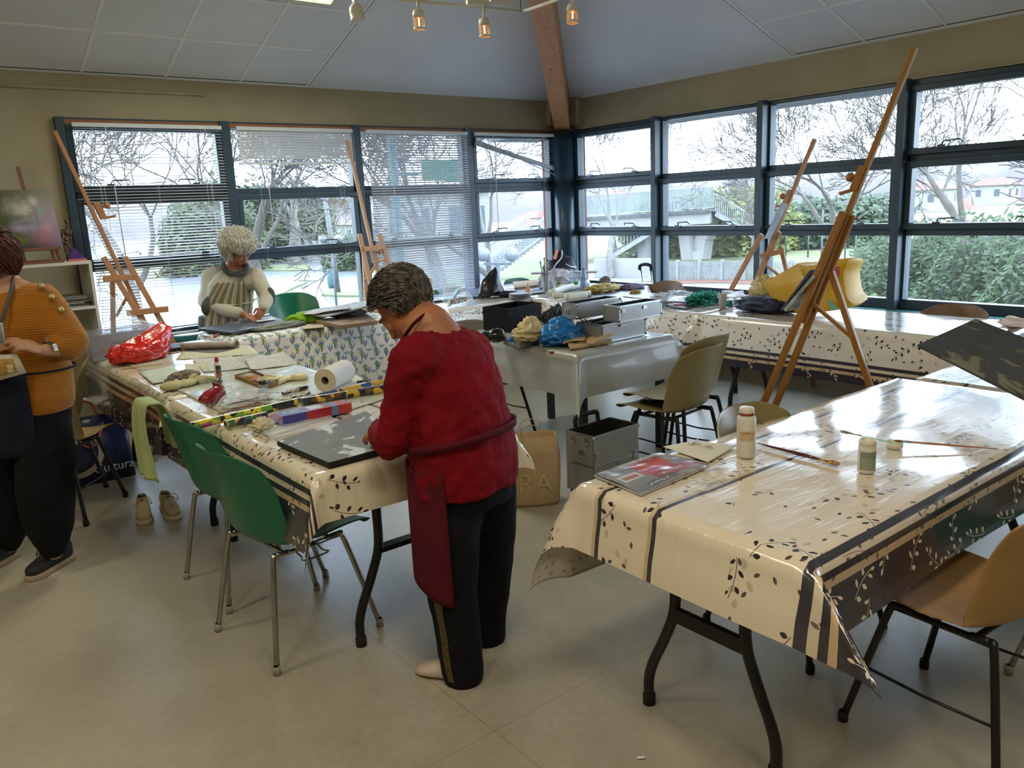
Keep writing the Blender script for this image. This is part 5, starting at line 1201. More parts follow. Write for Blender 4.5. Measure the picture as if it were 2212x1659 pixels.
m_wr1 = stripes_mat('gift_wrap_bright', ('6a9a3a', 'c24d86', 'd8c33c', '23242a'), 26); m_wr2 = stripes_mat('gift_wrap_dark', ('2b3350', '7a2a30', '3f6a55', 'c9a43c'), 34); m_wr3 = stripes_mat('gift_wrap_stars', ('23262e', '2f3a55', 'c9a43c', '6a4a30'), 30)
r = .0175
roll('wrapping_roll', 'long roll of bright patterned gift wrap lying across the left table, furthest from the camera', 'wrapping paper roll', az(412, 921, T1+r), az(640, 868, T1+r), r, m_wr1, W_('wrap_end', 'e0ddd5'), hole=.8, group=None)
roll('wrapping_roll', 'roll of dark gift wrap beside the blue and red box', 'wrapping paper roll', az(487, 917, T1+r), az(575, 897, T1+r), r, m_wr2, W_('wrap_end', 'e0ddd5'), hole=.8)
roll('wrapping_roll', 'dark gift wrap roll with yellow stars, ending under the red sleeve', 'wrapping paper roll', az(652, 868, T1+r), az(842, 838, T1+r), r*1.1, m_wr3, W_('wrap_end', 'e0ddd5'), hole=.8)
roll('wrapping_roll', 'thin roll of blue and white gift wrap touching the bright one', 'wrapping paper roll', az(485, 900, T1+.012), az(838, 822, T1+.012), .012, stripes_mat('gift_wrap_blue', ('36508a', 'd9dde4', '36508a', 'c9a43c'), 22), W_('wrap_end', 'e0ddd5'), hole=.8)
# long blue and red box
z0 = T1+.002; A_ = az(612, 920, z0); B_ = az(761, 889, z0); u_ = (B_-A_); v_ = V((-u_.y, u_.x, 0)).normalized()*.085; hh = .040
t = thing('foil_box', 'long blue and red carton with a torn end in front of the gift wrap rolls', 'box', A_+u_*.5+v_*.5)
def carton():
    m, b = newmat('carton_print'); u, v, _ = sep(uvc()); k = mixc(u > .33, '3b3a86', 'a8232c'); k = mixc((u > .70)*(u < .80), k, '5f7fa8'); k = mixc((u > .80), k, 'b8352c'); k = mixc((v > .5)*(u < .45)*(noi(uvc(), 3, 2) < .55), k, '6f7fc0'); k = mixc((v > .62)*(u > .42)*(u < .62), k, 'd5d4dc')
    NT.links.new(k.k, b.inputs['Base Color']); PB(b, rough=.25, coat=.4); return m
m = MB(); P8 = [A_, A_+u_, A_+u_+v_, A_+v_]; up = V((0, 0, hh))
m.add([A_, A_+u_, A_+u_+up, A_+up, A_+u_+v_+up, A_+v_+up, A_+u_+v_, A_+v_], [(0, 1, 2, 3), (3, 2, 4, 5), (1, 6, 4, 2), (6, 7, 5, 4)], False, [(0, 0), (1, 0), (1, .5), (0, .5), (1, 1), (0, 1), (1, .5), (0, .5)]); m.build('sleeve', carton(), t)
m = MB(); e0 = A_-u_.normalized()*.03; m.add([A_, A_+up, A_+v_+up, A_+v_, e0+V((0, 0, hh*.6)), e0+v_+V((0, 0, hh*.7))], [(0, 4, 1), (1, 4, 5, 2), (2, 5, 3), (0, 3, 5, 4)]); m.build('torn_flap', mat('torn_film', 'b0556a', '8f90b0', 30, .15), t)
text(t, 'ALU', A_+u_*.16+v_*.45+up, u_, v_, .035, W_('print_white', 'e6e6ea'))
crumple('tissue', 'crumpled cream tissue beside the torn end of the carton', 'tissue', az(568, 930, T1), (.035, .026, .028), mat('tissue_cream', 'd9cfae', 'cfc4a2', 9, .8), 5, .6, 2.6, 36, 22)
m_film = thin('clear_film', 'e9f0f4', .18, .08, None, .6, 30)
sheet('plastic_film', 'clear crinkled plastic film lying in front of the carton', 'plastic film', [az(585, 955, T1), az(740, 915, T1), az(700, 893, T1), az(560, 925, T1)], T1, m_film, rise=.008, seed=9)
MB_s = brush('white stick brush lying between the carton and the black canvas', az(694, 930, T1+.004), az(728, 903, T1+.004), mw, .003, 'd0ccc0', .006, .006, 'd9d9d9', None)
sheet('paper_towel_sheet', 'white paper towel sheet unrolled in front of the kitchen roll', 'paper towel', [az(690, 860, T1), az(800, 836, T1), az(770, 812, T1), az(735, 826, T1)], T1, m_tow, rise=.006, seed=3)
# paint tubes in a tray
z0 = T1; P4 = [az(571, 842, z0), az(606, 831, z0), az(550, 808, z0), az(508, 817, z0)]
t = thing('paint_tray', 'brown cardboard tray holding a row of paint tubes', 'tray', (P4[0]+P4[2])*.5); mk = mat('kraft_card', '8b6f47', '7f643f', 12, .8)
m = MB(); m.prism([(p.x, p.y) for p in P4][::1], .003, Matrix.Translation((0, 0, z0)))
for i in range(4): a, b_ = P4[i], P4[(i+1) % 4]; m.bar(a+V((0, 0, .011)), b_+V((0, 0, .011)), .004, .022, up=(0, 0, 1)) if 0 else m.bar(a+V((0, 0, .010)), b_+V((0, 0, .010)), .020, .004, up=((b_-a).cross(V((0, 0, 1)))))
m.build('tray_body', mk, t)
tubes = ['d6cfc0', 'cdd2d6', 'd8952f', 'd27a2c', 'c9c4b8', 'b84a34', '8a3430', '5c5a60', '3f4f78', '3c3c40']
for i, cc_ in enumerate(tubes):
    f = (i+.7)/10.6; a = P4[3].lerp(P4[0], f).lerp(P4[2].lerp(P4[1], f), .12); b_ = P4[3].lerp(P4[0], f).lerp(P4[2].lerp(P4[1], f), .88); zz = V((0, 0, .012)); d = (b_-a)
    tt = thing('paint_tube', 'paint tube number in the cardboard tray', 'paint tube', a.lerp(b_, .5)); tt['label'] = 'slim %s paint tube in the brown cardboard tray, %s' % (('white', 'silver', 'yellow', 'orange', 'pale', 'red', 'dark red', 'grey', 'blue', 'black')[i], ('furthest left of the row', 'second of the row', 'third of the row', 'fourth of the row', 'fifth of the row', 'sixth of the row', 'seventh of the row', 'eighth of the row', 'ninth of the row', 'last of the row nearest the camera')[i]); tt['group'] = 'paint tubes in the cardboard tray'
    MB().tube([a+zz, a+d*.6+zz, a+d*.78+zz], [.0035, .0062, .0055], 10).build('tube_body', W_('tube_'+cc_, cc_, rough=.3), tt); MB().tube([a+d*.80+zz, a+d*.95+zz], [.0042, .0036], 8).build('cap', W_('tube_cap', 'd9d6cf'), tt)
m_latex = mat('latex_glove', 'cfc79a', 'c4bb8c', 6, .45, sss=.1)
def glove(label, c, ang, s, m, seed, name='glove'):
    """limp flat glove: palm and five fingers"""
    c = V(c); u = V((math.cos(ang), math.sin(ang), 0)); v = V((-u.y, u.x, 0)); mb = MB(); R = random.Random(seed)
    def bump_(p): return max(0.0, .5+mnoise.noise(V((p.x*30+seed, p.y*30, 0))))*.018*s
    mb.ell(c+V((0, 0, .012*s)), (.05*s, .04*s, .014*s), Matrix.Rotation(ang, 4, 'Z'), 16, 8); mb.ell(c-u*.06*s+V((0, 0, .014*s)), (.045*s, .035*s, .018*s), Matrix.Rotation(ang, 4, 'Z'), 16, 8)
    for i, (o_, l_, a_) in enumerate(((-.03, .075, -.18), (-.011, .085, -.05), (.009, .08, .08), (.027, .062, .25), (.04, .05, 1.0))):
        st = c+u*(.04 if i < 4 else -.005)*s+v*o_*s; dd = u*math.cos(a_)+v*math.sin(a_); p1 = st+dd*l_*.5*s+V((0, 0, bump_(st))); p2 = st+dd*l_*s+v*R.uniform(-.012, .012)*s
        mb.tube(bez([st+V((0, 0, .01*s)), p1+V((0, 0, .01*s)), p2+V((0, 0, .007*s))], 4), .0095*s, 8); mb.ell(p2+V((0, 0, .008*s)), .0092*s, None, 8, 6)
    return tag(mb.build(name, m, rm=.0028, smooth=3), label, 'glove')
glove('pale yellow latex glove right of the paint tube tray', az(617, 823, T1), 2.6, 1.15, m_latex, 3)
c = az(569, 845, T1); t = thing('glass_jar', 'little glass jar with a black screw cap in front of the tube tray', 'jar', c)
MB().lathe([(0, 0), (.022, 0), (.024, .004), (.024, .030), (.017, .037)], c, 24, cap=False).build('body', thin('jar_glass', 'c9d4da', .3, .05, 'cfdbe0'), t); MB().lathe([(.016, .036), (.019, .037), (.019, .054), (0, .055)], c, 24, cap=False).build('cap', W_('black_cap', '1c1c20', rough=.35), t)
def marker(label, p0, p1, r, mb_, mc_):
    p0, p1 = V(p0), V(p1); t = thing('paint_marker', label, 'marker pen', p0.lerp(p1, .5), 'paint markers on the left table'); d = p1-p0
    MB().tube([p0, p0+d*.04, p0+d*.64], [r*.8, r, r], 12).build('barrel', mb_, t); MB().tube([p0+d*.645, p0+d*.95, p1], [r*1.08, r*1.0, r*.6], 12).build('cap', mc_, t)
mblk = W_('marker_black', '202126', rough=.3); mcr = stripes_mat('marker_wrap', ('d8d2c4', '6b5f55', 'd8d2c4', '35302d'), 60)
marker('black capped paint marker, upper of the two beside the kitchen roll', az(609, 850, T1+.010), az(665, 836, T1+.012), .0095, mcr, mblk)
marker('mottled paint marker, lower of the two beside the kitchen roll', az(628, 858, T1+.010), az(670, 848, T1+.010), .0085, mcr, mcr)
brush('brush with orange tipped handle lying below the markers', az(585, 862, T1+.004), az(640, 863, T1+.005), mat('pale_handle', 'd0c9b8', None, 5, .4), .0035, 'd0602c', .014, .02, 'a9a9ac', None)
t = thing('marker_pen', 'short black pen with a brown end by the arm of the person in red', 'marker pen', az(785, 824, T1)); MB().cyl(az(772, 826, T1+.008), az(786, 823, T1+.008), .008, 10).build('barrel', mblk, t); MB().cyl(az(786, 823, T1+.008), az(796, 821, T1+.008), .006, 10).build('tip', W_('brown_end', '8a6a55'), t)
# red pouch with strap
c = az(462, 884, T1); t = thing('pouch', 'open bright red leather pouch with a brown strap', 'pouch', c); mr = mat('red_leather', 'a3122a', '8f1024', 9, .3, .1, 90, coat=.3)
ang = math.radians(28); u = V((math.cos(ang), math.sin(ang), 0)); v = V((-u.y, u.x, 0)); cc = az(455, 872, T1)
m = MB(); rings = []
for i in range(9):
    s = i/8; ce = cc+u*(-.05+.115*s)+V((0, 0, .030+.012*s)); k = .55+.45*math.sin(min(1, s*1.6)*PI/2); rings.append((ce, v*.040*k, V((0, 0, .030*k+.010*s))))
m.loft(rings, 24, cap=False); m.add([r_ for r_ in m.v[:24]], [tuple(range(23, -1, -1))], True); o = m.build('pouch_body', mr, t); q = o.modifiers.new('t', 'SOLIDIFY'); q.thickness = .004
m = MB(); e = rings[-1][0]; m.tube(bez([e+v*.03+V((0, 0, .03)), e+V((0, 0, .052))-u*.03, e-v*.045+V((0, 0, .030))-u*.02, cc-v*.075-u*.055+V((0, 0, .022)), cc-v*.085-u*.085+V((0, 0, .004))], 5), .0055, 8, ry=.35); m.build('strap', W_('brown_strap', '7b3f22', rough=.4), t)
MB().ell(e+V((0, 0, .045)), (.018, .008, .03), Matrix.Rotation(.5, 4, 'Y'), 12, 8).build('spoon_handle', mat('steel_dull', '9a9a9a', None, 5, .3, metal=.9), t)
# zip bag with tools
m_zip = thin('zip_bag_plastic', 'dfe4e6', .16, .08, None, .5, 26)
c = az(535, 885, T1)
o = crumple('zip_bag', 'clear zip bag full of brushes and tools in front of the tube tray', 'plastic bag', az(532, 874, T1), (.135, .055, .038), m_zip, 8, .22, 1.8, 40, 24, rz=.42)
P_a, P_b = az(470, 866, T1+.04), az(600, 848, T1+.03)
t = thing('bag_zipper', 'white zip edge of the clear tool bag', 'zip edge', P_a.lerp(P_b, .5)); D.objects.remove(t)
zz = MB(); zz.tube(bez([az(468, 880, T1+.015), az(480, 860, T1+.045), az(520, 838, T1+.05), az(575, 846, T1+.045), az(603, 848, T1+.03)], 5), .0025, 6); z_ = zz.build('zipper', W_('zip_white', 'd6dadb', rough=.3), o)
cols = [('7a3f34', 470, 895, 560, 868), ('8f6a4a', 478, 885, 585, 872), ('c28a2e', 488, 898, 552, 886), ('5c5550', 480, 878, 560, 858), ('a98d70', 490, 870, 590, 862), ('6b6f72', 500, 888, 596, 876), ('9a5a40', 520, 862, 600, 878)]
for i, (cl, x0, y0, x1, y1) in enumerate(cols):
    brush('%s handled tool inside the clear zip bag, %s' % (('dark red', 'brown', 'yellow', 'grey', 'tan', 'steel grey', 'rust')[i], ('lowest', 'middle', 'nearest the camera', 'at the back', 'topmost', 'right side', 'crossing the others')[i]), az(x0, y0, T1+.008+.003*(i % 3)), az(x1, y1, T1+.010+.003*(i % 4)), W_('tool_'+cl, cl), .0042, 'a08c78', .02, .03, 'a9a9ac', 'tools in the zip bag')
# palette knife and clear lid by the pouch
slabq('clear_tray', 'flat clear plastic lid left of the red pouch', 'lid', [az(412, 852, T1), az(442, 862, T1), az(458, 843, T1), az(420, 846, T1)], T1, .004, thin('lid_clear', 'cfe0ea', .5, .05))
# rags
m_rag = mat('rag_brown', '8f8578', '7a7268', 16, .95, .6, 60); m_ragy = mat('rag_yellow', 'bdb58a', 'b0a87c', 8, .9, .3, 60)
crumple('rag', 'grey brown crumpled rag on the left table, behind the red pouch', 'rag', az(398, 822, T1), (.085, .05, .028), m_rag, 2, .4, 2.4, 44, 24, rz=.3)
glove('yellow rubber glove lying against the grey brown rag', az(400, 834, T1), .35, 1.35, m_ragy, 5)
# bottle with red cap
c = az(473, 818, T1); t = thing('medium_bottle', 'small white bottle with a red cap and dark label standing among the newspapers', 'bottle', c); h = ay(473, 770, c.y).z-c.z; r = .0175
MB().lathe([(0, 0), (r*.95, 0), (r, .003), (r, h*.66), (r*.8, h*.74), (r*.5, h*.78)], c, 24, cap=False).build('body', mw, t); MB().lathe([(r*.5, h*.77), (r*.62, h*.775), (r*.55, h*.98), (0, h)], c, 20, cap=False).build('cap', W_('red_cap', 'a3202c', rough=.35), t)
a = toward(c); wraplabel(t, c, r+.0004, h*.10, h*.62, a-.6, a+1.3, label_mat('bottle_label', '3c3632', 'a8947c', '', [(.0, .28, 'b8402c')]))
# newspapers
sheet('newspaper', 'newspaper page with colour pictures beside the red capped bottle', 'newspaper', [az(440, 806, T1), az(540, 797, T1), az(500, 772, T1), az(415, 778, T1)], T1, m_news, None, .004, seed=1, curl=.006, uvs=6)
sheet('newspaper', 'printed text sheet with curled corners in the middle of the left table', 'newspaper', [az(540, 802, T1), az(645, 788, T1), az(612, 765, T1), az(530, 780, T1)], T1, m_news, None, .004, seed=2, curl=.022, uvs=7)
sheet('newspaper', 'yellowed newspaper scrap left of the red capped bottle', 'newspaper', [az(400, 806, T1), az(452, 802, T1), az(448, 784, T1), az(402, 792, T1)], T1, m_newsy, None, .005, seed=3, curl=.015, uvs=6)
sheet('newspaper', 'large newspaper spread under the rolled brochure', 'newspaper', [az(380, 778, T1), az(560, 766, T1), az(540, 748, T1), az(400, 752, T1)], T1-.001, m_newsy, None, .002, seed=4, curl=.004, uvs=5)
sheet('newspaper', 'newspaper page with a leaf green picture at the left table edge', 'newspaper', [az(330, 830, T1), az(400, 815, T1), az(370, 790, T1), az(300, 805, T1)], T1-.001, mat('painted_page', 'a9bda4', 'c9cbb8', 14, .6), None, .002, seed=5, uvs=5)
a, b_ = az(396, 748, T1+.026), az(512, 744, T1+.026); o = MB(); rr = .028
o.loft([(a.lerp(b_, i/8), V((0, 0, 1))*rr*(1-.15*(i % 2)*.5), (b_-a).cross(V((0, 0, 1))).normalized()*rr*1.5) for i in range(9)], 24, cap=False); o = o.build('brochure', mat('brochure_grey', '8f847c', 'a89c92', 9, .35)); q = o.modifiers.new('t', 'SOLIDIFY'); q.thickness = .003
tag(o, 'loosely rolled grey brochure lying near the cactus cloth', 'brochure')
slabq('folder', 'thin dark folder under the rolled brochure', 'folder', [az(392, 760, T1), az(470, 764, T1), az(520, 752, T1), az(450, 749, T1)], T1+.001, .004, W_('dark_folder', '57524e'))
# red box, palette, tube
slabq('flat_box', 'flat black box with a red end right of the red bag', 'box', [az(352, 762, T1), az(392, 756, T1), az(388, 747, T1), az(350, 751, T1)], T1, .02, W_('box_black', '33262a'))
slabq('box_end', 'red end flap of the flat black box', 'box', [az(393, 757, T1), az(398, 756, T1), az(393, 746, T1), az(388, 747, T1)], T1, .024, W_('box_red', 'b02c2c'))
m = MB(); c = az(410, 724, T1+.0); m.lathe([(0, .004), (.11, .003), (.12, .009), (.117, .010), (.10, .005), (0, .006)], c, 30, Matrix.Diagonal((1, .55, 1, 1)), cap=False); tag(m.build('palette', W_('palette_white', 'ccd6e0', rough=.3)), 'oval white palette near the far end of the left tables', 'palette')
m = MB(); c = az(372, 712, T1); m.lathe([(0, .004), (.08, .003), (.09, .009), (.087, .010), (.07, .005), (0, .006)], c, 30, Matrix.Diagonal((1, .5, 1, 1)), cap=False); tag(m.build('palette', W_('palette_white', 'ccd6e0', rough=.3)), 'second white palette behind the oval one by the window', 'palette')
t = thing('paint_tube', 'white paint tube with a red cap by the dark canvas corner', 'paint tube', az(455, 726, T1)); MB().tube([az(440, 724, T1+.01), az(462, 728, T1+.01)], [.012, .008], 10).build('tube_body', mw, t); MB().tube([az(463, 728, T1+.01), az(472, 722, T1+.01)], [.010, .010], 10).build('cap', W_('red_cap', 'a3202c'), t)
brush('green pencil lying in front of the dark canvas', az(478, 727, T1+.004), az(512, 724, T1+.004), W_('pencil_green', '6c8c3c'), .0035, 'c9b38a', .008, .002, 'c9b38a', None, 'pencil', 'pencil')
# wooden stick by red bag
tag(MB().bar(az(264, 796, T1+.003), az(352, 786, T1+.003), .012, .005).build('wood_stick', W_('stick_wood', 'c9a878')), 'thin wooden stick in front of the red bag', 'stick')
# red plastic bag
m_red = mat('red_bag_plastic', 'd42a1c', 'c02216', 6, .22, .5, 22, sss=.15, coat=.3)
crumple('carrier_bag', 'bright red plastic bag slumped on the far left table', 'plastic bag', az(300, 780, T1), (.165, .10, .075), m_red, 11, .25, 1.5, 60, 34, rz=.2, peak=((.9, .2, .75), (.085, .03, .12), 5))
# clear box with wooden things inside
z0 = T1+.0; A_ = az(203, 781, z0); u = V((.985, .17, 0)); v = V((-.17, .985, 0)); Lb, Wb, Hb = .50, .30, .155
t = thing('storage_box', 'translucent plastic box filled with wooden pieces behind the red bag', 'storage box', A_+u*Lb/2+v*Wb/2); m_tub = thin('tub_plastic', 'c9cdd2', .30, .2, 'e4e6ea')
def wallq(p, q, tp=.018): 
    c0 = A_+u*Lb/2+v*Wb/2; o1 = (p-c0).normalized()*tp; o2 = (q-c0).normalized()*tp; return [p, q, q+o2+V((0, 0, Hb)), p+o1+V((0, 0, Hb))]
cr = [A_, A_+u*Lb, A_+u*Lb+v*Wb, A_+v*Wb]; m = MB()
for i in range(4): m.add(wallq(cr[i], cr[(i+1) % 4]), [(0, 1, 2, 3)])
m.add(cr, [(3, 2, 1, 0)]); o = m.build('box_body', m_tub, t); q = o.modifiers.new('t', 'SOLIDIFY'); q.thickness = .002
m = MB(); tp = [wallq(cr[i], cr[(i+1) % 4])[3] for i in range(4)]; m.tube(tp, .005, 6, closed=True); m.build('rim', m_tub, t); MB().bar(A_-u*.022+v*.1+V((0, 0, .08)), A_-u*.026+v*.19+V((0, 0, .13)), .03, .008).build('clip', W_('clip_teal', '4fa3b5'), t)
R = random.Random(5); mi = [W_('wood_a', 'a8765a'), W_('wood_b', 'b89a78'), W_('plum_box', '5a4650'), W_('coral_c', 'b8705c')]
for i in range(9):
    px = R.uniform(.06, Lb-.10); py = R.uniform(.04, Wb-.08); hz = R.uniform(.02, .11); s = (R.uniform(.05, .13), R.uniform(.03, .06), R.uniform(.03, .07)); p = A_+u*px+v*py; M = Matrix.Translation(p+V((0, 0, s[2]/2+.004+(.045 if i > 5 else 0)))) @ Matrix.Rotation(.17+R.uniform(-.3, .3), 4, 'Z')
    tag(MB().bx(-s[0]/2, s[0]/2, -s[1]/2, s[1]/2, -s[2]/2, s[2]/2, M).build('wooden_block', mi[i % 4], bevel=.003), 'small piece inside the translucent plastic box', 'wooden block', 'wooden pieces in the plastic box')
p = A_+u*.33+v*.08; M = Matrix.Translation(p+V((0, 0, .055))) @ Matrix.Rotation(.17, 4, 'Z'); tag(MB().bx(-.15, .15, -.05, .05, -.045, .045, M).build('slatted_box', mat('plum_slats', '5e4a56', '4c3b46', 8, .5)), 'dark plum slatted box inside the translucent plastic box', 'box')
crumple('clear_bag', 'clear plastic bag bunched up on top of the translucent box', 'plastic bag', A_+u*.30+v*.2+V((0, 0, .10)), (.14, .10, .06), m_zip, 14, .4, 2.2, 44, 26, peak=((-.2, 0, 1), (-.05, 0, .20), 9))

# --- cactus table
zt_c = TZ+.004
def zpt(px, py, z=zt_c): return az(px, py, z)
cv = [V((1.72, 5.90, TZ+.035)), V((2.72, 5.98, TZ+.035)), V((2.60, 6.42, TZ+.035)), V((1.75, 6.36, TZ+.035))]
canvas('canvas', 'large black canvas lying flat in front of the white haired person', 'canvas', [zpt(500, 719, TZ+.03), zpt(622, 694, TZ+.03), zpt(585, 682, TZ+.03), zpt(428, 709, TZ+.03)], .02, can_mat('canvas_paint_dark', ('3a3c44', '4a4f5c', '7c8290')), m_cedge)
sheet('paper', 'small white paper piece under the fingers of the white haired person', 'paper', [zpt(556, 697, TZ+.034), zpt(596, 691, TZ+.034), zpt(588, 686, TZ+.034), zpt(550, 690, TZ+.034)], TZ+.034, m_paperw, rise=.004, seed=2, nu=6, nv=6)
crumple('rag', 'grey green folded rag at the front edge of the cactus table', 'rag', zpt(606, 709), (.20, .055, .026), mat('rag_greygreen', '8d9388', '7b8177', 9, .9, .3, 40), 21, .3, 2, rz=.15)
crumple('cloth', 'lime green crumpled cloth on the cactus table', 'cloth', zpt(660, 697), (.14, .07, .045), mat('lime_cloth', '86b81c', '76a416', 9, .7, .3, 40), 22, .35, 2, rz=-.1)
m_board = wood('old_board', '9c7f5c', '7a6248', 0, 1.0, .7, 'X')
canvas('board', 'thick wooden board with a paint stained top at the right of the cactus table', 'board', [zpt(735, 703, TZ+.035), zpt(815, 693, TZ+.035), zpt(790, 676, TZ+.035), zpt(682, 691, TZ+.035)], .028, mat('board_top', '8d755a', '55473a', 7, .7), m_board)
sheet('newspaper', 'slanting stack of newspapers above the stained wooden board', 'newspaper', [az(705, 688, TZ+.055), az(798, 664, TZ+.12), az(800, 652, TZ+.12), az(650, 682, TZ+.05)], TZ, m_newsb, rise=.006, seed=6, curl=.01, uvs=4, th=.012)
sheet('newspaper', 'top sheet of the newspaper stack with a warm coloured picture', 'newspaper', [az(660, 682, TZ+.07), az(760, 668, TZ+.12), az(745, 660, TZ+.12), az(640, 678, TZ+.07)], TZ, mat('news_colour', 'c4b3a6', '9aa3b5', 12, .7), rise=.008, seed=7, uvs=4, th=.003)
crumple('black_pouch', 'black bag under the newspaper stack', 'bag', zpt(755, 684, TZ+.036), (.14, .05, .03), W_('black_fabric', '17171a'), 23, .3, 2)
tag(MB().bx(3.20, 3.28, 6.02, 6.10, TZ+.034, TZ+.15).build('carton', W_('cream_carton', 'c4b083')), 'small cream carton standing at the right end of the cactus table', 'carton')
slabq('wood_strip', 'thin wood strip sticking out under the lime cloth', 'wood strip', [zpt(655, 712), zpt(700, 708), zpt(700, 701), zpt(650, 706)], TZ+.004, .006, W_('strip_wood', 'b8a070'))
for nm, lab, px, py in (('red_tin', 'red box under the dark canvas', 500, 718),): tag(MB().bar(az(480, 716, TZ+.006), az(515, 711, TZ+.006), .04, .008).build('box', W_('box_red', 'b02c2c')), 'flat red box pinned under the large dark canvas', 'box')
# ================================================================ GREY TABLE
ZT2 = TZ+.004
def B(px, py, z=ZT2): return az(px, py, z)
m_alu = mat('aluminium_panel', 'a9aaa6', '9c9d99', 5, .38, .1, 80, metal=.55); m_alue = mat('aluminium_edge', 'b9bbbb', 'a9abab', 9, .28, metal=.9); m_blkin = mat('black_lining', '141417', None, 9, .85)
# black ribbed crate
z0 = ZT2; A_ = B(1098, 716); B_ = B(1181, 694); u = (B_-A_); u = V((.97, -.24, 0)).normalized(); 
A_ = B(1100, 718); 
C0 = A_; Lc = .36; Wc = .24; hc = .165; u = (B(1182, 700)-A_).normalized(); v = V((-u.y, u.x, 0)); 
t = thing('crate', 'black open crate with ribbed inside on the grey table', 'crate', C0+u*Lc/2+v*Wc/2); m = MB()
Mc = Matrix((u, v, V((0, 0, 1)))).transposed().to_4x4(); Mc.translation = C0
m.bx(0, Lc, 0, Wc, 0, .006, Mc); m.bx(0, Lc, 0, .006, .006, hc, Mc); m.bx(0, Lc, Wc-.006, Wc, .006, hc, Mc); m.bx(0, .006, .006, Wc-.006, .006, hc, Mc); m.bx(Lc-.006, Lc, .006, Wc-.006, .006, hc, Mc); m.build('crate_body', mat('black_plastic', '131417', '17181b', 9, .7, spec=.2), t)
m = MB()
for i in range(22): x = .012+i*(Lc-.024)/21; m.bx(x-.002, x+.002, Wc-.010, Wc-.006, .02, hc-.004, Mc)
for i in range(12): y = .012+i*(Wc-.024)/11; m.bx(Lc-.010, Lc-.006, y-.002, y+.002, .02, hc-.004, Mc); m.bx(.006, .010, y-.002, y+.002, .02, hc-.004, Mc)
m.build('inner_ribs', MATS['black_plastic'], t)
# black round bottle lying on its side
c = B(1072, 725, ZT2+.048); d = V((-1, .35, 0)).normalized(); t = thing('round_bottle', 'glossy black rounded bottle lying beside the black crate', 'bottle', c-V((0, 0, .048))); M = d.to_track_quat('Z', 'Y').to_matrix().to_4x4()
gb = mat('gloss_black', '0c0d10', '121318', 4, .12, coat=.6)
MB().lathe([(0, -.055), (.025, -.052), (.042, -.035), (.047, -.01), (.045, .02), (.036, .042), (.030, .05)], c, 32, M, cap=False).build('body', gb, t); MB().lathe([(.031, .048), (.033, .05), (.033, .058), (.03, .06), (.034, .063), (.034, .10), (.03, .103), (0, .103)], c, 28, M, cap=False).build('cap', W_('black_cap', '1c1c20', rough=.35), t)
# grey lid box, gloves, bags
slabq('grey_box', 'flat grey box lid at the front left of the grey table', 'box lid', [B(1122, 753), B(1166, 741), B(1130, 726), B(1083, 737)], ZT2, .035, mat('grey_card', '8b8f92', None, 5, .5), bevel=.002)
crumple('fabric_bag', 'crumpled cream fabric bag lying on the grey box lid', 'bag', B(1146, 735, ZT2+.03), (.11, .08, .05), mat('cream_bag', 'd6c79a', 'c9b988', 6, .8, .3, 30), 31, .38, 1.9, 54, 32, z0=ZT2+.036, peak=((.2, 0, 1), (0, .02, .05), 5))
m_blue_p = mat('blue_plastic_bag', '1678c4', '0f68b0', 5, .35, .5, 26, sss=.1)
crumple('plastic_bag', 'bright blue crumpled plastic bag in front of the aluminium case', 'plastic bag', B(1212, 742), (.15, .11, .065), m_blue_p, 32, .26, 1.6, 60, 36, peak=((.1, .1, 1), (0, 0, .06), 4))
crumple('plastic_scrap', 'small blue plastic piece sticking out left of the cream bag', 'plastic bag', B(1108, 737, ZT2+.036), (.035, .02, .016), m_blue_p, 33, .4, 2, 24, 14, z0=ZT2+.036)
crumple('plastic_scrap', 'small blue plastic piece behind the blue bag, left of the aluminium case', 'plastic bag', B(1248, 712), (.03, .02, .02), m_blue_p, 34, .4, 2, 24, 14)
m_dk = mat('black_cloth', '14151b', '1d1f29', 5, .7, .4, 30)
crumple('black_bag', 'black cloth bag between the crate and the aluminium case', 'bag', B(1196, 712), (.12, .09, .065), m_dk, 35, .4, 2, 50, 30, peak=((.3, 0, 1), (.02, 0, .05), 6))
crumple('black_bag', 'dark wrapped bundle in front of the black crate', 'bag', B(1168, 716), (.08, .05, .04), m_dk, 36, .3, 2)
# kraft bag lying flat
m_kraft = mat('kraft_paper', 'b39a72', 'a68d64', 7, .75, .3, 18)
t = thing('paper_bag', 'folded brown paper bag with red print lying on the grey table', 'paper bag', B(1270, 748))
P4 = [B(1232, 757), B(1325, 742), B(1285, 722), B(1212, 735)]
m = MB(); m.grid(lambda a_, b_: P4[0].lerp(P4[1], a_).lerp(P4[3].lerp(P4[2], a_), b_)+V((0, 0, .012+.022*math.sin(b_*PI)*(1+.4*mnoise.noise(V((a_*5, b_*5, 1))))+.010*mnoise.noise(V((a_*9, b_*9, 5))))), 24, 14); o = m.build('bag_body', m_kraft, t); q = o.modifiers.new('t', 'SOLIDIFY'); q.thickness = .012; q.offset = -1
f0, f1, f2, f3 = B(1216, 742, ZT2+.03), B(1262, 736, ZT2+.035), B(1262, 716, ZT2+.055), B(1214, 722, ZT2+.05)
mm = MB(); mm.grid(lambda a_, b_: f0.lerp(f1, a_).lerp(f3.lerp(f2, a_), b_)+V((0, -.01*math.sin(b_*3), .008*math.sin(a_*PI))), 10, 8); o = mm.build('flap', m_kraft, t); q = o.modifiers.new('t', 'SOLIDIFY'); q.thickness = .003
n_ = (f1-f0).cross(f3-f0).normalized(); text(t, 'ACTI', (f0+f1+f2+f3)*.25+n_*.014, f1-f0, f3-f0, .045, W_('print_red', '8e2f25'), ext=.001)
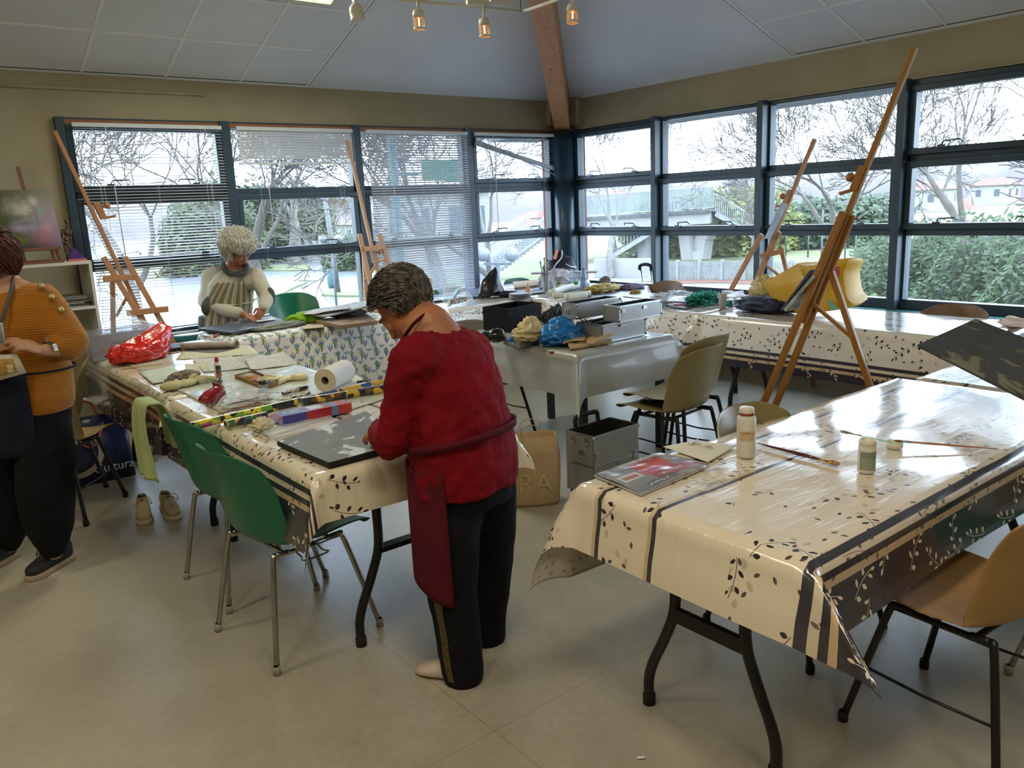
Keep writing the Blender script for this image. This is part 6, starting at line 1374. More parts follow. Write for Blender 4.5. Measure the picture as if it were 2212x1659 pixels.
mm = MB(); a0 = B(1272, 742, ZT2+.03); a1 = B(1318, 722, ZT2+.06); mm.bar(a0, a1, .045, .008, up=(0, 0, 1)); mm.build('folded_edge', m_kraft, t, bevel=.003)
# scissors
t = thing('scissors', 'small red handled scissors at the front edge of the grey table', 'scissors', B(1185, 762)); m = MB()
for k in (-1, 1): c = B(1192, 762+k*1.5, ZT2+.004); m.tube([c+V((math.cos(a_)*.014, math.sin(a_)*.010, 0)) for a_ in [2*PI*i/12 for i in range(12)]], .0028, 6, closed=True)
m.build('handles', W_('dark_red_plastic', '8e1f26', rough=.35), t); m = MB(); m.bar(B(1188, 761, ZT2+.004), B(1172, 757, ZT2+.004), .008, .002); m.build('blades', mat('steel_dull', '9a9a9a', None, 5, .3, metal=.9), t)
# aluminium case with cantilever trays
A_ = B(1303, 742); u = (B(1400, 722)-A_).normalized(); v = V((-u.y, u.x, 0)); C0 = A_; Lx_, Wx_, Hx_ = .40, .225, .115
Ma = Matrix((u, v, V((0, 0, 1)))).transposed().to_4x4(); Ma.translation = C0
t = thing('aluminium_case', 'scuffed aluminium tool case on the grey table with its two upper trays folded out', 'tool case', Ma @ V((Lx_/2, Wx_/2, 0)))
def opencase(t, M, L, W, H, name, th=.006, z0=0.):
    m = MB(); m.bx(0, L, 0, W, z0, z0+.006, M); m.bx(0, L, 0, th, z0, z0+H, M); m.bx(0, L, W-th, W, z0, z0+H, M); m.bx(0, th, th, W-th, z0, z0+H, M); m.bx(L-th, L, th, W-th, z0, z0+H, M); o = m.build(name, m_alu, t)
    e = MB(); w_ = .011
    for (x, y) in ((0, 0), (L, 0), (0, W), (L, W)): e.bx(x-w_/2-.001 if x else -.0015, x+.0015 if x else w_, y-w_ if y else -.0015, y+.0015 if y else w_, z0, z0+H, M)
    for y in (0, W):
        for z in (z0, z0+H-.009): e.bx(0, L, (y-w_*.5) if y else -.0015, (y+.0015) if y else w_*.5, z, z+.010, M)
    for x in (0, L):
        for z in (z0, z0+H-.009): e.bx((x-w_*.5) if x else -.0015, (x+.0015) if x else w_*.5, 0, W, z, z+.010, M)
    e.build('edge_trim', m_alue, o)
    l = MB(); l.bx(th, L-th, th, th+.002, z0+.007, z0+H-.002, M); l.bx(th, L-th, W-th-.002, W-th, z0+.007, z0+H-.002, M); l.bx(th, th+.002, th, W-th, z0+.007, z0+H-.002, M); l.bx(L-th-.002, L-th, th, W-th, z0+.007, z0+H-.002, M); l.bx(th, L-th, th, W-th, z0+.006, z0+.008, M); l.build('lining', m_blkin, o)
    for (x, y) in ((0, 0), (L, 0)):
        for z in (z0+.012, z0+H-.012):
            q_ = MB(); q_.ell(M @ V((x, y, z)), .0095, None, 12, 8); q_.build('corner_cap', m_alue, o)
    return o
opencase(t, Ma, Lx_, Wx_, Hx_, 'lower_box')
M2 = Ma @ Matrix.Translation((.065, -.075, .125)); o2 = opencase(t, M2, Lx_, .13, .10, 'front_tray')
M3 = Ma @ Matrix.Translation((-.035, .185, .138)); o3 = opencase(t, M3, Lx_, .13, .10, 'rear_tray')
for x in (.10, .30):
    m = MB(); m.bx(x-.016, x+.016, -.082, -.0745, .185, .205, Ma); m.build('latch', m_alue, o2)
m = MB(); m.bx(-.0625, -.055, .225, .265, .165, .205, Ma); m.tube([Ma @ V((-.066, .245+.014*math.cos(a_), .185+.014*math.sin(a_))) for a_ in [2*PI*i/10 for i in range(10)]], .002, 6, closed=True); m.build('latch', m_alue, o3)
m_arm = mat('bright_steel', 'c9ccd0', None, 5, .2, metal=.95)
for (a_, b_) in (((.004, .06, .10), (-.004, .20, .16)), ((.004, .10, .10), (-.004, .23, .15)), ((.004, .14, .10), (.02, .02, .14)), ((.004, .18, .10), (.02, .05, .15))):
    m = MB(); m.bar(Ma @ V(a_), Ma @ V(b_), .010, .003); m.build('tray_arm', m_arm, t)
m = MB(); m.bx(.02, .36, .06, .11, .09, .118, Ma); m.build('inner_tray', m_blkin, t)
m = MB(); m.bx(.15, .24, -.012, -.002, .085, .10, Ma); m.build('latch', m_alue, t)
m = MB(); m.tube([Ma @ V((-.006, .10+.02*math.cos(a_), .012+.008*math.sin(a_))) for a_ in [2*PI*i/10 for i in range(10)]], .003, 6, closed=True); m.build('ring', m_blkin, t)

# ================================================================ WINDOW TABLES
# far table left of the corner (A2) and corner table (B1)
def sheet4(name, label, cat, pp, z, m, **k): return sheet(name, label, cat, [az(px, py, z) for px, py in pp], z, m, **k)
ZW = TZ+.006
sheet4('plastic_sheet', 'dark bluish plastic sheet covering the far window table', 'plastic sheet', [(915, 655), (1178, 626), (1150, 607), (930, 625)], ZW, mat('slate_sheet', '8d9bb5', '4d4a58', 5, .3, .6, 12, coat=.3), nu=30, nv=14, rise=.006, seed=3)
c = az(926, 668, ZW); hb = ay(926, 600, c.y).z-c.z; roll('standing_roll', 'upright pale pink paper roll on the far window table', 'paper roll', c, c+V((0, 0, hb)), .05, mat('pink_roll', 'd9bfae', 'cfb5a4', 4, .7), hole=.3)
crumple('zip_bag', 'clear zip bag of foil wrapped sweets with a teal seal', 'plastic bag', az(990, 660, ZW), (.13, .09, .075), m_zip, 41, .2, 1.6, 40, 24, peak=((-.3, 0, 1), (-.05, 0, .08), 4)); _o = D.objects['zip_bag.001'] if 'zip_bag.001' in D.objects else None
R = random.Random(9)
for i in range(14):
    p = az(990, 658, ZW)+V((R.uniform(-.08, .09), R.uniform(-.04, .05), .018+.03*R.random())); tag(MB().ell(p, (R.uniform(.015, .024), .014, .014), Matrix.Rotation(R.random()*3, 4, 'Z'), 8, 5).build('wrapped_sweet', (mat('foil_sweet', 'b9babf', '7c6a5c', 60, .2, metal=.8), mat('brown_sweet', '5c3a28', '8a6a54', 50, .35), mat('copper_sweet', 'a86c50', None, 50, .3, metal=.5))[i % 3]), 'wrapped sweet inside the teal sealed zip bag', 'sweet', 'wrapped sweets in the zip bag')
m = MB(); m.bar(az(968, 655, ZW+.01), az(990, 622, ZW+.03), .035, .004); o = m.build('bag_seal', W_('seal_teal', '4fa79c', rough=.3), _o)
# black plastic bag standing
m = MB(); c = az(1062, 640, ZW); Rr = CR.copy(); Rr.z = 0; Rr.normalize(); bk = V((-Rr.y, Rr.x, 0))
def bagpt(px, py, dy): p = ay(px, py, c.y+dy); return p
front = [bagpt(1046, 645, -.02), bagpt(1088, 640, -.02), bagpt(1077, 600, .02), bagpt(1040, 618, .0)]
m.loft([(c+V((0, 0, .0)), V((.14, -.02, 0)), V((0, .08, 0))), (c+V((.0, 0, .05)), V((.13, -.02, 0)), V((0, .075, 0))), (c+V((-.01, 0, .13)), V((.10, -.02, .01)), V((0, .06, 0))), (c+V((-.01, 0, .19)), V((.08, -.02, .03)), V((0, .03, 0))), (c+V((.0, 0, .235)), V((.045, -.02, .04)), V((0, .008, 0)))], 36)
o = m.build('black_bag', mat('bin_liner', '16161a', '1f2027', 6, .22, .5, 30, coat=.3), disp=(.03, .06)); tag(o, 'shiny black plastic bag standing open on the far window table', 'bag')
crumple('black_pouch', 'flat black pouch right of the shiny black bag', 'pouch', az(1098, 640, ZW), (.09, .07, .03), m_dk, 43, .25, 2)
for i in range(6):
    c = az(1124, 645, ZW); o = MB(); o.lathe([(0, 0), (.075, .001), (.105, .007), (.103, .008), (.07, .003), (0, .002)], c+V((.004*(i % 2), .003*(i % 3), .0085*i)), 28, cap=False); tag(o.build('paper_plate', mat('plate_lilac', 'bdbcc8', 'a9a0a8', 5, .6)), 'paper plate in the stack beside the peach bottle, '+('bottom', 'second', 'third', 'fourth', 'fifth', 'topmost')[i], 'plate', 'stacked paper plates')
c = az(1141, 640, ZW); h = ay(1141, 611, c.y).z-c.z; t = thing('pump_bottle', 'peach coloured squeeze bottle with a pointed cap by the paper plates', 'bottle', c); mp = W_('peach_plastic', 'c9946a', rough=.4)
MB().lathe([(0, 0), (.026, 0), (.028, .006), (.028, h*.5), (.014, h*.62)], c, 20, cap=False).build('body', mp, t); MB().lathe([(.016, h*.6), (.018, h*.72), (.008, h*.8), (.004, h), (0, h)], c, 16, cap=False).build('cap', mp, t)
slabq('cardboard_tray', 'flat brown cardboard tray against the far window ledge', 'tray', [az(1112, 628, ZW), az(1176, 620, ZW), az(1172, 609, ZW), az(1108, 614, ZW)], ZW, .03, mat('brown_cardboard', 'a48a74', '94795f', 6, .8))
sheet4('newspaper', 'bluish newspaper sheets under the bundles at the corner', 'newspaper', [(1060, 644), (1180, 632), (1168, 618), (1060, 628)], ZW+.002, m_newsb, seed=12, curl=.006, uvs=4)
sheet4('plastic_sheet', 'dark sheet over the corner table under the white rolls', 'plastic sheet', [(1182, 634), (1420, 662), (1400, 618), (1200, 610)], ZW+.001, mat('slate_sheet2', '55525c', '6f7484', 6, .35, .5, 12), nu=24, nv=14, rise=.004, seed=6)
# jar of brushes
c = az(1180, 632, ZW); h = ay(1180, 594, c.y).z-c.z; t = thing('brush_jar', 'tall clear jar holding long brushes at the corner of the window tables', 'jar', c)
MB().lathe([(0, .002), (.034, 0), (.036, .006), (.036, h), (.034, h), (.033, .008), (0, .006)], c, 24, cap=False).build('glass', thin('brush_jar_glass', 'cfd8e2', .2, .05), t)
for i, (dx, dy, py, cl) in enumerate(((-.03, .02, 563, '8a5a44'), (-.012, -.01, 555, '4a3c3a'), (.0, .02, 572, '9c7060'), (.018, 0, 560, '6b4436'), (.03, .02, 566, 'b0705c'), (-.02, .0, 575, '3d3a40'), (.02, -.02, 580, '2c2c34'))):
    tp = ay(1180, py, c.y).z; brush('long brush standing in the clear jar, %s' % ('leaning furthest left', 'tallest', 'third from the left', 'middle right', 'leaning furthest right', 'short dark one on the left', 'shortest, on the right')[i], c+V((dx*.3, dy*.3, .012)), V((c.x+dx*1.6, c.y+dy, tp)), W_('brush_'+cl, cl, rough=.4), .0055, '3a2e2a', .025, .03, 'a9a9ac', 'brushes in the clear jar')
# backpack on the ledge
yb_ = 6.72; b0 = ay(1212, 592, yb_); t = thing('backpack', 'black bag with white piping and an orange tag heaped in the corner before the column', 'backpack', (b0.x, yb_, ZW))
m = MB(); zb = ZW; zt = ay(1210, 540, yb_).z; cx = b0.x
m.loft([(V((cx, yb_, zb)), V((.20, 0, 0)), V((0, .13, 0)), .8), (V((cx+.01, yb_, zb+.13)), V((.19, 0, 0)), V((0, .12, 0)), .8), (V((cx+.0, yb_, zb+.25)), V((.15, 0, .01)), V((0, .10, 0)), .8), (V((cx-.03, yb_, zt-.10)), V((.10, 0, .02)), V((0, .07, 0))), (V((cx-.03, yb_, zt-.01)), V((.045, 0, .01)), V((0, .03, 0)))], 36)
m.build('bag_body', m_dk, t, disp=(.05, .12)); m = MB(); m.tube(bez([ay(1190, 592, yb_-.12), ay(1200, 572, yb_-.13), ay(1213, 556, yb_-.10), ay(1214, 541, yb_-.05)], 6), .007, 8); m.tube(bez([ay(1222, 570, yb_-.12), ay(1232, 576, yb_-.13), ay(1244, 577, yb_-.10)], 5), .007, 8); m.build('piping', W_('piping_white', 'cfd0d6'), t)
MB().bar(ay(1198, 560, yb_-.1), ay(1204, 540, yb_-.1), .04, .01).build('orange_tag', W_('orange_tag', 'e0602a', rough=.4), t)
tag(MB().bar(az(1150, 590, .90), az(1290, 587, .90), .12, .02).build('white_plank', mat('pale_plank', 'c4c4c8', None, 4, .6)), 'pale plank lying under the black backpack', 'plank'); D.objects['white_plank'].location.z -= .0
m_wbag = mat('white_bag_plastic', 'c9cbd2', 'b4b7c2', 5, .4, .5, 30, sss=.1)
crumple('plastic_bag', 'white crumpled plastic bag under the backpack, behind the brush jar', 'plastic bag', az(1205, 622, ZW), (.20, .13, .10), m_wbag, 51, .35, 2.2, 56, 32)
crumple('plastic_bag', 'clear plastic bag with a green printed corner left of the blue bottle', 'plastic bag', az(1236, 618, ZW), (.10, .09, .09), m_zip, 52, .35, 2.2, 44, 26)
crumple('green_bundle', 'small bright green bundle in the clear bag by the blue bottle', 'bundle', az(1244, 615, ZW+.05), (.03, .02, .02), W_('green_print', '5ca83c'), 53, .3, 2, 20, 12, z0=ZW+.05)
c = az(1208, 624, ZW); t = thing('glass_jar', 'small jar of brown paint in front of the white plastic bag', 'jar', c); MB().lathe([(0, 0), (.034, 0), (.036, .004), (.036, .06), (.030, .07), (0, .07)], c, 22, cap=False).build('body', W_('brown_paint_jar', '8a6a4c', rough=.3), t)
c = az(1261, 628, ZW); h = ax(1261, 578, c.x).z-c.z; t = thing('water_bottle', 'pale blue translucent plastic bottle standing at the corner', 'bottle', c)
MB().lathe([(0, 0), (.033, 0), (.035, .006), (.035, h*.35), (.032, h*.42), (.035, h*.5), (.035, h*.66), (.018, h*.82), (.017, h*.86)], c, 26, cap=False).build('body', mat('blue_bottle', '93abd0', '86a0c8', 5, .2, alpha=.75), t); MB().lathe([(.019, h*.85), (.020, h*.98), (0, h)], c, 20, cap=False).build('cap', W_('bottle_cap_blue', '7f90b0'), t)
# white rolls in plastic
for i, (x0, y0, x1, y1, r) in enumerate(((1190, 632, 1262, 612, .034), (1195, 640, 1275, 634, .026), (1200, 622, 1270, 610, .026), (1222, 642, 1266, 637, .03))):
    tag(MB().cyl(az(x0, y0, ZW+r), az(x1, y1, ZW+r), r, 18).build('white_roll', mat('white_roll_plastic', 'd6d4c8', 'c9c6b8', 8, .45, .4, 40), disp=(.010, .05)), 'plastic wrapped white roll in the bundle on the corner table, %s' % ('uppermost', 'long one at the front', 'at the back', 'short one at the front'), 'roll', 'plastic wrapped white rolls') if 0 else None
    o = MB().tube([az(x0, y0, ZW+r).lerp(az(x1, y1, ZW+r), k/10) for k in range(11)], r, 18).build('white_roll', mat('white_roll_plastic', 'd6d4c8', 'c9c6b8', 8, .45, .4, 40), disp=(.012, .05)); tag(o, 'plastic wrapped white roll on the corner table, %s' % ('upper left of the bundle', 'long one at the front', 'hindmost of the bundle', 'short one at the front right')[i], 'roll', 'plastic wrapped white rolls')
crumple('glove_pile', 'heap of yellow gloves right of the white rolls', 'glove', az(1300, 632, ZW), (.19, .10, .045), mat('yellow_gloves', 'c2ad62', 'b09c55', 6, .6, .3, 30), 55, .35, 2.3, 54, 30)
crumple('brown_bag', 'small brown lump behind the yellow gloves', 'bag', az(1307, 618, ZW), (.06, .05, .055), mat('brown_lump', '7b6a62', '94857c', 9, .7), 56, .3, 2)
crumple('cloth_heap', 'grey violet crumpled cloth behind the white boards', 'cloth', az(1365, 625, ZW), (.14, .07, .03), mat('violet_cloth', '8f86a0', '6c6a80', 7, .8), 57, .4, 2.5)
crumple('tan_paper', 'tan crumpled paper scrap left of the trolley handle', 'paper scrap', az(1372, 637, ZW), (.05, .04, .025), mat('tan_paper', 'b59650', 'a48848', 8, .7), 58, .5, 2.5)
for i, pp in enumerate((((1345, 640), (1440, 650), (1420, 634), (1362, 628)), ((1345, 652), (1415, 660), (1400, 648), (1340, 643)))):
    canvas('white_board', ('white board with dark edges in front of the trolley handle', 'second white board nearer the case trays')[i], 'board', [az(px, py, ZW+.012) for px, py in (pp[0], pp[1], pp[2], pp[3])][::1], .010, mat('board_white', 'cfd3e2', None, 4, .4), m_cedge)
# trolley handle standing behind the table
x_ = 6.12; t = thing('wheeled_trolley', 'tall pull handle of a wheeled trolley standing behind the corner table', 'trolley', (x_, 5.5, 0)); m = MB(); a, b_, c_, d_ = ax(1391, 628, x_), ax(1384, 577, x_), ax(1405, 577, x_), ax(1411, 628, x_)
m.cyl(ext0(b_, a, .45), b_, .009, 8); m.cyl(ext0(c_, d_, .45), c_, .009, 8); m.build('rods', mat('bright_steel', 'c9ccd0', None, 5, .2, metal=.95), t)
m = MB(); m.tube(bez([b_+V((0, .01, -.03)), b_+V((0, .01, .01)), b_.lerp(c_, .5)+V((0, 0, .028)), c_+V((0, -.01, .01)), c_+V((0, -.01, -.03))], 5), .017, 10); m.build('grip', m_rub, t)
MB().bx(x_-.07, x_+.07, a.y-.22, a.y+.06, .08, .48).build('trolley_body', m_dk, t, bevel=.01); m = MB(); [m.cyl((x_-.06, yy, .04), (x_-.02, yy, .04), .04, 14) for yy in (a.y-.2, a.y+.04)]; m.build('wheels', m_rub, t)
# foil wrap, black folder, red cable
m_foil = thin('foil_wrap', 'd9dde6', .45, .12, None, 1.5, 40)
crumple('bubble_wrap', 'heap of shiny clear plastic wrap on the corner table', 'plastic wrap', az(1452, 655, ZW), (.20, .11, .05), m_foil, 61, .5, 2.8, 60, 34)
slabq('folder', 'black folder with a shiny sleeve under the plastic wrap', 'folder', [az(1437, 662, ZW), az(1478, 668, ZW), az(1520, 661, ZW), az(1490, 650, ZW)], ZW, .008, W_('folder_black', '222127', rough=.25))
m = MB(); m.tube(bez([az(1437, 655, ZW+.02), az(1455, 652, ZW+.025), az(1475, 654, ZW+.02), az(1478, 658, ZW+.02), az(1455, 659, ZW+.02)], 5), .006, 7); tag(m.build('red_strap', W_('red_strap', 'a84a50')), 'red strap lying on the black folder', 'strap')
m_net = mat('teal_net', '1f9a88', '168070', 10, .6, .5, 40)
crumple('net', 'teal green net heap between the plastic wrap and the paper cup', 'net', az(1522, 656, ZW), (.15, .08, .05), m_net, 63, .6, 3, 64, 36)
c = az(1561, 667, ZW-.002); h = ax(1561, 634, c.x).z-c.z; t = thing('paper_cup', 'white paper cup standing on the window table', 'cup', c); MB().lathe([(0, .002), (.024, 0), (.034, h*.98), (.036, h), (.033, h), (.023, .004), (0, .004)], c, 26, cap=False).build('cup_body', mat('cup_paper', 'd6cdbf', None, 4, .7), t)
c = az(1574, 662, ZW); t = thing('tape_roll', 'teal roll of tape standing right of the paper cup', 'tape', c+V((0, 0, 0))); MB().lathe([(.032, 0), (.036, .0), (.036, .05), (.032, .05), (.022, .05), (.022, 0), (.032, 0)], c, 26, cap=False).build('tape_body', W_('teal_tape', '2a9094', rough=.35), t)
slabq('notebook', 'black notebook right of the teal tape', 'notebook', [az(1580, 656, ZW), az(1606, 652, ZW), az(1596, 645, ZW), az(1574, 648, ZW)], ZW, .014, W_('folder_black', '222127', rough=.25))
brush('thin pale stick lying in front of the paper cup', az(1556, 672, ZW), az(1600, 660, ZW), W_('stick_wood', 'c9a878'), .004, 'c9a878', .01, .01, 'c9a878', None, 'stick', 'stick')
sheet4('plastic_sheet', 'white crinkled plastic behind the feet of the short easel', 'plastic sheet', [(1548, 650), (1620, 648), (1600, 636), (1560, 640)], ZW+.03, m_wbag, rise=.03, seed=8)
crumple('dark_bag', 'navy blue cloth bag lying in front of the yellow bag', 'bag', az(1658, 672, ZW), (.16, .24, .06), mat('navy_cloth', '161c38', '1c2444', 5, .7, .3, 30), 65, .22, 1.6, 54, 30, rz=0)
# yellow shopping bag lying on its side
m_yel = mat('yellow_bag', 'cf9f08', 'bf9206', 3, .55, .4, 9)
xf = 5.12; t = thing('shopping_bag', 'big yellow shopping bag lying on its side on the window table', 'shopping bag', (5.3, 3.0, ZW))
outl = [(1648, 612), (1685, 666), (1735, 676), (1835, 662), (1828, 640), (1822, 590), (1829, 562), (1795, 563), (1760, 572), (1730, 574), (1722, 570), (1680, 594)]
pl = [ax(px, py, xf) for px, py in outl]; cen = sum(pl, V((0, 0, 0)))/len(pl)
m = MB(); N = len(pl); ringsb = []
dep = [(.0, 1.0), (.03, 1.03), (.12, 1.02), (.24, .93), (.30, .8)]
vsb = []; 
sm_ = bez(pl+[pl[0]], 4)[:-1]; n2 = len(sm_)
for d_, k in dep:
    for p in sm_: q = cen+(p-cen)*k; vsb.append(V((xf+d_*(1 if k < 1.01 else 1), q.y, max(q.z, ZW+.002))))
fs = [(i*n2+j, i*n2+(j+1) % n2, (i+1)*n2+(j+1) % n2, (i+1)*n2+j) for i in range(len(dep)-1) for j in range(n2)]; m.add(vsb, fs, True)
front_c = V((xf-.035, cen.y, cen.z)); nfr = 8
fv = []
for k in range(nfr+1):
    f = k/nfr
    for p in sm_: q = p.lerp(cen, f); fv.append(V((xf-.045*math.sin(f*PI/2)-.022*mnoise.noise(V((q.y*9, q.z*9, 2)))*f*2+ .016*abs(mnoise.noise(V((q.y*16, q.z*6, 7))))*min(1, f*3), q.y, max(q.z, ZW+.002))))
m.add(fv, [(k*n2+(j+1) % n2, k*n2+j, (k+1)*n2+j, (k+1)*n2+(j+1) % n2) for k in range(nfr) for j in range(n2)], True); m.add([vsb[-n2+j] for j in range(n2)], [tuple(range(n2))], True)
m.build('bag_body', m_yel, t)
fx = xf-.070
lp = ax(1735, 620, fx); text(t, 'leroymerlin.fr', lp, (ax(1742, 655, fx)-ax(1728, 585, fx))*-1, (ax(1728, 585, fx)-ax(1742, 655, fx)).cross(V((-1, 0, 0)))*1, .058, W_('bag_white_print', 'e9e2c8'))
mm = MB(); mm.add([ax(px, py, fx) for px, py in ((1800, 578), (1813, 575), (1814, 595), (1803, 597))], [(0, 1, 2, 3)]); mm.build('label_patch', W_('pink_label', 'c9485a'), t)
mm = MB(); mm.add([ax(px, py, xf-.03) for px, py in ((1785, 648), (1798, 652), (1811, 668), (1796, 670))], [(0, 1, 2, 3)]); mm.build('teal_stripe', W_('teal_print', '6fb0a8'), t)
crumple('plastic_bag', 'pale yellow plastic bag poking out left of the yellow shopping bag', 'plastic bag', az(1655, 655, ZW+.02), (.10, .12, .10), mat('pale_yellow_plastic', 'c9b878', 'b9a768', 6, .4), 66, .3, 2, z0=ZW+.05)
# kraft paper at the right edge
sheet4('kraft_sheet', 'brown wrapping paper sheet on the window table at the right edge of the picture', 'paper', [(2150, 702), (2300, 735), (2300, 700), (2180, 688)], ZW-.002, mat('kraft_flat', 'b08d62', 'a07e55', 5, .8), rise=.015, seed=5)

# tilted canvas propped above the second right table
pts = [(1980, 745), (2380, 925), (2345, 770), (2108, 688)]
q0 = az(1980, 745, .93); q1 = az(2300, 905, .84); q3 = az(2107, 688, 1.06); q2 = q1+(q3-q0)
canvas('canvas', 'dark painted canvas propped up at a tilt at the right edge, over the second table', 'canvas', [q0, q1, q2, q3], .022, can_mat('canvas_paint_olive', ('33342f', '3a3b44', '6d6c55')), m_cedge)
t = thing('table_easel', 'low table easel mostly hidden under the tilted canvas', 'easel', (q0.x+.3, q0.y-.2, TZ+.003)); cc_ = (q0+q1+q2+q3)*.25
for s_ in (.72, .95):
    p = q0.lerp(q1, s_).lerp(q3.lerp(q2, s_), .5)-V((0, 0, .03)); MB().bar(V((p.x, p.y, TZ+.004)), p, .02, .02).build('leg', m_dkw, t)
MB().bar(V((q0.lerp(q1, .72).lerp(q3.lerp(q2, .72), .5).x, q0.lerp(q1, .72).lerp(q3.lerp(q2, .72), .5).y, TZ+.015)), V((q0.lerp(q1, .95).lerp(q3.lerp(q2, .95), .5).x, q0.lerp(q1, .95).lerp(q3.lerp(q2, .95), .5).y, TZ+.015)), .02, .02).build('base_rail', m_dkw, t)
c_ = az(2135, 826, TZ+.006)

# ================================================================ ON THE FLOOR
# paper carrier bag
c = V((2.66, 3.26, 0)); t = thing('paper_bag', 'brown paper carrier bag with twisted handles standing on the floor beside the trolley case', 'paper bag', c)
def bagring(z, a, b_, rot, dx=0, dy=0, pw=.45): u = V((math.cos(rot), math.sin(rot), 0)); v = V((-u.y, u.x, 0)); return (V((c.x+dx, c.y+dy, z)), u*a, v*b_, pw)
rb = -.62
m = MB(); m.loft([bagring(0, .135, .085, rb), bagring(.02, .14, .09, rb), bagring(.15, .15, .085, rb, 0, 0, .4), bagring(.28, .145, .075, rb, .005, 0, .45), bagring(.385, .14, .07, rb, .0, .0, .5)], 48, cap=False); m.add([m.v[i] for i in range(48)], [tuple(range(47, -1, -1))])
o = m.build('bag_body', m_kraft, t, disp=(.018, .09)); q = o.modifiers.new('t', 'SOLIDIFY'); q.thickness = .002
u = V((math.cos(rb), math.sin(rb), 0)); v = V((-u.y, u.x, 0))
for s_ in (-1, 1): m = MB(); e = c+v*.068*s_+V((0, 0, .36)); m.tube(bez([e-u*.05, e-u*.05+V((0, 0, .07)), e+V((0, 0, .095)), e+u*.05+V((0, 0, .07)), e+u*.05], 5), .0028, 6); m.build('handle', m_kraft, t)
text(t, 'RA', c-v*.091+u*.01+V((0, 0, .13)), u, (0, 0, 1), .15, W_('pale_print', 'c4b08a'), ext=.0006); D.objects['lettering' if False else t.children[-1].name] if 0 else None
# aluminium trolley case
A_ = az(1240, 1092, 0); zt = .36; n0 = az(1283, 948, zt); n1 = az(1395, 913, zt); n2_ = az(1335, 893, zt); n3 = az(1222, 918, zt)
u = (n1-n0).normalized(); L = (n1-n0).length; v = V((-u.y, u.x, 0)); Wd = (n3-n0).length; Mt = Matrix((u, v, V((0, 0, 1)))).transposed().to_4x4(); Mt.translation = V((n0.x, n0.y, .0))
t = thing('trolley_case', 'open aluminium trolley case with a black handle standing on the floor by the grey table', 'trolley case', Mt @ V((L/2, Wd/2, 0)))
L = .36; Wd = .215; opencase(t, Mt, L, Wd, .34, 'case_body', z0=.03)
m = MB(); m.tube(bez([Mt @ V((.08, Wd+.0, .345)), Mt @ V((.08, Wd+.004, .40)), Mt @ V((.10, Wd+.006, .425)), Mt @ V((.24, Wd+.006, .425)), Mt @ V((.26, Wd+.004, .40)), Mt @ V((.26, Wd, .345))], 5), .013, 10); m.build('grip', m_rub, t)
def clasp(x, z, side=0):
    m = MB()
    if side == 0: m.bx(x-.014, x+.014, -.010, -.001, z-.02, z+.02, Mt); m.tube([Mt @ V((x+.010*math.cos(a_), -.012, z-.03+.016*math.sin(a_))) for a_ in [2*PI*i/10 for i in range(10)]], .002, 6, closed=True)
    else: m.bx(-.010, -.001, x-.014, x+.014, z-.02, z+.02, Mt); m.tube([Mt @ V((-.012, x+.010*math.cos(a_), z-.03+.016*math.sin(a_))) for a_ in [2*PI*i/10 for i in range(10)]], .002, 6, closed=True)
    m.build('clasp', m_alue, t)
clasp(.05, .34, 1); clasp(.16, .335, 1); clasp(.09, .26, 1); clasp(.02, .26, 0); clasp(.10, .16, 0); clasp(.20, .165, 0); clasp(.33, .2, 0)
m = MB(); m.bx(-.003, L+.003, -.003, Wd+.003, .19, .20, Mt); m.build('waist_trim', m_alue, t)
for (x, y) in ((.03, .02), (L-.03, .02), (.03, Wd-.02), (L-.03, Wd-.02)): MB().lathe([(0, 0), (.018, 0), (.02, .03), (0, .03)], Mt @ V((x, y, 0)), 14, cap=False).build('foot', m_rub, t)
# blue shopping bag with Cultura print
zt = .42; A_ = az(150, 1057, 0); B_ = az(296, 1026, 0); u = (B_-A_).normalized(); v = V((-u.y, u.x, 0)); L = (B_-A_).length+.08; A_ = A_-u*.08; t = thing('shopping_bag', 'dark blue shopping bag printed Cultura with orange handles on the floor under the left table', 'shopping bag', A_+u*L/2+v*.09)
mb_ = mat('navy_bag', '1c2c5c', '18264f', 4, .35, coat=.3); H = .41
m = MB(); c0 = A_+u*L/2+v*.09
m.loft([(c0, u*L/2, v*.09, .25), (c0+V((0, 0, .2)), u*L/2*.98, v*.085, .3), (c0+V((0, 0, H)), u*L/2*.93, v*.05, .4)], 48, cap=False); o = m.build('bag_body', mb_, t, disp=(.01, .1)); q = o.modifiers.new('t', 'SOLIDIFY'); q.thickness = .003
text(t, 'Cultura', A_+u*(L*.74)-v*.004+V((0, 0, .09)), u, V((0, 0, 1)), .078, W_('print_white', 'e6e6ea'), ext=.001)
m = MB(); cr_ = A_+u*L*.30-v*.001+V((0, 0, .22)); rr = .155
aa = [(-2.6+3.3*i/16) for i in range(17)]; m.add([cr_+u*math.cos(a_)*rr*k+V((0, 0, 1))*math.sin(a_)*rr*k for k in (.86, 1.08) for a_ in aa], [(i, i+1, 17+i+1, 17+i) for i in range(16)]); q_ = m.build('logo_arc', W_('print_cream', 'c9bfae'), t); qq = q_.modifiers.new('t', 'SOLIDIFY'); qq.thickness = .002
for s_ in (0, 1): m = MB(); e = c0+v*(-.06+.12*s_)+V((0, 0, H-.03)); m.tube(bez([e-u*.09, e-u*.05+V((0, 0, -.10))-v*.045, e+V((0, 0, -.14))-v*.045, e+u*.05+V((0, 0, -.09))-v*.045, e+u*.09], 5) if not s_ else bez([e-u*.09, e-u*.06+V((0, 0, .10)), e+V((0, 0, .13)), e+u*.06+V((0, 0, .10)), e+u*.09], 5), .007, 6); m.build('handle', W_('orange_strap', 'd8622c'), t)
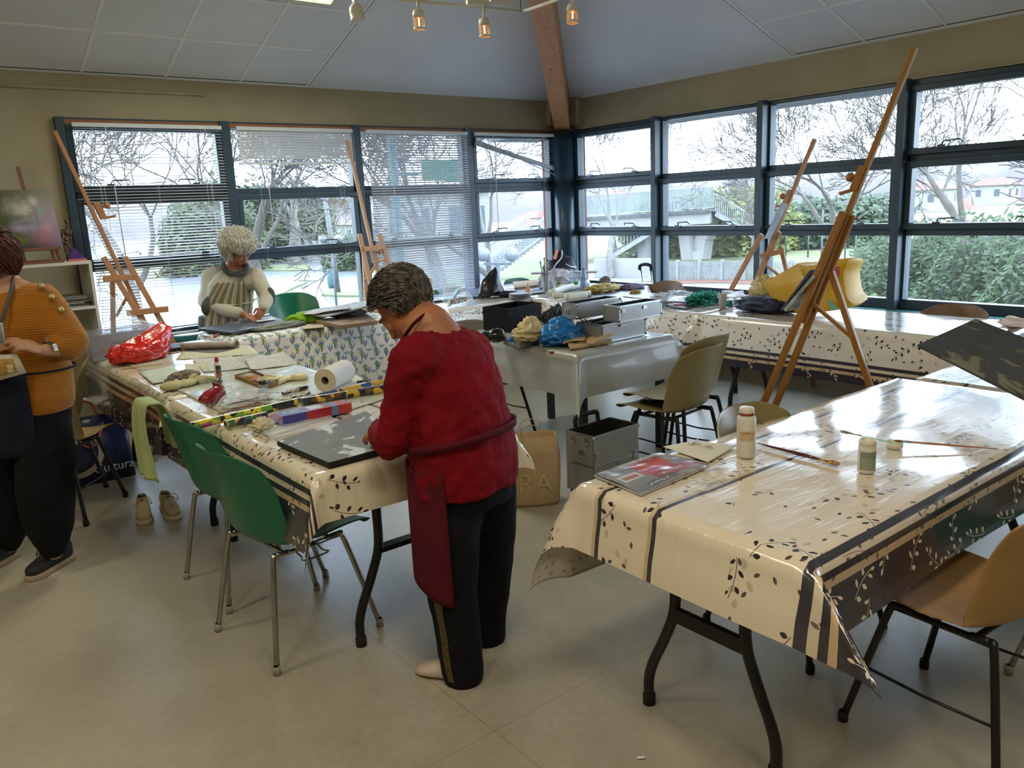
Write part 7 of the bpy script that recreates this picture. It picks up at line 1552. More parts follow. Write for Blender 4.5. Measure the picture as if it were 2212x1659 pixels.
# orange and white things on the olive chair
crumple('orange_bag', 'orange bag with black straps lying on the olive chair at the left', 'bag', V((.72, 5.50, .455)), (.14, .15, .11), mat('orange_fabric', 'c8692f', 'b25c28', 5, .7), 71, .3, 2, z0=.455)
m = MB(); m.tube(bez([V((.62, 5.36, .66)), V((.66, 5.34, .78)), V((.74, 5.36, .70)), V((.80, 5.36, .5))], 6), .014, 6); tag(m.build('black_strap', m_dk), 'black strap hanging over the orange bag', 'strap')
crumple('white_cloth', 'white cloth bundle behind the mustard sweater, above the orange bag', 'cloth', V((.60, 5.66, .455)), (.09, .10, .10), W_('white_cotton', 'b9b6ae'), 72, .3, 2, z0=.455)
# sneakers
def shoe(name, label, cat, c, ang, mu, ms, L=.27, parent=None, lace=True, group=None, ink=None):
    u = V((math.cos(ang), math.sin(ang), 0)); v = V((-u.y, u.x, 0)); c = V(c); t = thing(name, label, cat, c, group) if parent is None else parent
    def pt(s, w_, z): return c+u*(s*L)+v*w_+V((0, 0, z))
    wds = [(-.5, .022), (-.44, .033), (-.25, .036), (0, .036), (.22, .046), (.36, .044), (.46, .030), (.5, .012)]
    m = MB(); ring = [(s, w_) for s, w_ in wds]; top = [pt(s, w_, 0) for s, w_ in ring]+[pt(s, -w_, 0) for s, w_ in ring[::-1]]; n = len(top)
    m.add(top+[p+V((0, 0, .026)) for p in top], [tuple(range(n-1, -1, -1)), tuple(range(n, 2*n))]+[(i, (i+1) % n, n+(i+1) % n, n+i) for i in range(n)]); o = m.build('sole', ms, t, bevel=.006)
    m = MB(); hs = [(-.48, .018, .088), (-.40, .030, .092), (-.24, .033, .086), (-.08, .034, .088), (.08, .038, .072), (.24, .041, .055), (.38, .037, .046), (.47, .020, .036)]
    m.loft([(pt(s, 0, .020+h/2), v*w_, V((0, 0, h/2)), .75) for s, w_, h in hs], 24); m.build('upper', mu, t, sub=1)
    m = MB(); m.loft([(pt(-.20, 0, .1), v*.020+u*0, u*.055), (pt(-.20, 0, .108), v*.023, u*.058)], 20); m.build('opening', W_('shoe_inside', '4a3a34'), t)
    if lace:
        l = MB()
        for i in range(5): s = -.02+.055*i; z = .104-.011*i; l.tube(bez([pt(s, .022, z-.004), pt(s+.015, 0, z+.006), pt(s+.03, -.022, z-.006)], 3), .0028, 5); l.tube(bez([pt(s, -.022, z-.004), pt(s+.015, 0, z+.005), pt(s+.03, .022, z-.006)], 3), .0028, 5)
        for k in (-1, 1): l.tube(bez([pt(0, 0, .11), pt(.03, k*.035, .115), pt(.09, k*.046, .08), pt(.03, k*.02, .105)], 5), .0028, 5)
        l.build('laces', mu if ink is None else ink, t)
    return t
m_shoe = mat('beige_mesh', 'bfae86', 'ad9c74', 12, .85, .3, 120); m_sole = mat('cream_sole', 'cfc2a0', 'c2b592', 5, .6)
shoe('sneaker', 'beige lace up sneaker on the floor, left one of the pair', 'shoe', V((.965, 4.61, 0)), math.atan2(-.34, -.10)+.05, m_shoe, m_sole, group='pair of beige sneakers')
shoe('sneaker', 'beige lace up sneaker on the floor, right one of the pair nearer the table leg', 'shoe', V((1.09, 4.56, 0)), math.atan2(-.34, -.02), m_shoe, m_sole, group='pair of beige sneakers')
sheet('paper_scrap', 'tiny white curled paper scrap alone on the floor near the camera', 'paper scrap', [az(1375, 1642, .002), az(1395, 1640, .002), az(1392, 1635, .002), az(1378, 1636, .002)], .002, m_paperw, rise=.003, seed=2, nu=5, nv=4)
# green towel over the second green chair
m_towel = embossed('green_towel', 'a9b684', '9aa876')
yc_ = 3.66; m = MB(); pth = bez([(.94, yc_, .62), (.93, yc_, .74), (.90, yc_, .83), (.86, yc_, .85), (.815, yc_, .84), (.80, yc_, .74), (.805, yc_, .62), (.81, yc_, .50)], 5); n = len(pth)-1
def tw(u, v):
    k = v*n; i = min(n-1, int(k)); p = pth[i].lerp(pth[i+1], k-i); w_ = .10-.012*math.sin(v*PI); y = yc_+(u-.5)*2*w_; hang = max(0, abs(v-.42)-.12)
    return V((p.x+.022*math.sin(u*9+1)*hang*1.6-.006, y+.012*math.sin(v*9), p.z+.01*math.sin(u*5)*hang))
m.grid(tw, 24, 40); o = m.build('towel', m_towel); q = o.modifiers.new('t', 'SOLIDIFY'); q.thickness = .008; tag(o, 'pale green towel folded over the back of the second green chair', 'towel')
# ================================================================ PEOPLE
HF = V((CF.x, CF.y, 0)).normalized()
def plane_pt(D0):
    def f(px, py, df=0.0):
        d = rayd(px, py); return CAMP+d*((D0+df)/(d.x*HF.x+d.y*HF.y))
    return f
def limb(mb, pts, rs, n=16, k=5):
    c = bez(pts, k); m = len(pts)-1; rr = []
    for i in range(len(c)):
        t = i/k; j = min(m-1, int(t)); f = t-j; rr.append(rs[j]*(1-f)+rs[j+1]*f)
    mb.tube(c, rr, n); mb.ell(c[0], rs[0]*.99, None, n, 8); mb.ell(c[-1], rs[-1]*.99, None, n, 8)
def basis(f, up):
    y = V(f).normalized(); z = (V(up)-y*V(up).dot(y)).normalized(); x = y.cross(z); return Matrix((x, y, z)).transposed().to_4x4()
def head(mb, c, f, up, s=1.0):
    """head with brow, nose, lips, chin, cheeks, ears; returns its frame"""
    M = Matrix.Translation(V(c)) @ basis(f, up) @ Matrix.Scale(s, 4)
    def e(x, y, z, a, b, d, rx=0): mb.ell((0, 0, 0), (1, 1, 1), M @ Matrix.Translation((x, y, z)) @ Matrix.Rotation(rx, 4, 'X') @ Matrix.Diagonal((a, b, d, 1)), 20, 14)
    e(0, -.012, .030, .074, .094, .084); e(0, .022, -.012, .062, .070, .086); e(0, .045, -.055, .044, .046, .042); e(0, .066, -.083, .022, .022, .020)
    for k in (-1, 1):
        e(k*.034, .068, -.018, .024, .020, .024); e(k*.030, .082, .028, .024, .010, .009); e(k*.030, .080, .006, .014, .012, .0095); e(k*.048, .02, -.055, .018, .038, .028)
        e(k*.076, -.008, -.004, .009, .018, .032, .15); e(k*.080, -.014, .010, .007, .016, .016, .2)
        e(k*.012, .101, -.034, .009, .012, .008)
    mb.tube([M @ V((0, .088, .022)), M @ V((0, .100, -.005)), M @ V((0, .113, -.030))], [.007*s, .010*s, .0125*s], 10); e(0, .110, -.031, .0115, .012, .010)
    e(0, .090, -.052, .022, .010, .0055); e(0, .088, -.062, .019, .011, .0065)
    return M
def eyes(parent, M, lid=True):
    for k in (-1, 1):
        m = MB(); m.ell(M @ V((k*.030, .081, .005)), .0108, None, 12, 8); m.build('eye', mat('eye_white', 'd8d2ca', None, 5, .2), parent)
    m = MB()
    for k in (-1, 1): m.tube([M @ V((k*.013, .094, .030)), M @ V((k*.030, .096, .034)), M @ V((k*.046, .084, .029))], [.0025, .0035, .002], 6)
    m.build('eyebrows', mat('brow_grey', '8d8880', None, 30, .9), parent)
def hand(mb, w, d, nrm, s=1.0, curl=(.5, .6, .7, .8), side=1, spread=.12, thumb=(.6, .3)):
    """palm, four bent fingers of unequal length and a thumb from the side of the palm. d: towards the fingers, nrm: out of the back of the hand"""
    y = V(d).normalized(); z = (V(nrm)-y*V(nrm).dot(y)).normalized(); x = y.cross(z)*side; w = V(w)
    M = Matrix((x, y, z)).transposed().to_4x4(); M.translation = w
    mb.ell((0, 0, 0), (1, 1, 1), M @ Matrix.Translation((0, .048*s, 0)) @ Matrix.Diagonal((.040*s, .050*s, .0145*s, 1)), 16, 10)
    mb.ell((0, 0, 0), (1, 1, 1), M @ Matrix.Translation((0, .010*s, 0)) @ Matrix.Diagonal((.027*s, .035*s, .018*s, 1)), 14, 8)
    for i, (ox, L, r) in enumerate(((-.028, .070, .0088), (-.0095, .080, .0092), (.0095, .075, .0088), (.027, .058, .0078))):
        a = spread*(i-1.5); b = M @ V((ox*s, (.086-.006*abs(i-1.2))*s, 0)); dd = (x*math.sin(a)+y*math.cos(a)); p = b; pts = [b-dd*.02*s]; c = curl[i]; an = c*.35
        for seg in (.45, .31, .24):
            v = dd*math.cos(an)-z*math.sin(an); p = p+v*L*seg*s; pts.append(p); an += c*.95
        limb(mb, pts, [r*s*1.05, r*s*1.05, r*s*.95, r*s*.82], 10, 3)
    b = M @ V((-.030*s, .022*s, -.004*s)); t1 = b-x*.026*s*thumb[0]*1.6+y*.022*s-z*.008*s; t2 = t1-x*.012*s*thumb[1]+y*.026*s-z*.012*s; t3 = t2+x*.006*s+y*.020*s-z*.006*s
    limb(mb, [b, t1, t2, t3], [.014*s, .0115*s, .0100*s, .0082*s], 10, 3)
def skin_mat(name, c1, c2):
    m, b = newmat(name); k = mixc(clampx(noi(objc(), 7, 4), .35, .65), c1, c2); NT.links.new(k.k, b.inputs['Base Color']); PB(b, rough=.5, sss=.08); bumpn(b, noi(objc(), 220, 2), .0006); return m
def cloth_m(name, c1, c2, sc=5, bs=300, bd=.0012, rough=.9, fold=.0, **kw):
    m, b = newmat(name); k = mixc(clampx(noi(objc(), sc, 3), .35, .65), c1, c2); NT.links.new(k.k, b.inputs['Base Color']); PB(b, rough=rough, spec=.2, **kw); h = noi(objc(), bs, 2)*.3+noi(objc(), 9, 4)*fold; bumpn(b, h, bd if not fold else .008); return m
def hair(parent, M, s, base, locks, m, seed, region, comb_, L=.06, r=.0035, lift=.010, curl=0.0, el=(.082, .102, .092), ec=(0, -.014, .032), name='hair'):
    """scalp cap plus individual locks combed over it"""
    R = random.Random(seed); mb = MB(); C = V(ec)
    def sp(d, k=1.0): return C+V((d.x*el[0], d.y*el[1], d.z*el[2]))*k
    n, mm_ = 36, 22; idx = {}; vs = []; 
    for j in range(mm_+1):
        for i in range(n):
            t = PI*j/mm_; a = 2*PI*i/n; d = V((math.sin(t)*math.cos(a), math.sin(t)*math.sin(a), math.cos(t)))
            k = base*(1+.05*mnoise.noise(d*3+V((seed, 0, 0)))); vs.append((d, M @ sp(d, k)))
    fs = []
    for j in range(mm_):
        for i in range(n):
            q = (j*n+i, j*n+(i+1) % n, (j+1)*n+(i+1) % n, (j+1)*n+i)
            if all(region(vs[x][0]) > 0 for x in q): fs.append(q)
    mb.add([v[1] for v in vs], fs, True)
    c = 0
    while c < locks:
        d = V((R.gauss(0, 1), R.gauss(0, 1), R.gauss(0, 1))).normalized()
        if region(d) <= 0: continue
        c += 1; g_ = comb_(d); g_ = (g_-d*g_.dot(d)); g_ = g_.normalized() if g_.length > 1e-5 else d.orthogonal(); sd = d.cross(g_); pts = []; dd = d.copy(); ph = R.uniform(0, 6.3); Lk = L*R.uniform(.6, 1.2); lf = lift*R.uniform(.3, 1.5)
        for k in range(6):
            f = k/5; w_ = base+lf*(.4+1.4*math.sin(f*2.2))/.09
            off = (sd*math.cos(ph+f*curl*5)+d*math.sin(ph+f*curl*5)*.8)*(.012*curl if curl else .003*math.sin(f*5+ph))
            pts.append(M @ (sp(dd, w_)+off)); dd = (dd+g_*(Lk/5/.09)).normalized(); g_ = (g_-dd*g_.dot(dd)).normalized()
        mb.tube(pts, [r, r*1.2, r*1.2, r, r*.8, r*.35], 4, cap=False)
    return mb.build(name, m, parent)
def hair_mat(name, c1, c2, rough=.55):
    m, b = newmat(name); k = mixc(clampx(noi(objc(), 55, 4), .38, .62), c1, c2); NT.links.new(k.k, b.inputs['Base Color']); PB(b, rough=rough, spec=.3); return m

# ---------------------------------------------------------------- person in red
P = plane_pt(2.645); F_ = V((-.35, .94, 0)).normalized(); R_ = V((F_.y, -F_.x, 0))
p2 = thing('person', 'person in a dark red top and black trousers bending over the left table', 'person', (1.48, 2.2, 0))
sk2 = skin_mat('skin_warm', 'a9704f', '98603f')
hc = P(872, 664, .10); hf = (F_*.62-V((0, 0, 1))*.78+R_*-.05).normalized(); hu = (F_*.75+V((0, 0, 1))*.66).normalized()
nb = P(925, 712, .04); chest = P(968, 815, .02); pel = P(1003, 1010, 0.0)
Ls, Rs = P(893, 780, -.13), P(1022, 760, .17); Le = P(848, 955, -.11); Lw = P(818, 928, .07); Re = Rs+F_*.12+V((0, 0, -.24)); 
hand_t = az(797, 915, .805); Rw = V((hand_t.x+.12, hand_t.y-.07, .84)); Rh_d = (V((hand_t.x+.02, hand_t.y+.05, .81))-Rw)
b = MB(); Mh2 = head(b, hc, hf, hu, .98)
limb(b, [hc-hf*.035-hu*.04, nb.lerp(hc, .30), nb], [.056, .054, .064]); limb(b, [Ls, chest.lerp(Ls, .3)+V((0, 0, .02)), nb, Rs], [.055, .07, .065, .055])
limb(b, [nb, chest, pel], [.09, .12, .13]); limb(b, [Ls, Le, Lw], [.045, .038, .026]); limb(b, [Rs, Re, Rw], [.045, .038, .026])
Lh, Lk_, La = P(968, 1050, -.06), P(975, 1240, -.11), P(1000, 1432, -.137); Rh, Rk, Ra = P(1050, 1040, .07), P(1055, 1215, .11), P(1055, 1365, .13)
limb(b, [pel, Lh, Lk_, La], [.12, .085, .055, .038]); limb(b, [pel, Rh, Rk, Ra], [.12, .085, .055, .038])
hand(b, Lw, (hand_t-Lw).normalized()+V((0, 0, -.15)), V((-.3, -.1, 1)), .92, (1.0, 1.05, 1.1, 1.15), 1); hand(b, Rw, Rh_d, V((.2, 0, 1)), .92, (.9, 1.0, 1.1, 1.1), -1)
b.build('body', sk2, p2, rm=.0048, smooth=3)
eyes(p2, Mh2)
hm2 = hair_mat('hair_dark_grey', '3a3733', '6f6a64')
hair(p2, Mh2, 1, 1.0, 5200, hm2, 4, lambda d: min(.0+d.z*.9-d.y*.95+.30+.0*d.x, 1.0) if d.y > -.2 else (d.z+.62), lambda d: V((.1*d.x, -.75, -.55)) if d.z > -.1 else V((0, -.2, -1)), L=.05, r=.0018, lift=.010)
# red top
m_redtop = cloth_m('red_crinkle', '7c0516', '6a0412', 4, 60, .003, .85, .5)
g_ = MB(); up_ = V((0, 0, 1))
def tor(px, py, df, a, b_, tilt=0.0): c = P(px, py, df); return (c, R_*a, (F_*math.cos(tilt)-up_*math.sin(tilt))*b_)
rings2 = [tor(1004, 1042, 0, .222, .168), tor(1004, 1000, .0, .226, .170, .05), tor(1000, 950, 0, .215, .160, .15), tor(992, 900, 0, .200, .150, .25), tor(982, 850, .01, .200, .150, .35), tor(968, 800, .02, .198, .140, .5), tor(950, 757, .03, .175, .105, .65), tor(938, 732, .035, .120, .075, .75), tor(930, 718, .04, .080, .062, .8)]
g_.loft(rings2, 40)
limb(g_, [chest.lerp(Ls, .6)+up_*.03, Ls, Ls.lerp(Le, .5)+V((0, 0, .0)), Le, Le.lerp(Lw, .82)], [.085, .078, .066, .060, .047], 18)
limb(g_, [chest.lerp(Rs, .6), Rs, Rs.lerp(Re, .5), Re, Re.lerp(Rw, .8)], [.085, .075, .066, .060, .047], 18)
for i in range(7):   # soft bunched folds at the elbow and the hips
    q = Le+V((0, 0, -.02))+(Le-Ls).normalized()*(-.01*i); 
    g_.tube([q+R_*.055*math.cos(a_)*-1+F_*.055*math.sin(a_) for a_ in [2*PI*k/14 for k in range(14)]], .010, 6, closed=True) if i < 3 else None
o = g_.build('red_top', m_redtop, p2, rm=.009, smooth=3, disp=(.022, .05))
# waistband tie and neck strap of the apron, side panels
m_apr = cloth_m('apron_wine', '5c1424', '4d101e', 4, 200, .001, .85, .3)
def ring_at(rg, k, n=28, a0=0, a1=2*PI): c, a, bb = rg[0], V(rg[1])*k, V(rg[2])*k; return [c+a*math.cos(a0+(a1-a0)*i/n)+bb*math.sin(a0+(a1-a0)*i/n) for i in range(n+1)]
tie = MB(); rg = tor(996, 935, 0, .222, .170, .18); w1 = ring_at(rg, 1.0); tie.add([p+V((0, 0, .013))+(p-rg[0]).normalized()*.004 for p in w1]+[p-V((0, 0, .013))+(p-rg[0]).normalized()*.004 for p in w1], [(i, i+1, 29+i+1, 29+i) for i in range(28)], True)
o = tie.build('apron_tie', m_apr, p2); q = o.modifiers.new('t', 'SOLIDIFY'); q.thickness = .004
st = MB(); st.tube(bez([P(858, 752, -.03), P(888, 706, -.06), P(915, 682, -.02), P(936, 678, .06), P(930, 705, .16)], 6), .010, 8, ry=.35); st.build('neck_strap', m_apr, p2)
ap = MB(); zt2 = P(1000, 980).z
def aprf(u, v):
    a = PI*(.05+u*1.06); k = 1.05+.09*v; z = zt2+(.32+.20*(1-u)-zt2)*v
    c = V((pel.x, pel.y, z))+F_*(-.02*v); return c+R_*.205*k*math.cos(a)+F_*(.175*k)*math.sin(a)+(F_*.01+R_*.008)*math.sin(u*26)*v
ap.grid(aprf, 48, 20); o = ap.build('apron_skirt', m_apr, p2); q = o.modifiers.new('t', 'SOLIDIFY'); q.thickness = .004
# trousers with gold side stripe
m_trs = cloth_m('black_trousers', '14161d', '0e1016', 5, 200, .001, .9, .35)
tr_ = MB(); tr_.loft([tor(1003, 1075, 0, .195, .155), tor(1003, 1030, 0, .205, .158), tor(1003, 985, 0, .20, .152)], 36)
limb(tr_, [P(975, 1050, -.045), P(968, 1120, -.08), Lk_, P(988, 1360, -.13), P(1000, 1452, -.137)], [.125, .118, .092, .078, .072], 20)
limb(tr_, [P(1040, 1040, .06), P(1048, 1110, .08), Rk, P(1052, 1320, .12), P(1052, 1378, .13)], [.125, .115, .090, .076, .070], 20)
tr_.build('trousers', m_trs, p2, rm=.010, smooth=3, disp=(.012, .09))
def gold():
    m, b = newmat('gold_lace'); v = vor(mapv(objc(), (1, 1, 1)), 160, 1, dim='3D'); NT.links.new(mixc(X(v.outputs['Distance']) < .32, '4c3f22', '8a743c').k, b.inputs['Base Color']); PB(b, rough=.45, metal=.4); return m
sp_ = MB(); side = [(930, 1075, .0), (940, 1130, .0), (948, 1190, .0), (958, 1240, .0), (968, 1300, .0), (978, 1360, .0), (986, 1420, .0), (982, 1462, .0)]
axis_ = bez([P(975, 1050, -.045), P(968, 1120, -.08), Lk_, P(988, 1360, -.13), P(1000, 1452, -.137)], 8); rad_ = [.125, .118, .092, .078, .072]; L_ = []
for i, c_ in enumerate(axis_):
    t_ = i/8; j = min(3, int(t_)); f_ = t_-j; rr_ = rad_[j]*(1-f_)+rad_[j+1]*f_+.006; dirp = (-HF*.86-CR*.52); dirp.z = 0; dirp.normalize(); tn = V((-dirp.y, dirp.x, 0)); L_.append((c_+(dirp*math.cos(.17)+tn*math.sin(.17))*rr_, c_+(dirp*math.cos(.17)-tn*math.sin(.17))*rr_))
L_ = [l for l in L_ if l[0].z < P(1000, 1062).z+.0]
sp_.add([q for l in L_ for q in l], [(2*i, 2*i+1, 2*i+3, 2*i+2) for i in range(len(L_)-1)], True); o = sp_.build('side_stripe', gold(), p2); q = o.modifiers.new('t', 'SOLIDIFY'); q.thickness = .006; q.offset = 0; q = o.modifiers.new('w', 'SHRINKWRAP'); q.target = D.objects[[c.name for c in D.objects if c.parent == p2 and c.name.startswith('trousers')][0]]; q.offset = .003; q.wrap_method = 'NEAREST_SURFACEPOINT'
m_sock = cloth_m('white_sock', 'c9b9ac', 'beae9f', 8, 200, .001, .9)
def sockfoot(name, heel, toe, m, parent, r=.040, h=.06):
    d = (toe-heel); L = d.length; d.normalize(); v = V((-d.y, d.x, 0)); q = MB()
    q.loft([(heel+d*(L*s-.0)+V((0, 0, hh/2+.001)), v*w_, V((0, 0, hh/2)), .85) for s, w_, hh in ((-.02, .012, .03), (.04, .030, .065), (.2, .033, .085), (.4, .034, .080), (.6, .040, .058), (.8, .042, .042), (.94, .032, .032), (1.0, .014, .018))], 24); return q.build(name, m, parent, sub=1)
tL = az(900, 1450, .0); hL = V((1.405, 2.06, 0)); hL = az(1022, 1474, 0); hL.z = 0; sockfoot('sock', hL, tL+V((0, 0, 0)), m_sock, p2)
tR = V((Ra.x, Ra.y, 0))+F_*.14; sockfoot('sock', V((Ra.x, Ra.y, 0))-F_*.06, tR, m_sock, p2)

# ---------------------------------------------------------------- person in the mustard sweater (left edge)
F1 = V((-.80, -.60, 0)); L1_ = V((.60, -.80, 0)); Q = plane_pt(3.62)
p1 = thing('person', 'person in a mustard sweater and black trousers at the left edge', 'person', (.36, 4.32, 0))
sk1 = skin_mat('skin_fair', 'b98a6a', 'a97858')
pel1 = Q(70, 905, 0); ch1 = Q(48, 720, 0); nb1 = Q(10, 628, 0); hc1 = Q(-22, 562, -.02); 
sL = Q(88, 648, -.02); eL = Q(150, 742, -.06); wL = Q(92, 757, -.20); sR = ch1-L1_*.17+V((0, 0, .10)); eR = sR+V((-.06, -.05, -.26)); wR = Q(-40, 770, -.25)
lH, lK, lA = Q(95, 935, -.05), Q(100, 1070, -.08), Q(118, 1192, -.08); rH, rK, rA = Q(15, 930, .06), Q(15, 1060, .08), Q(20, 1178, .10)
b = MB(); hf1 = (F1*.85-V((0, 0, 1))*.5).normalized(); Mh1 = head(b, hc1, hf1, V((0, 0, 1))+F1*.4, 1.0)
limb(b, [hc1-V((0, 0, .05)), nb1.lerp(hc1, .3), nb1], [.055, .055, .065]); limb(b, [sL, nb1, sR], [.05, .07, .05]); limb(b, [nb1, ch1, pel1], [.09, .12, .13])
limb(b, [sL, eL, wL], [.045, .036, .027]); limb(b, [sR, eR, wR], [.045, .036, .027]); limb(b, [pel1, lH, lK, lA], [.12, .085, .055, .038]); limb(b, [pel1, rH, rK, rA], [.12, .085, .055, .038])
dL = (Q(20, 735, -.30)-wL).normalized(); hand(b, wL, dL, V((.1, -.5, .8)), .95, (.45, .5, .55, .6), -1); hand(b, wR, V((.2, .1, .1)), V((0, -.6, .6)), .95, (.6, .6, .7, .7), 1)
b.build('body', sk1, p1, rm=.0048, smooth=3); eyes(p1, Mh1)
hm1 = hair_mat('hair_auburn', '5e3018', '3c1d10', .45)
hair(p1, Mh1, 1, 1.04, 5000, hm1, 8, lambda d: (1 if (d.z > -.85 and (d.y < .35 or d.z > .35)) else 0), lambda d: V((.2*d.x, -.1, -1)) if d.z < .8 else V((d.x, -1, 0)), L=.09, r=.0020, lift=.010, el=(.090, .106, .105), ec=(0, -.016, .018))
def knit(name, c1, c2):
    m, b = newmat(name); x, y, z = sep(objc()); k = mixc(clampx(noi(objc(), 3, 3), .3, .7), c1, c2); rib = mt('SINE', z*560.0); NT.links.new(mixc(rib*.12+.12, k, '5a3510').k, b.inputs['Base Color']); PB(b, rough=.95, sheen=.25, spec=.15); bumpn(b, rib*.5+noi(objc(), 200, 2), .0015); return m
m_must = knit('mustard_knit', 'b0711f', '9c6219'); g_ = MB()
def t1(px, py, df, a, b_): return (Q(px, py, df), L1_*a, F1*b_)
g_.loft([t1(72, 885, 0, .185, .145), t1(72, 850, 0, .190, .150), t1(68, 800, 0, .180, .145), t1(58, 750, 0, .185, .145), t1(48, 700, 0, .195, .145), t1(38, 655, 0, .175, .12), t1(22, 630, 0, .12, .085)], 40)
limb(g_, [ch1.lerp(sL, .7), sL, sL.lerp(eL, .5)+V((0, 0, .0)), eL, eL.lerp(wL, .45)], [.10, .082, .085, .082, .052], 20); limb(g_, [ch1.lerp(sR, .7), sR, sR.lerp(eR, .5), eR, eR.lerp(wR, .6)], [.10, .08, .08, .075, .05], 20)
limb(g_, [sL, nb1+V((0, 0, -.055)), sR], [.078, .08, .078], 16)
g_.build('sweater', m_must, p1, rm=.009, smooth=4, disp=(.014, .10))
m_pearl = mat('gold_button', 'd9c9a0', 'bfa978', 20, .15, metal=.7)
for (px, py) in ((88, 617), (111, 641), (131, 668)):
    c_ = Q(px, py, -.10); n_ = (CAMP-c_).normalized(); 
    for k in range(24):    # seat the button on the knit
        pass
    bt = MB(); Mq = n_.to_track_quat('Z', 'Y').to_matrix().to_4x4(); bt.lathe([(0, .012), (.006, .011), (.011, .006), (.013, 0), (.012, -.03)], c_, 20, Mq, cap=False); bt.build('button', m_pearl, p1)
wt = MB(); cW = wL.lerp(eL, .22); dW = (eL-wL).normalized(); wt.tube([cW-dW*.011, cW+dW*.011], .031, 24, cap=False); wt.build('watch_strap', W_('strap_teal', '2f4a4e'), p1)
fdir = (CAMP-cW); fdir = (fdir-dW*fdir.dot(dW)).normalized(); xw = dW; m = MB(); Mw = Matrix((dW, fdir.cross(dW)*-1, fdir)).transposed().to_4x4(); Mw.translation = cW+fdir*.031; m.bx(-.014, .014, -.017, .017, 0, .008, Mw); m.build('watch_case', mat('watch_gold', 'b59a5c', None, 5, .25, metal=.9), p1, bevel=.003); m = MB(); m.bx(-.010, .010, -.012, .012, .0078, .0088, Mw); m.build('watch_face', W_('watch_glass', '6f7c78', rough=.15), p1)
m_navy = cloth_m('apron_navy', '1a2233', '141b2a', 5, 150, .001, .9, .3)
ap = MB(); 
def apf(u, v):
    a = PI*(.56+(u-.5)*.62); z0_, z1_ = Q(0, 800).z, Q(0, 968).z; z = z0_+(z1_-z0_)*v; c = V((pel1.x, pel1.y, z)); return c+L1_*.205*math.cos(a)+F1*.185*math.sin(a)+F1*.006*math.sin(u*22)*v
ap.grid(apf, 40, 12); o = ap.build('apron', m_navy, p1); q = o.modifiers.new('t', 'SOLIDIFY'); q.thickness = .005
st = MB(); st.tube(bez([Q(28, 598, -.02), Q(24, 625, -.09), Q(12, 665, -.15), Q(2, 700, -.17)], 5), .008, 8, ry=.4); st.build('neck_strap', W_('strap_grey', '4c4a50'), p1)
tie = MB(); tie.tube([p for p in ring_at(t1(69, 795, 0, .196, .158), 1.0)][:-1], .005, 6, closed=True); tie.build('apron_tie', m_navy, p1)
tr_ = MB(); tr_.loft([t1(70, 940, 0, .17, .14), t1(70, 905, 0, .18, .145), t1(70, 875, 0, .175, .14)], 32)
limb(tr_, [Q(90, 920, -.04), Q(98, 990, -.07), lK, Q(108, 1140, -.08), Q(114, 1178, -.08)], [.125, .125, .122, .105, .062], 20); limb(tr_, [Q(30, 920, .04), Q(18, 990, .06), rK, Q(18, 1130, .09), Q(20, 1165, .10)], [.125, .125, .12, .105, .062], 20)
tr_.build('trousers', m_trs, p1, rm=.010, smooth=3, disp=(.014, .09))
m_bsh = mat('black_shoe', '1a1a1d', '222225', 9, .7, .2, 100); m_csole = mat('tan_sole', 'a8957a', '9c896e', 5, .6); m_lc = W_('black_lace', '2c2c30')
def shoe_child(c, ang, L):
    t0 = shoe('x', None, None, c, ang, m_bsh, m_csole, L, p1, True, None, m_lc)
a1 = math.atan2(az(60, 1258, 0).y-az(158, 1205, 0).y, az(60, 1258, 0).x-az(158, 1205, 0).x)
shoe_child(V(((az(60, 1258, 0).x+az(158, 1205, 0).x)/2, (az(60, 1258, 0).y+az(158, 1205, 0).y)/2, 0)), a1, .275); shoe_child(V((.235, 4.44, 0)), a1+.1, .275)
# picture card the person holds
c0 = Q(24, 792, -.30); t = thing('picture_card', 'small picture with gold and white patches held by the person in the mustard sweater', 'picture', c0)
qd = [Q(-60, 838, -.30), Q(56, 806, -.26), Q(36, 765, -.27), Q(-60, 770, -.32)]
cm_, bb_ = newmat('card_art'); u_, v_, _z = sep(uvc()); kk = mixc((u_ > .12)*(u_ < .88)*(v_ > .15)*(v_ < .85), 'cfc6b0', 'b08d45'); kk = mixc((u_ > .70)*(u_ < .82)*(v_ > .2)*(v_ < .55), kk, 'd9cba0'); kk = mixc(clampx(noi(uvc(), 5, 4), .5, .6)*(u_ < .88)*(v_ > .15)*(v_ < .8)*.5, kk, '7c5a2c'); NT.links.new(kk.k, bb_.inputs['Base Color']); PB(bb_, rough=.5)
m = MB(); m.grid(lambda u, v: qd[0].lerp(qd[1], u).lerp(qd[3].lerp(qd[2], u), v), 2, 2); o = m.build('card', cm_, t); q = o.modifiers.new('t', 'SOLIDIFY'); q.thickness = .006
qd = [Q(-40, 745, -.36), Q(8, 742, -.36), Q(2, 700, -.38), Q(-40, 690, -.38)]; m = MB(); m.grid(lambda u, v: qd[0].lerp(qd[1], u).lerp(qd[3].lerp(qd[2], u), v), 2, 2); o = m.build('paper_pad', W_('pad_grey', 'a9a9a8')); q = o.modifiers.new('t', 'SOLIDIFY'); q.thickness = .012; tag(o, 'grey paper pad in the hand of the person in the mustard sweater', 'paper pad')

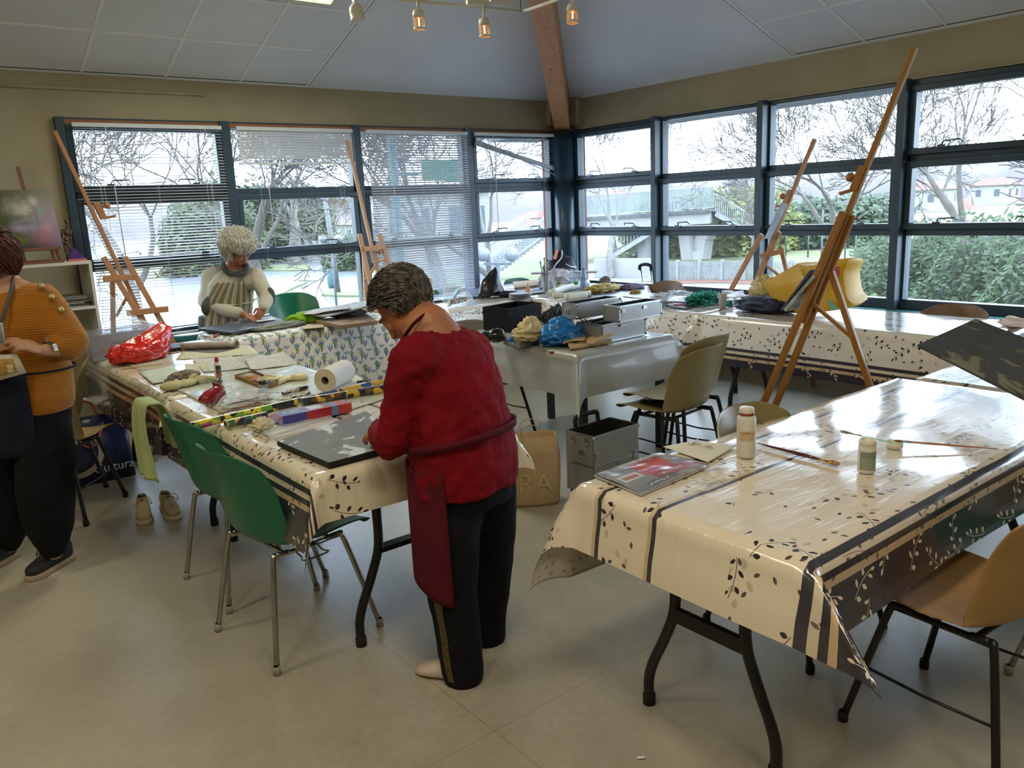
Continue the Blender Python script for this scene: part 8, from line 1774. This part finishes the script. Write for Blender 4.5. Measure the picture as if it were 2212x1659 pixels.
# ---------------------------------------------------------------- person with white curly hair
F3 = V((.10, -.99, 0)).normalized(); X3 = V((F3.y, -F3.x, 0)); S = plane_pt(V((2.40, 6.72, 0)).dot(HF))
p3 = thing('person', 'person with curly white hair in a cream fleece and striped apron', 'person', (2.36, 6.74, 0))
sk3 = skin_mat('skin_rosy', 'b57a5e', 'a3674c')
hc3 = S(514, 543, -.05); hf3 = (F3*.60-V((0, 0, 1))*.72+CR*.35).normalized(); hu3 = V((0, 0, 1))*.8+F3*.6
nb3 = S(502, 585, .02); ch3 = S(497, 632, .0); pe3 = S(486, 700, .02)
s_l, e_l, w_l = S(455, 597, .05), S(448, 656, -.10), S(528, 680, -.25); s_r, e_r, w_r = S(552, 596, .0), S(576, 640, -.10), S(570, 667, -.24)
b = MB(); Mh3 = head(b, hc3, hf3, hu3, 1.0); limb(b, [hc3-hf3*.03-V(hu3).normalized()*.04, nb3.lerp(hc3, .3), nb3], [.054, .055, .065]); limb(b, [s_l, nb3, s_r], [.05, .07, .05]); limb(b, [nb3, ch3, pe3], [.09, .12, .13])
limb(b, [s_l, e_l, w_l], [.044, .036, .026]); limb(b, [s_r, e_r, w_r], [.044, .036, .026])
for k in (-1, 1): limb(b, [pe3, V((pe3.x+.09*k, pe3.y+.0, pe3.z-.2)), V((pe3.x+.10*k, pe3.y, .45)), V((pe3.x+.10*k, pe3.y+.02, .06))], [.12, .085, .055, .04])
tgt = S(553, 690, -.26); hand(b, w_l, (tgt-w_l).normalized(), V((-.2, -.3, 1)), .9, (.8, .9, 1.0, 1.0), 1); hand(b, w_r, (tgt-w_r).normalized(), V((.4, -.5, .8)), .9, (.8, .9, 1.0, 1.0), -1)
b.build('body', sk3, p3, rm=.0048, smooth=3); eyes(p3, Mh3)
hair(p3, Mh3, 1, 1.08, 4200, hair_mat('hair_white', 'd9d5ca', 'b9b3a6', .6), 12, lambda d: 1 if (d.y < .45 and d.z > -.62) or d.z > .30 else 0, lambda d: V((d.x, -.4, .3)), L=.075, r=.0026, lift=.022, curl=1.7, el=(.092, .108, .098), ec=(0, -.012, .034))
m_fl = cloth_m('cream_fleece', 'c2bdac', 'b6b09e', 5, 150, .002, .95, .3, sheen=.3); g_ = MB()
def t3(px, py, df, a, b_): return (S(px, py, df), X3*a, F3*b_)
g_.loft([t3(488, 700, .02, .20, .17), t3(490, 670, .02, .185, .16), t3(494, 640, 0, .185, .155), t3(498, 612, 0, .185, .14), t3(500, 592, .0, .14, .10), t3(502, 582, 0, .085, .07)], 36)
limb(g_, [ch3.lerp(s_l, .7), s_l, s_l.lerp(e_l, .5), e_l, e_l.lerp(w_l, .85)], [.09, .076, .068, .062, .046], 18); limb(g_, [ch3.lerp(s_r, .7), s_r, s_r.lerp(e_r, .5), e_r, e_r.lerp(w_r, .85)], [.09, .074, .066, .060, .046], 18)
limb(g_, [s_l, nb3+V((0, 0, -.03)), s_r], [.072, .075, .072], 16)
fl = g_.build('fleece_top', m_fl, p3, rm=.009, smooth=3, disp=(.012, .09))
m_gr = cloth_m('grey_green_cloth', '5a5f56', '4d524a', 5, 150, .001, .9)
m = MB(); m.tube(bez([S(482, 572, -.02), S(486, 583, -.09), S(502, 592, -.12), S(524, 588, -.10), S(532, 574, -.02), S(522, 565, .07), S(494, 563, .07)], 5)[:-1], .022, 10, closed=True, ry=.8); m.build('collar', m_gr, p3)
m = MB(); c_ = e_l+(-HF)*.035+V((-.012, 0, .0)); m.ell(c_.lerp(w_l, .12), (.062, .035, .085), Matrix.Rotation(.5, 4, 'Y'), 18, 12); m.build('elbow_patch', m_gr, p3)
m = MB(); c_ = e_r+(-HF)*.0+CR*.030; m.ell(c_, (.042, .045, .075), None, 18, 12); m.build('elbow_patch', m_gr, p3)
def striped():
    m, b = newmat('striped_apron'); u, v, _ = sep(uvc()); s = mt('FRACT', u*9.0); k = mixc(s < .28, '7d7459', 'b0a58a'); k = mixc((s > .6)*(s < .72), k, '55503c'); k = mixc((s > .8)*(s < .86), k, 'cfc7b0'); NT.links.new(k.k, b.inputs['Base Color']); PB(b, rough=.9); bumpn(b, noi(mapv(uvc(), (18, 2, 1)), 3, 3), .008); return m
ap = MB()
def af(u, v):
    a = PI*(.5-(u-.5)*(.95 if v > .35 else .62+.94*v)); z0_, z1_ = S(500, 606).z, S(500, 716).z; z = z0_+(z1_-z0_)*v; cx = S(497-10*v, 606+110*v, 0); k = 1.0+.10*v
    return V((cx.x, cx.y, z))+X3*.195*k*math.cos(a)+F3*.172*k*math.sin(a)+F3*.008*math.sin(u*30)*(1-abs(v-.3))
ap.grid(af, 44, 20); o = ap.build('apron', striped(), p3); q = o.modifiers.new('t', 'SOLIDIFY'); q.thickness = .004
m = MB(); m.tube([p for p in ring_at(t3(493, 655, .01, .205, .178), 1.0)][:-1], .017, 8, closed=True, ry=.4); m.build('apron_tie', MATS['striped_apron'], p3)
tr_ = MB(); tr_.loft([(V((pe3.x, pe3.y, .60)), X3*.19, F3*.15), (V((pe3.x-.01, pe3.y, .72)), X3*.215, F3*.17), (V((pe3.x-.01, pe3.y, .82)), X3*.20, F3*.165)], 32)
for k in (-1, 1): limb(tr_, [V((pe3.x+.09*k, pe3.y, .62)), V((pe3.x+.10*k, pe3.y, .35)), V((pe3.x+.10*k, pe3.y, .09))], [.115, .09, .08], 18)
tr_.build('trousers', m_gr, p3, rm=.012, smooth=2)
for k in (-1, 1): shoe('x', None, None, V((pe3.x+.10*k, pe3.y-.03, 0)), -PI/2, m_bsh, m_csole, .26, p3, False)
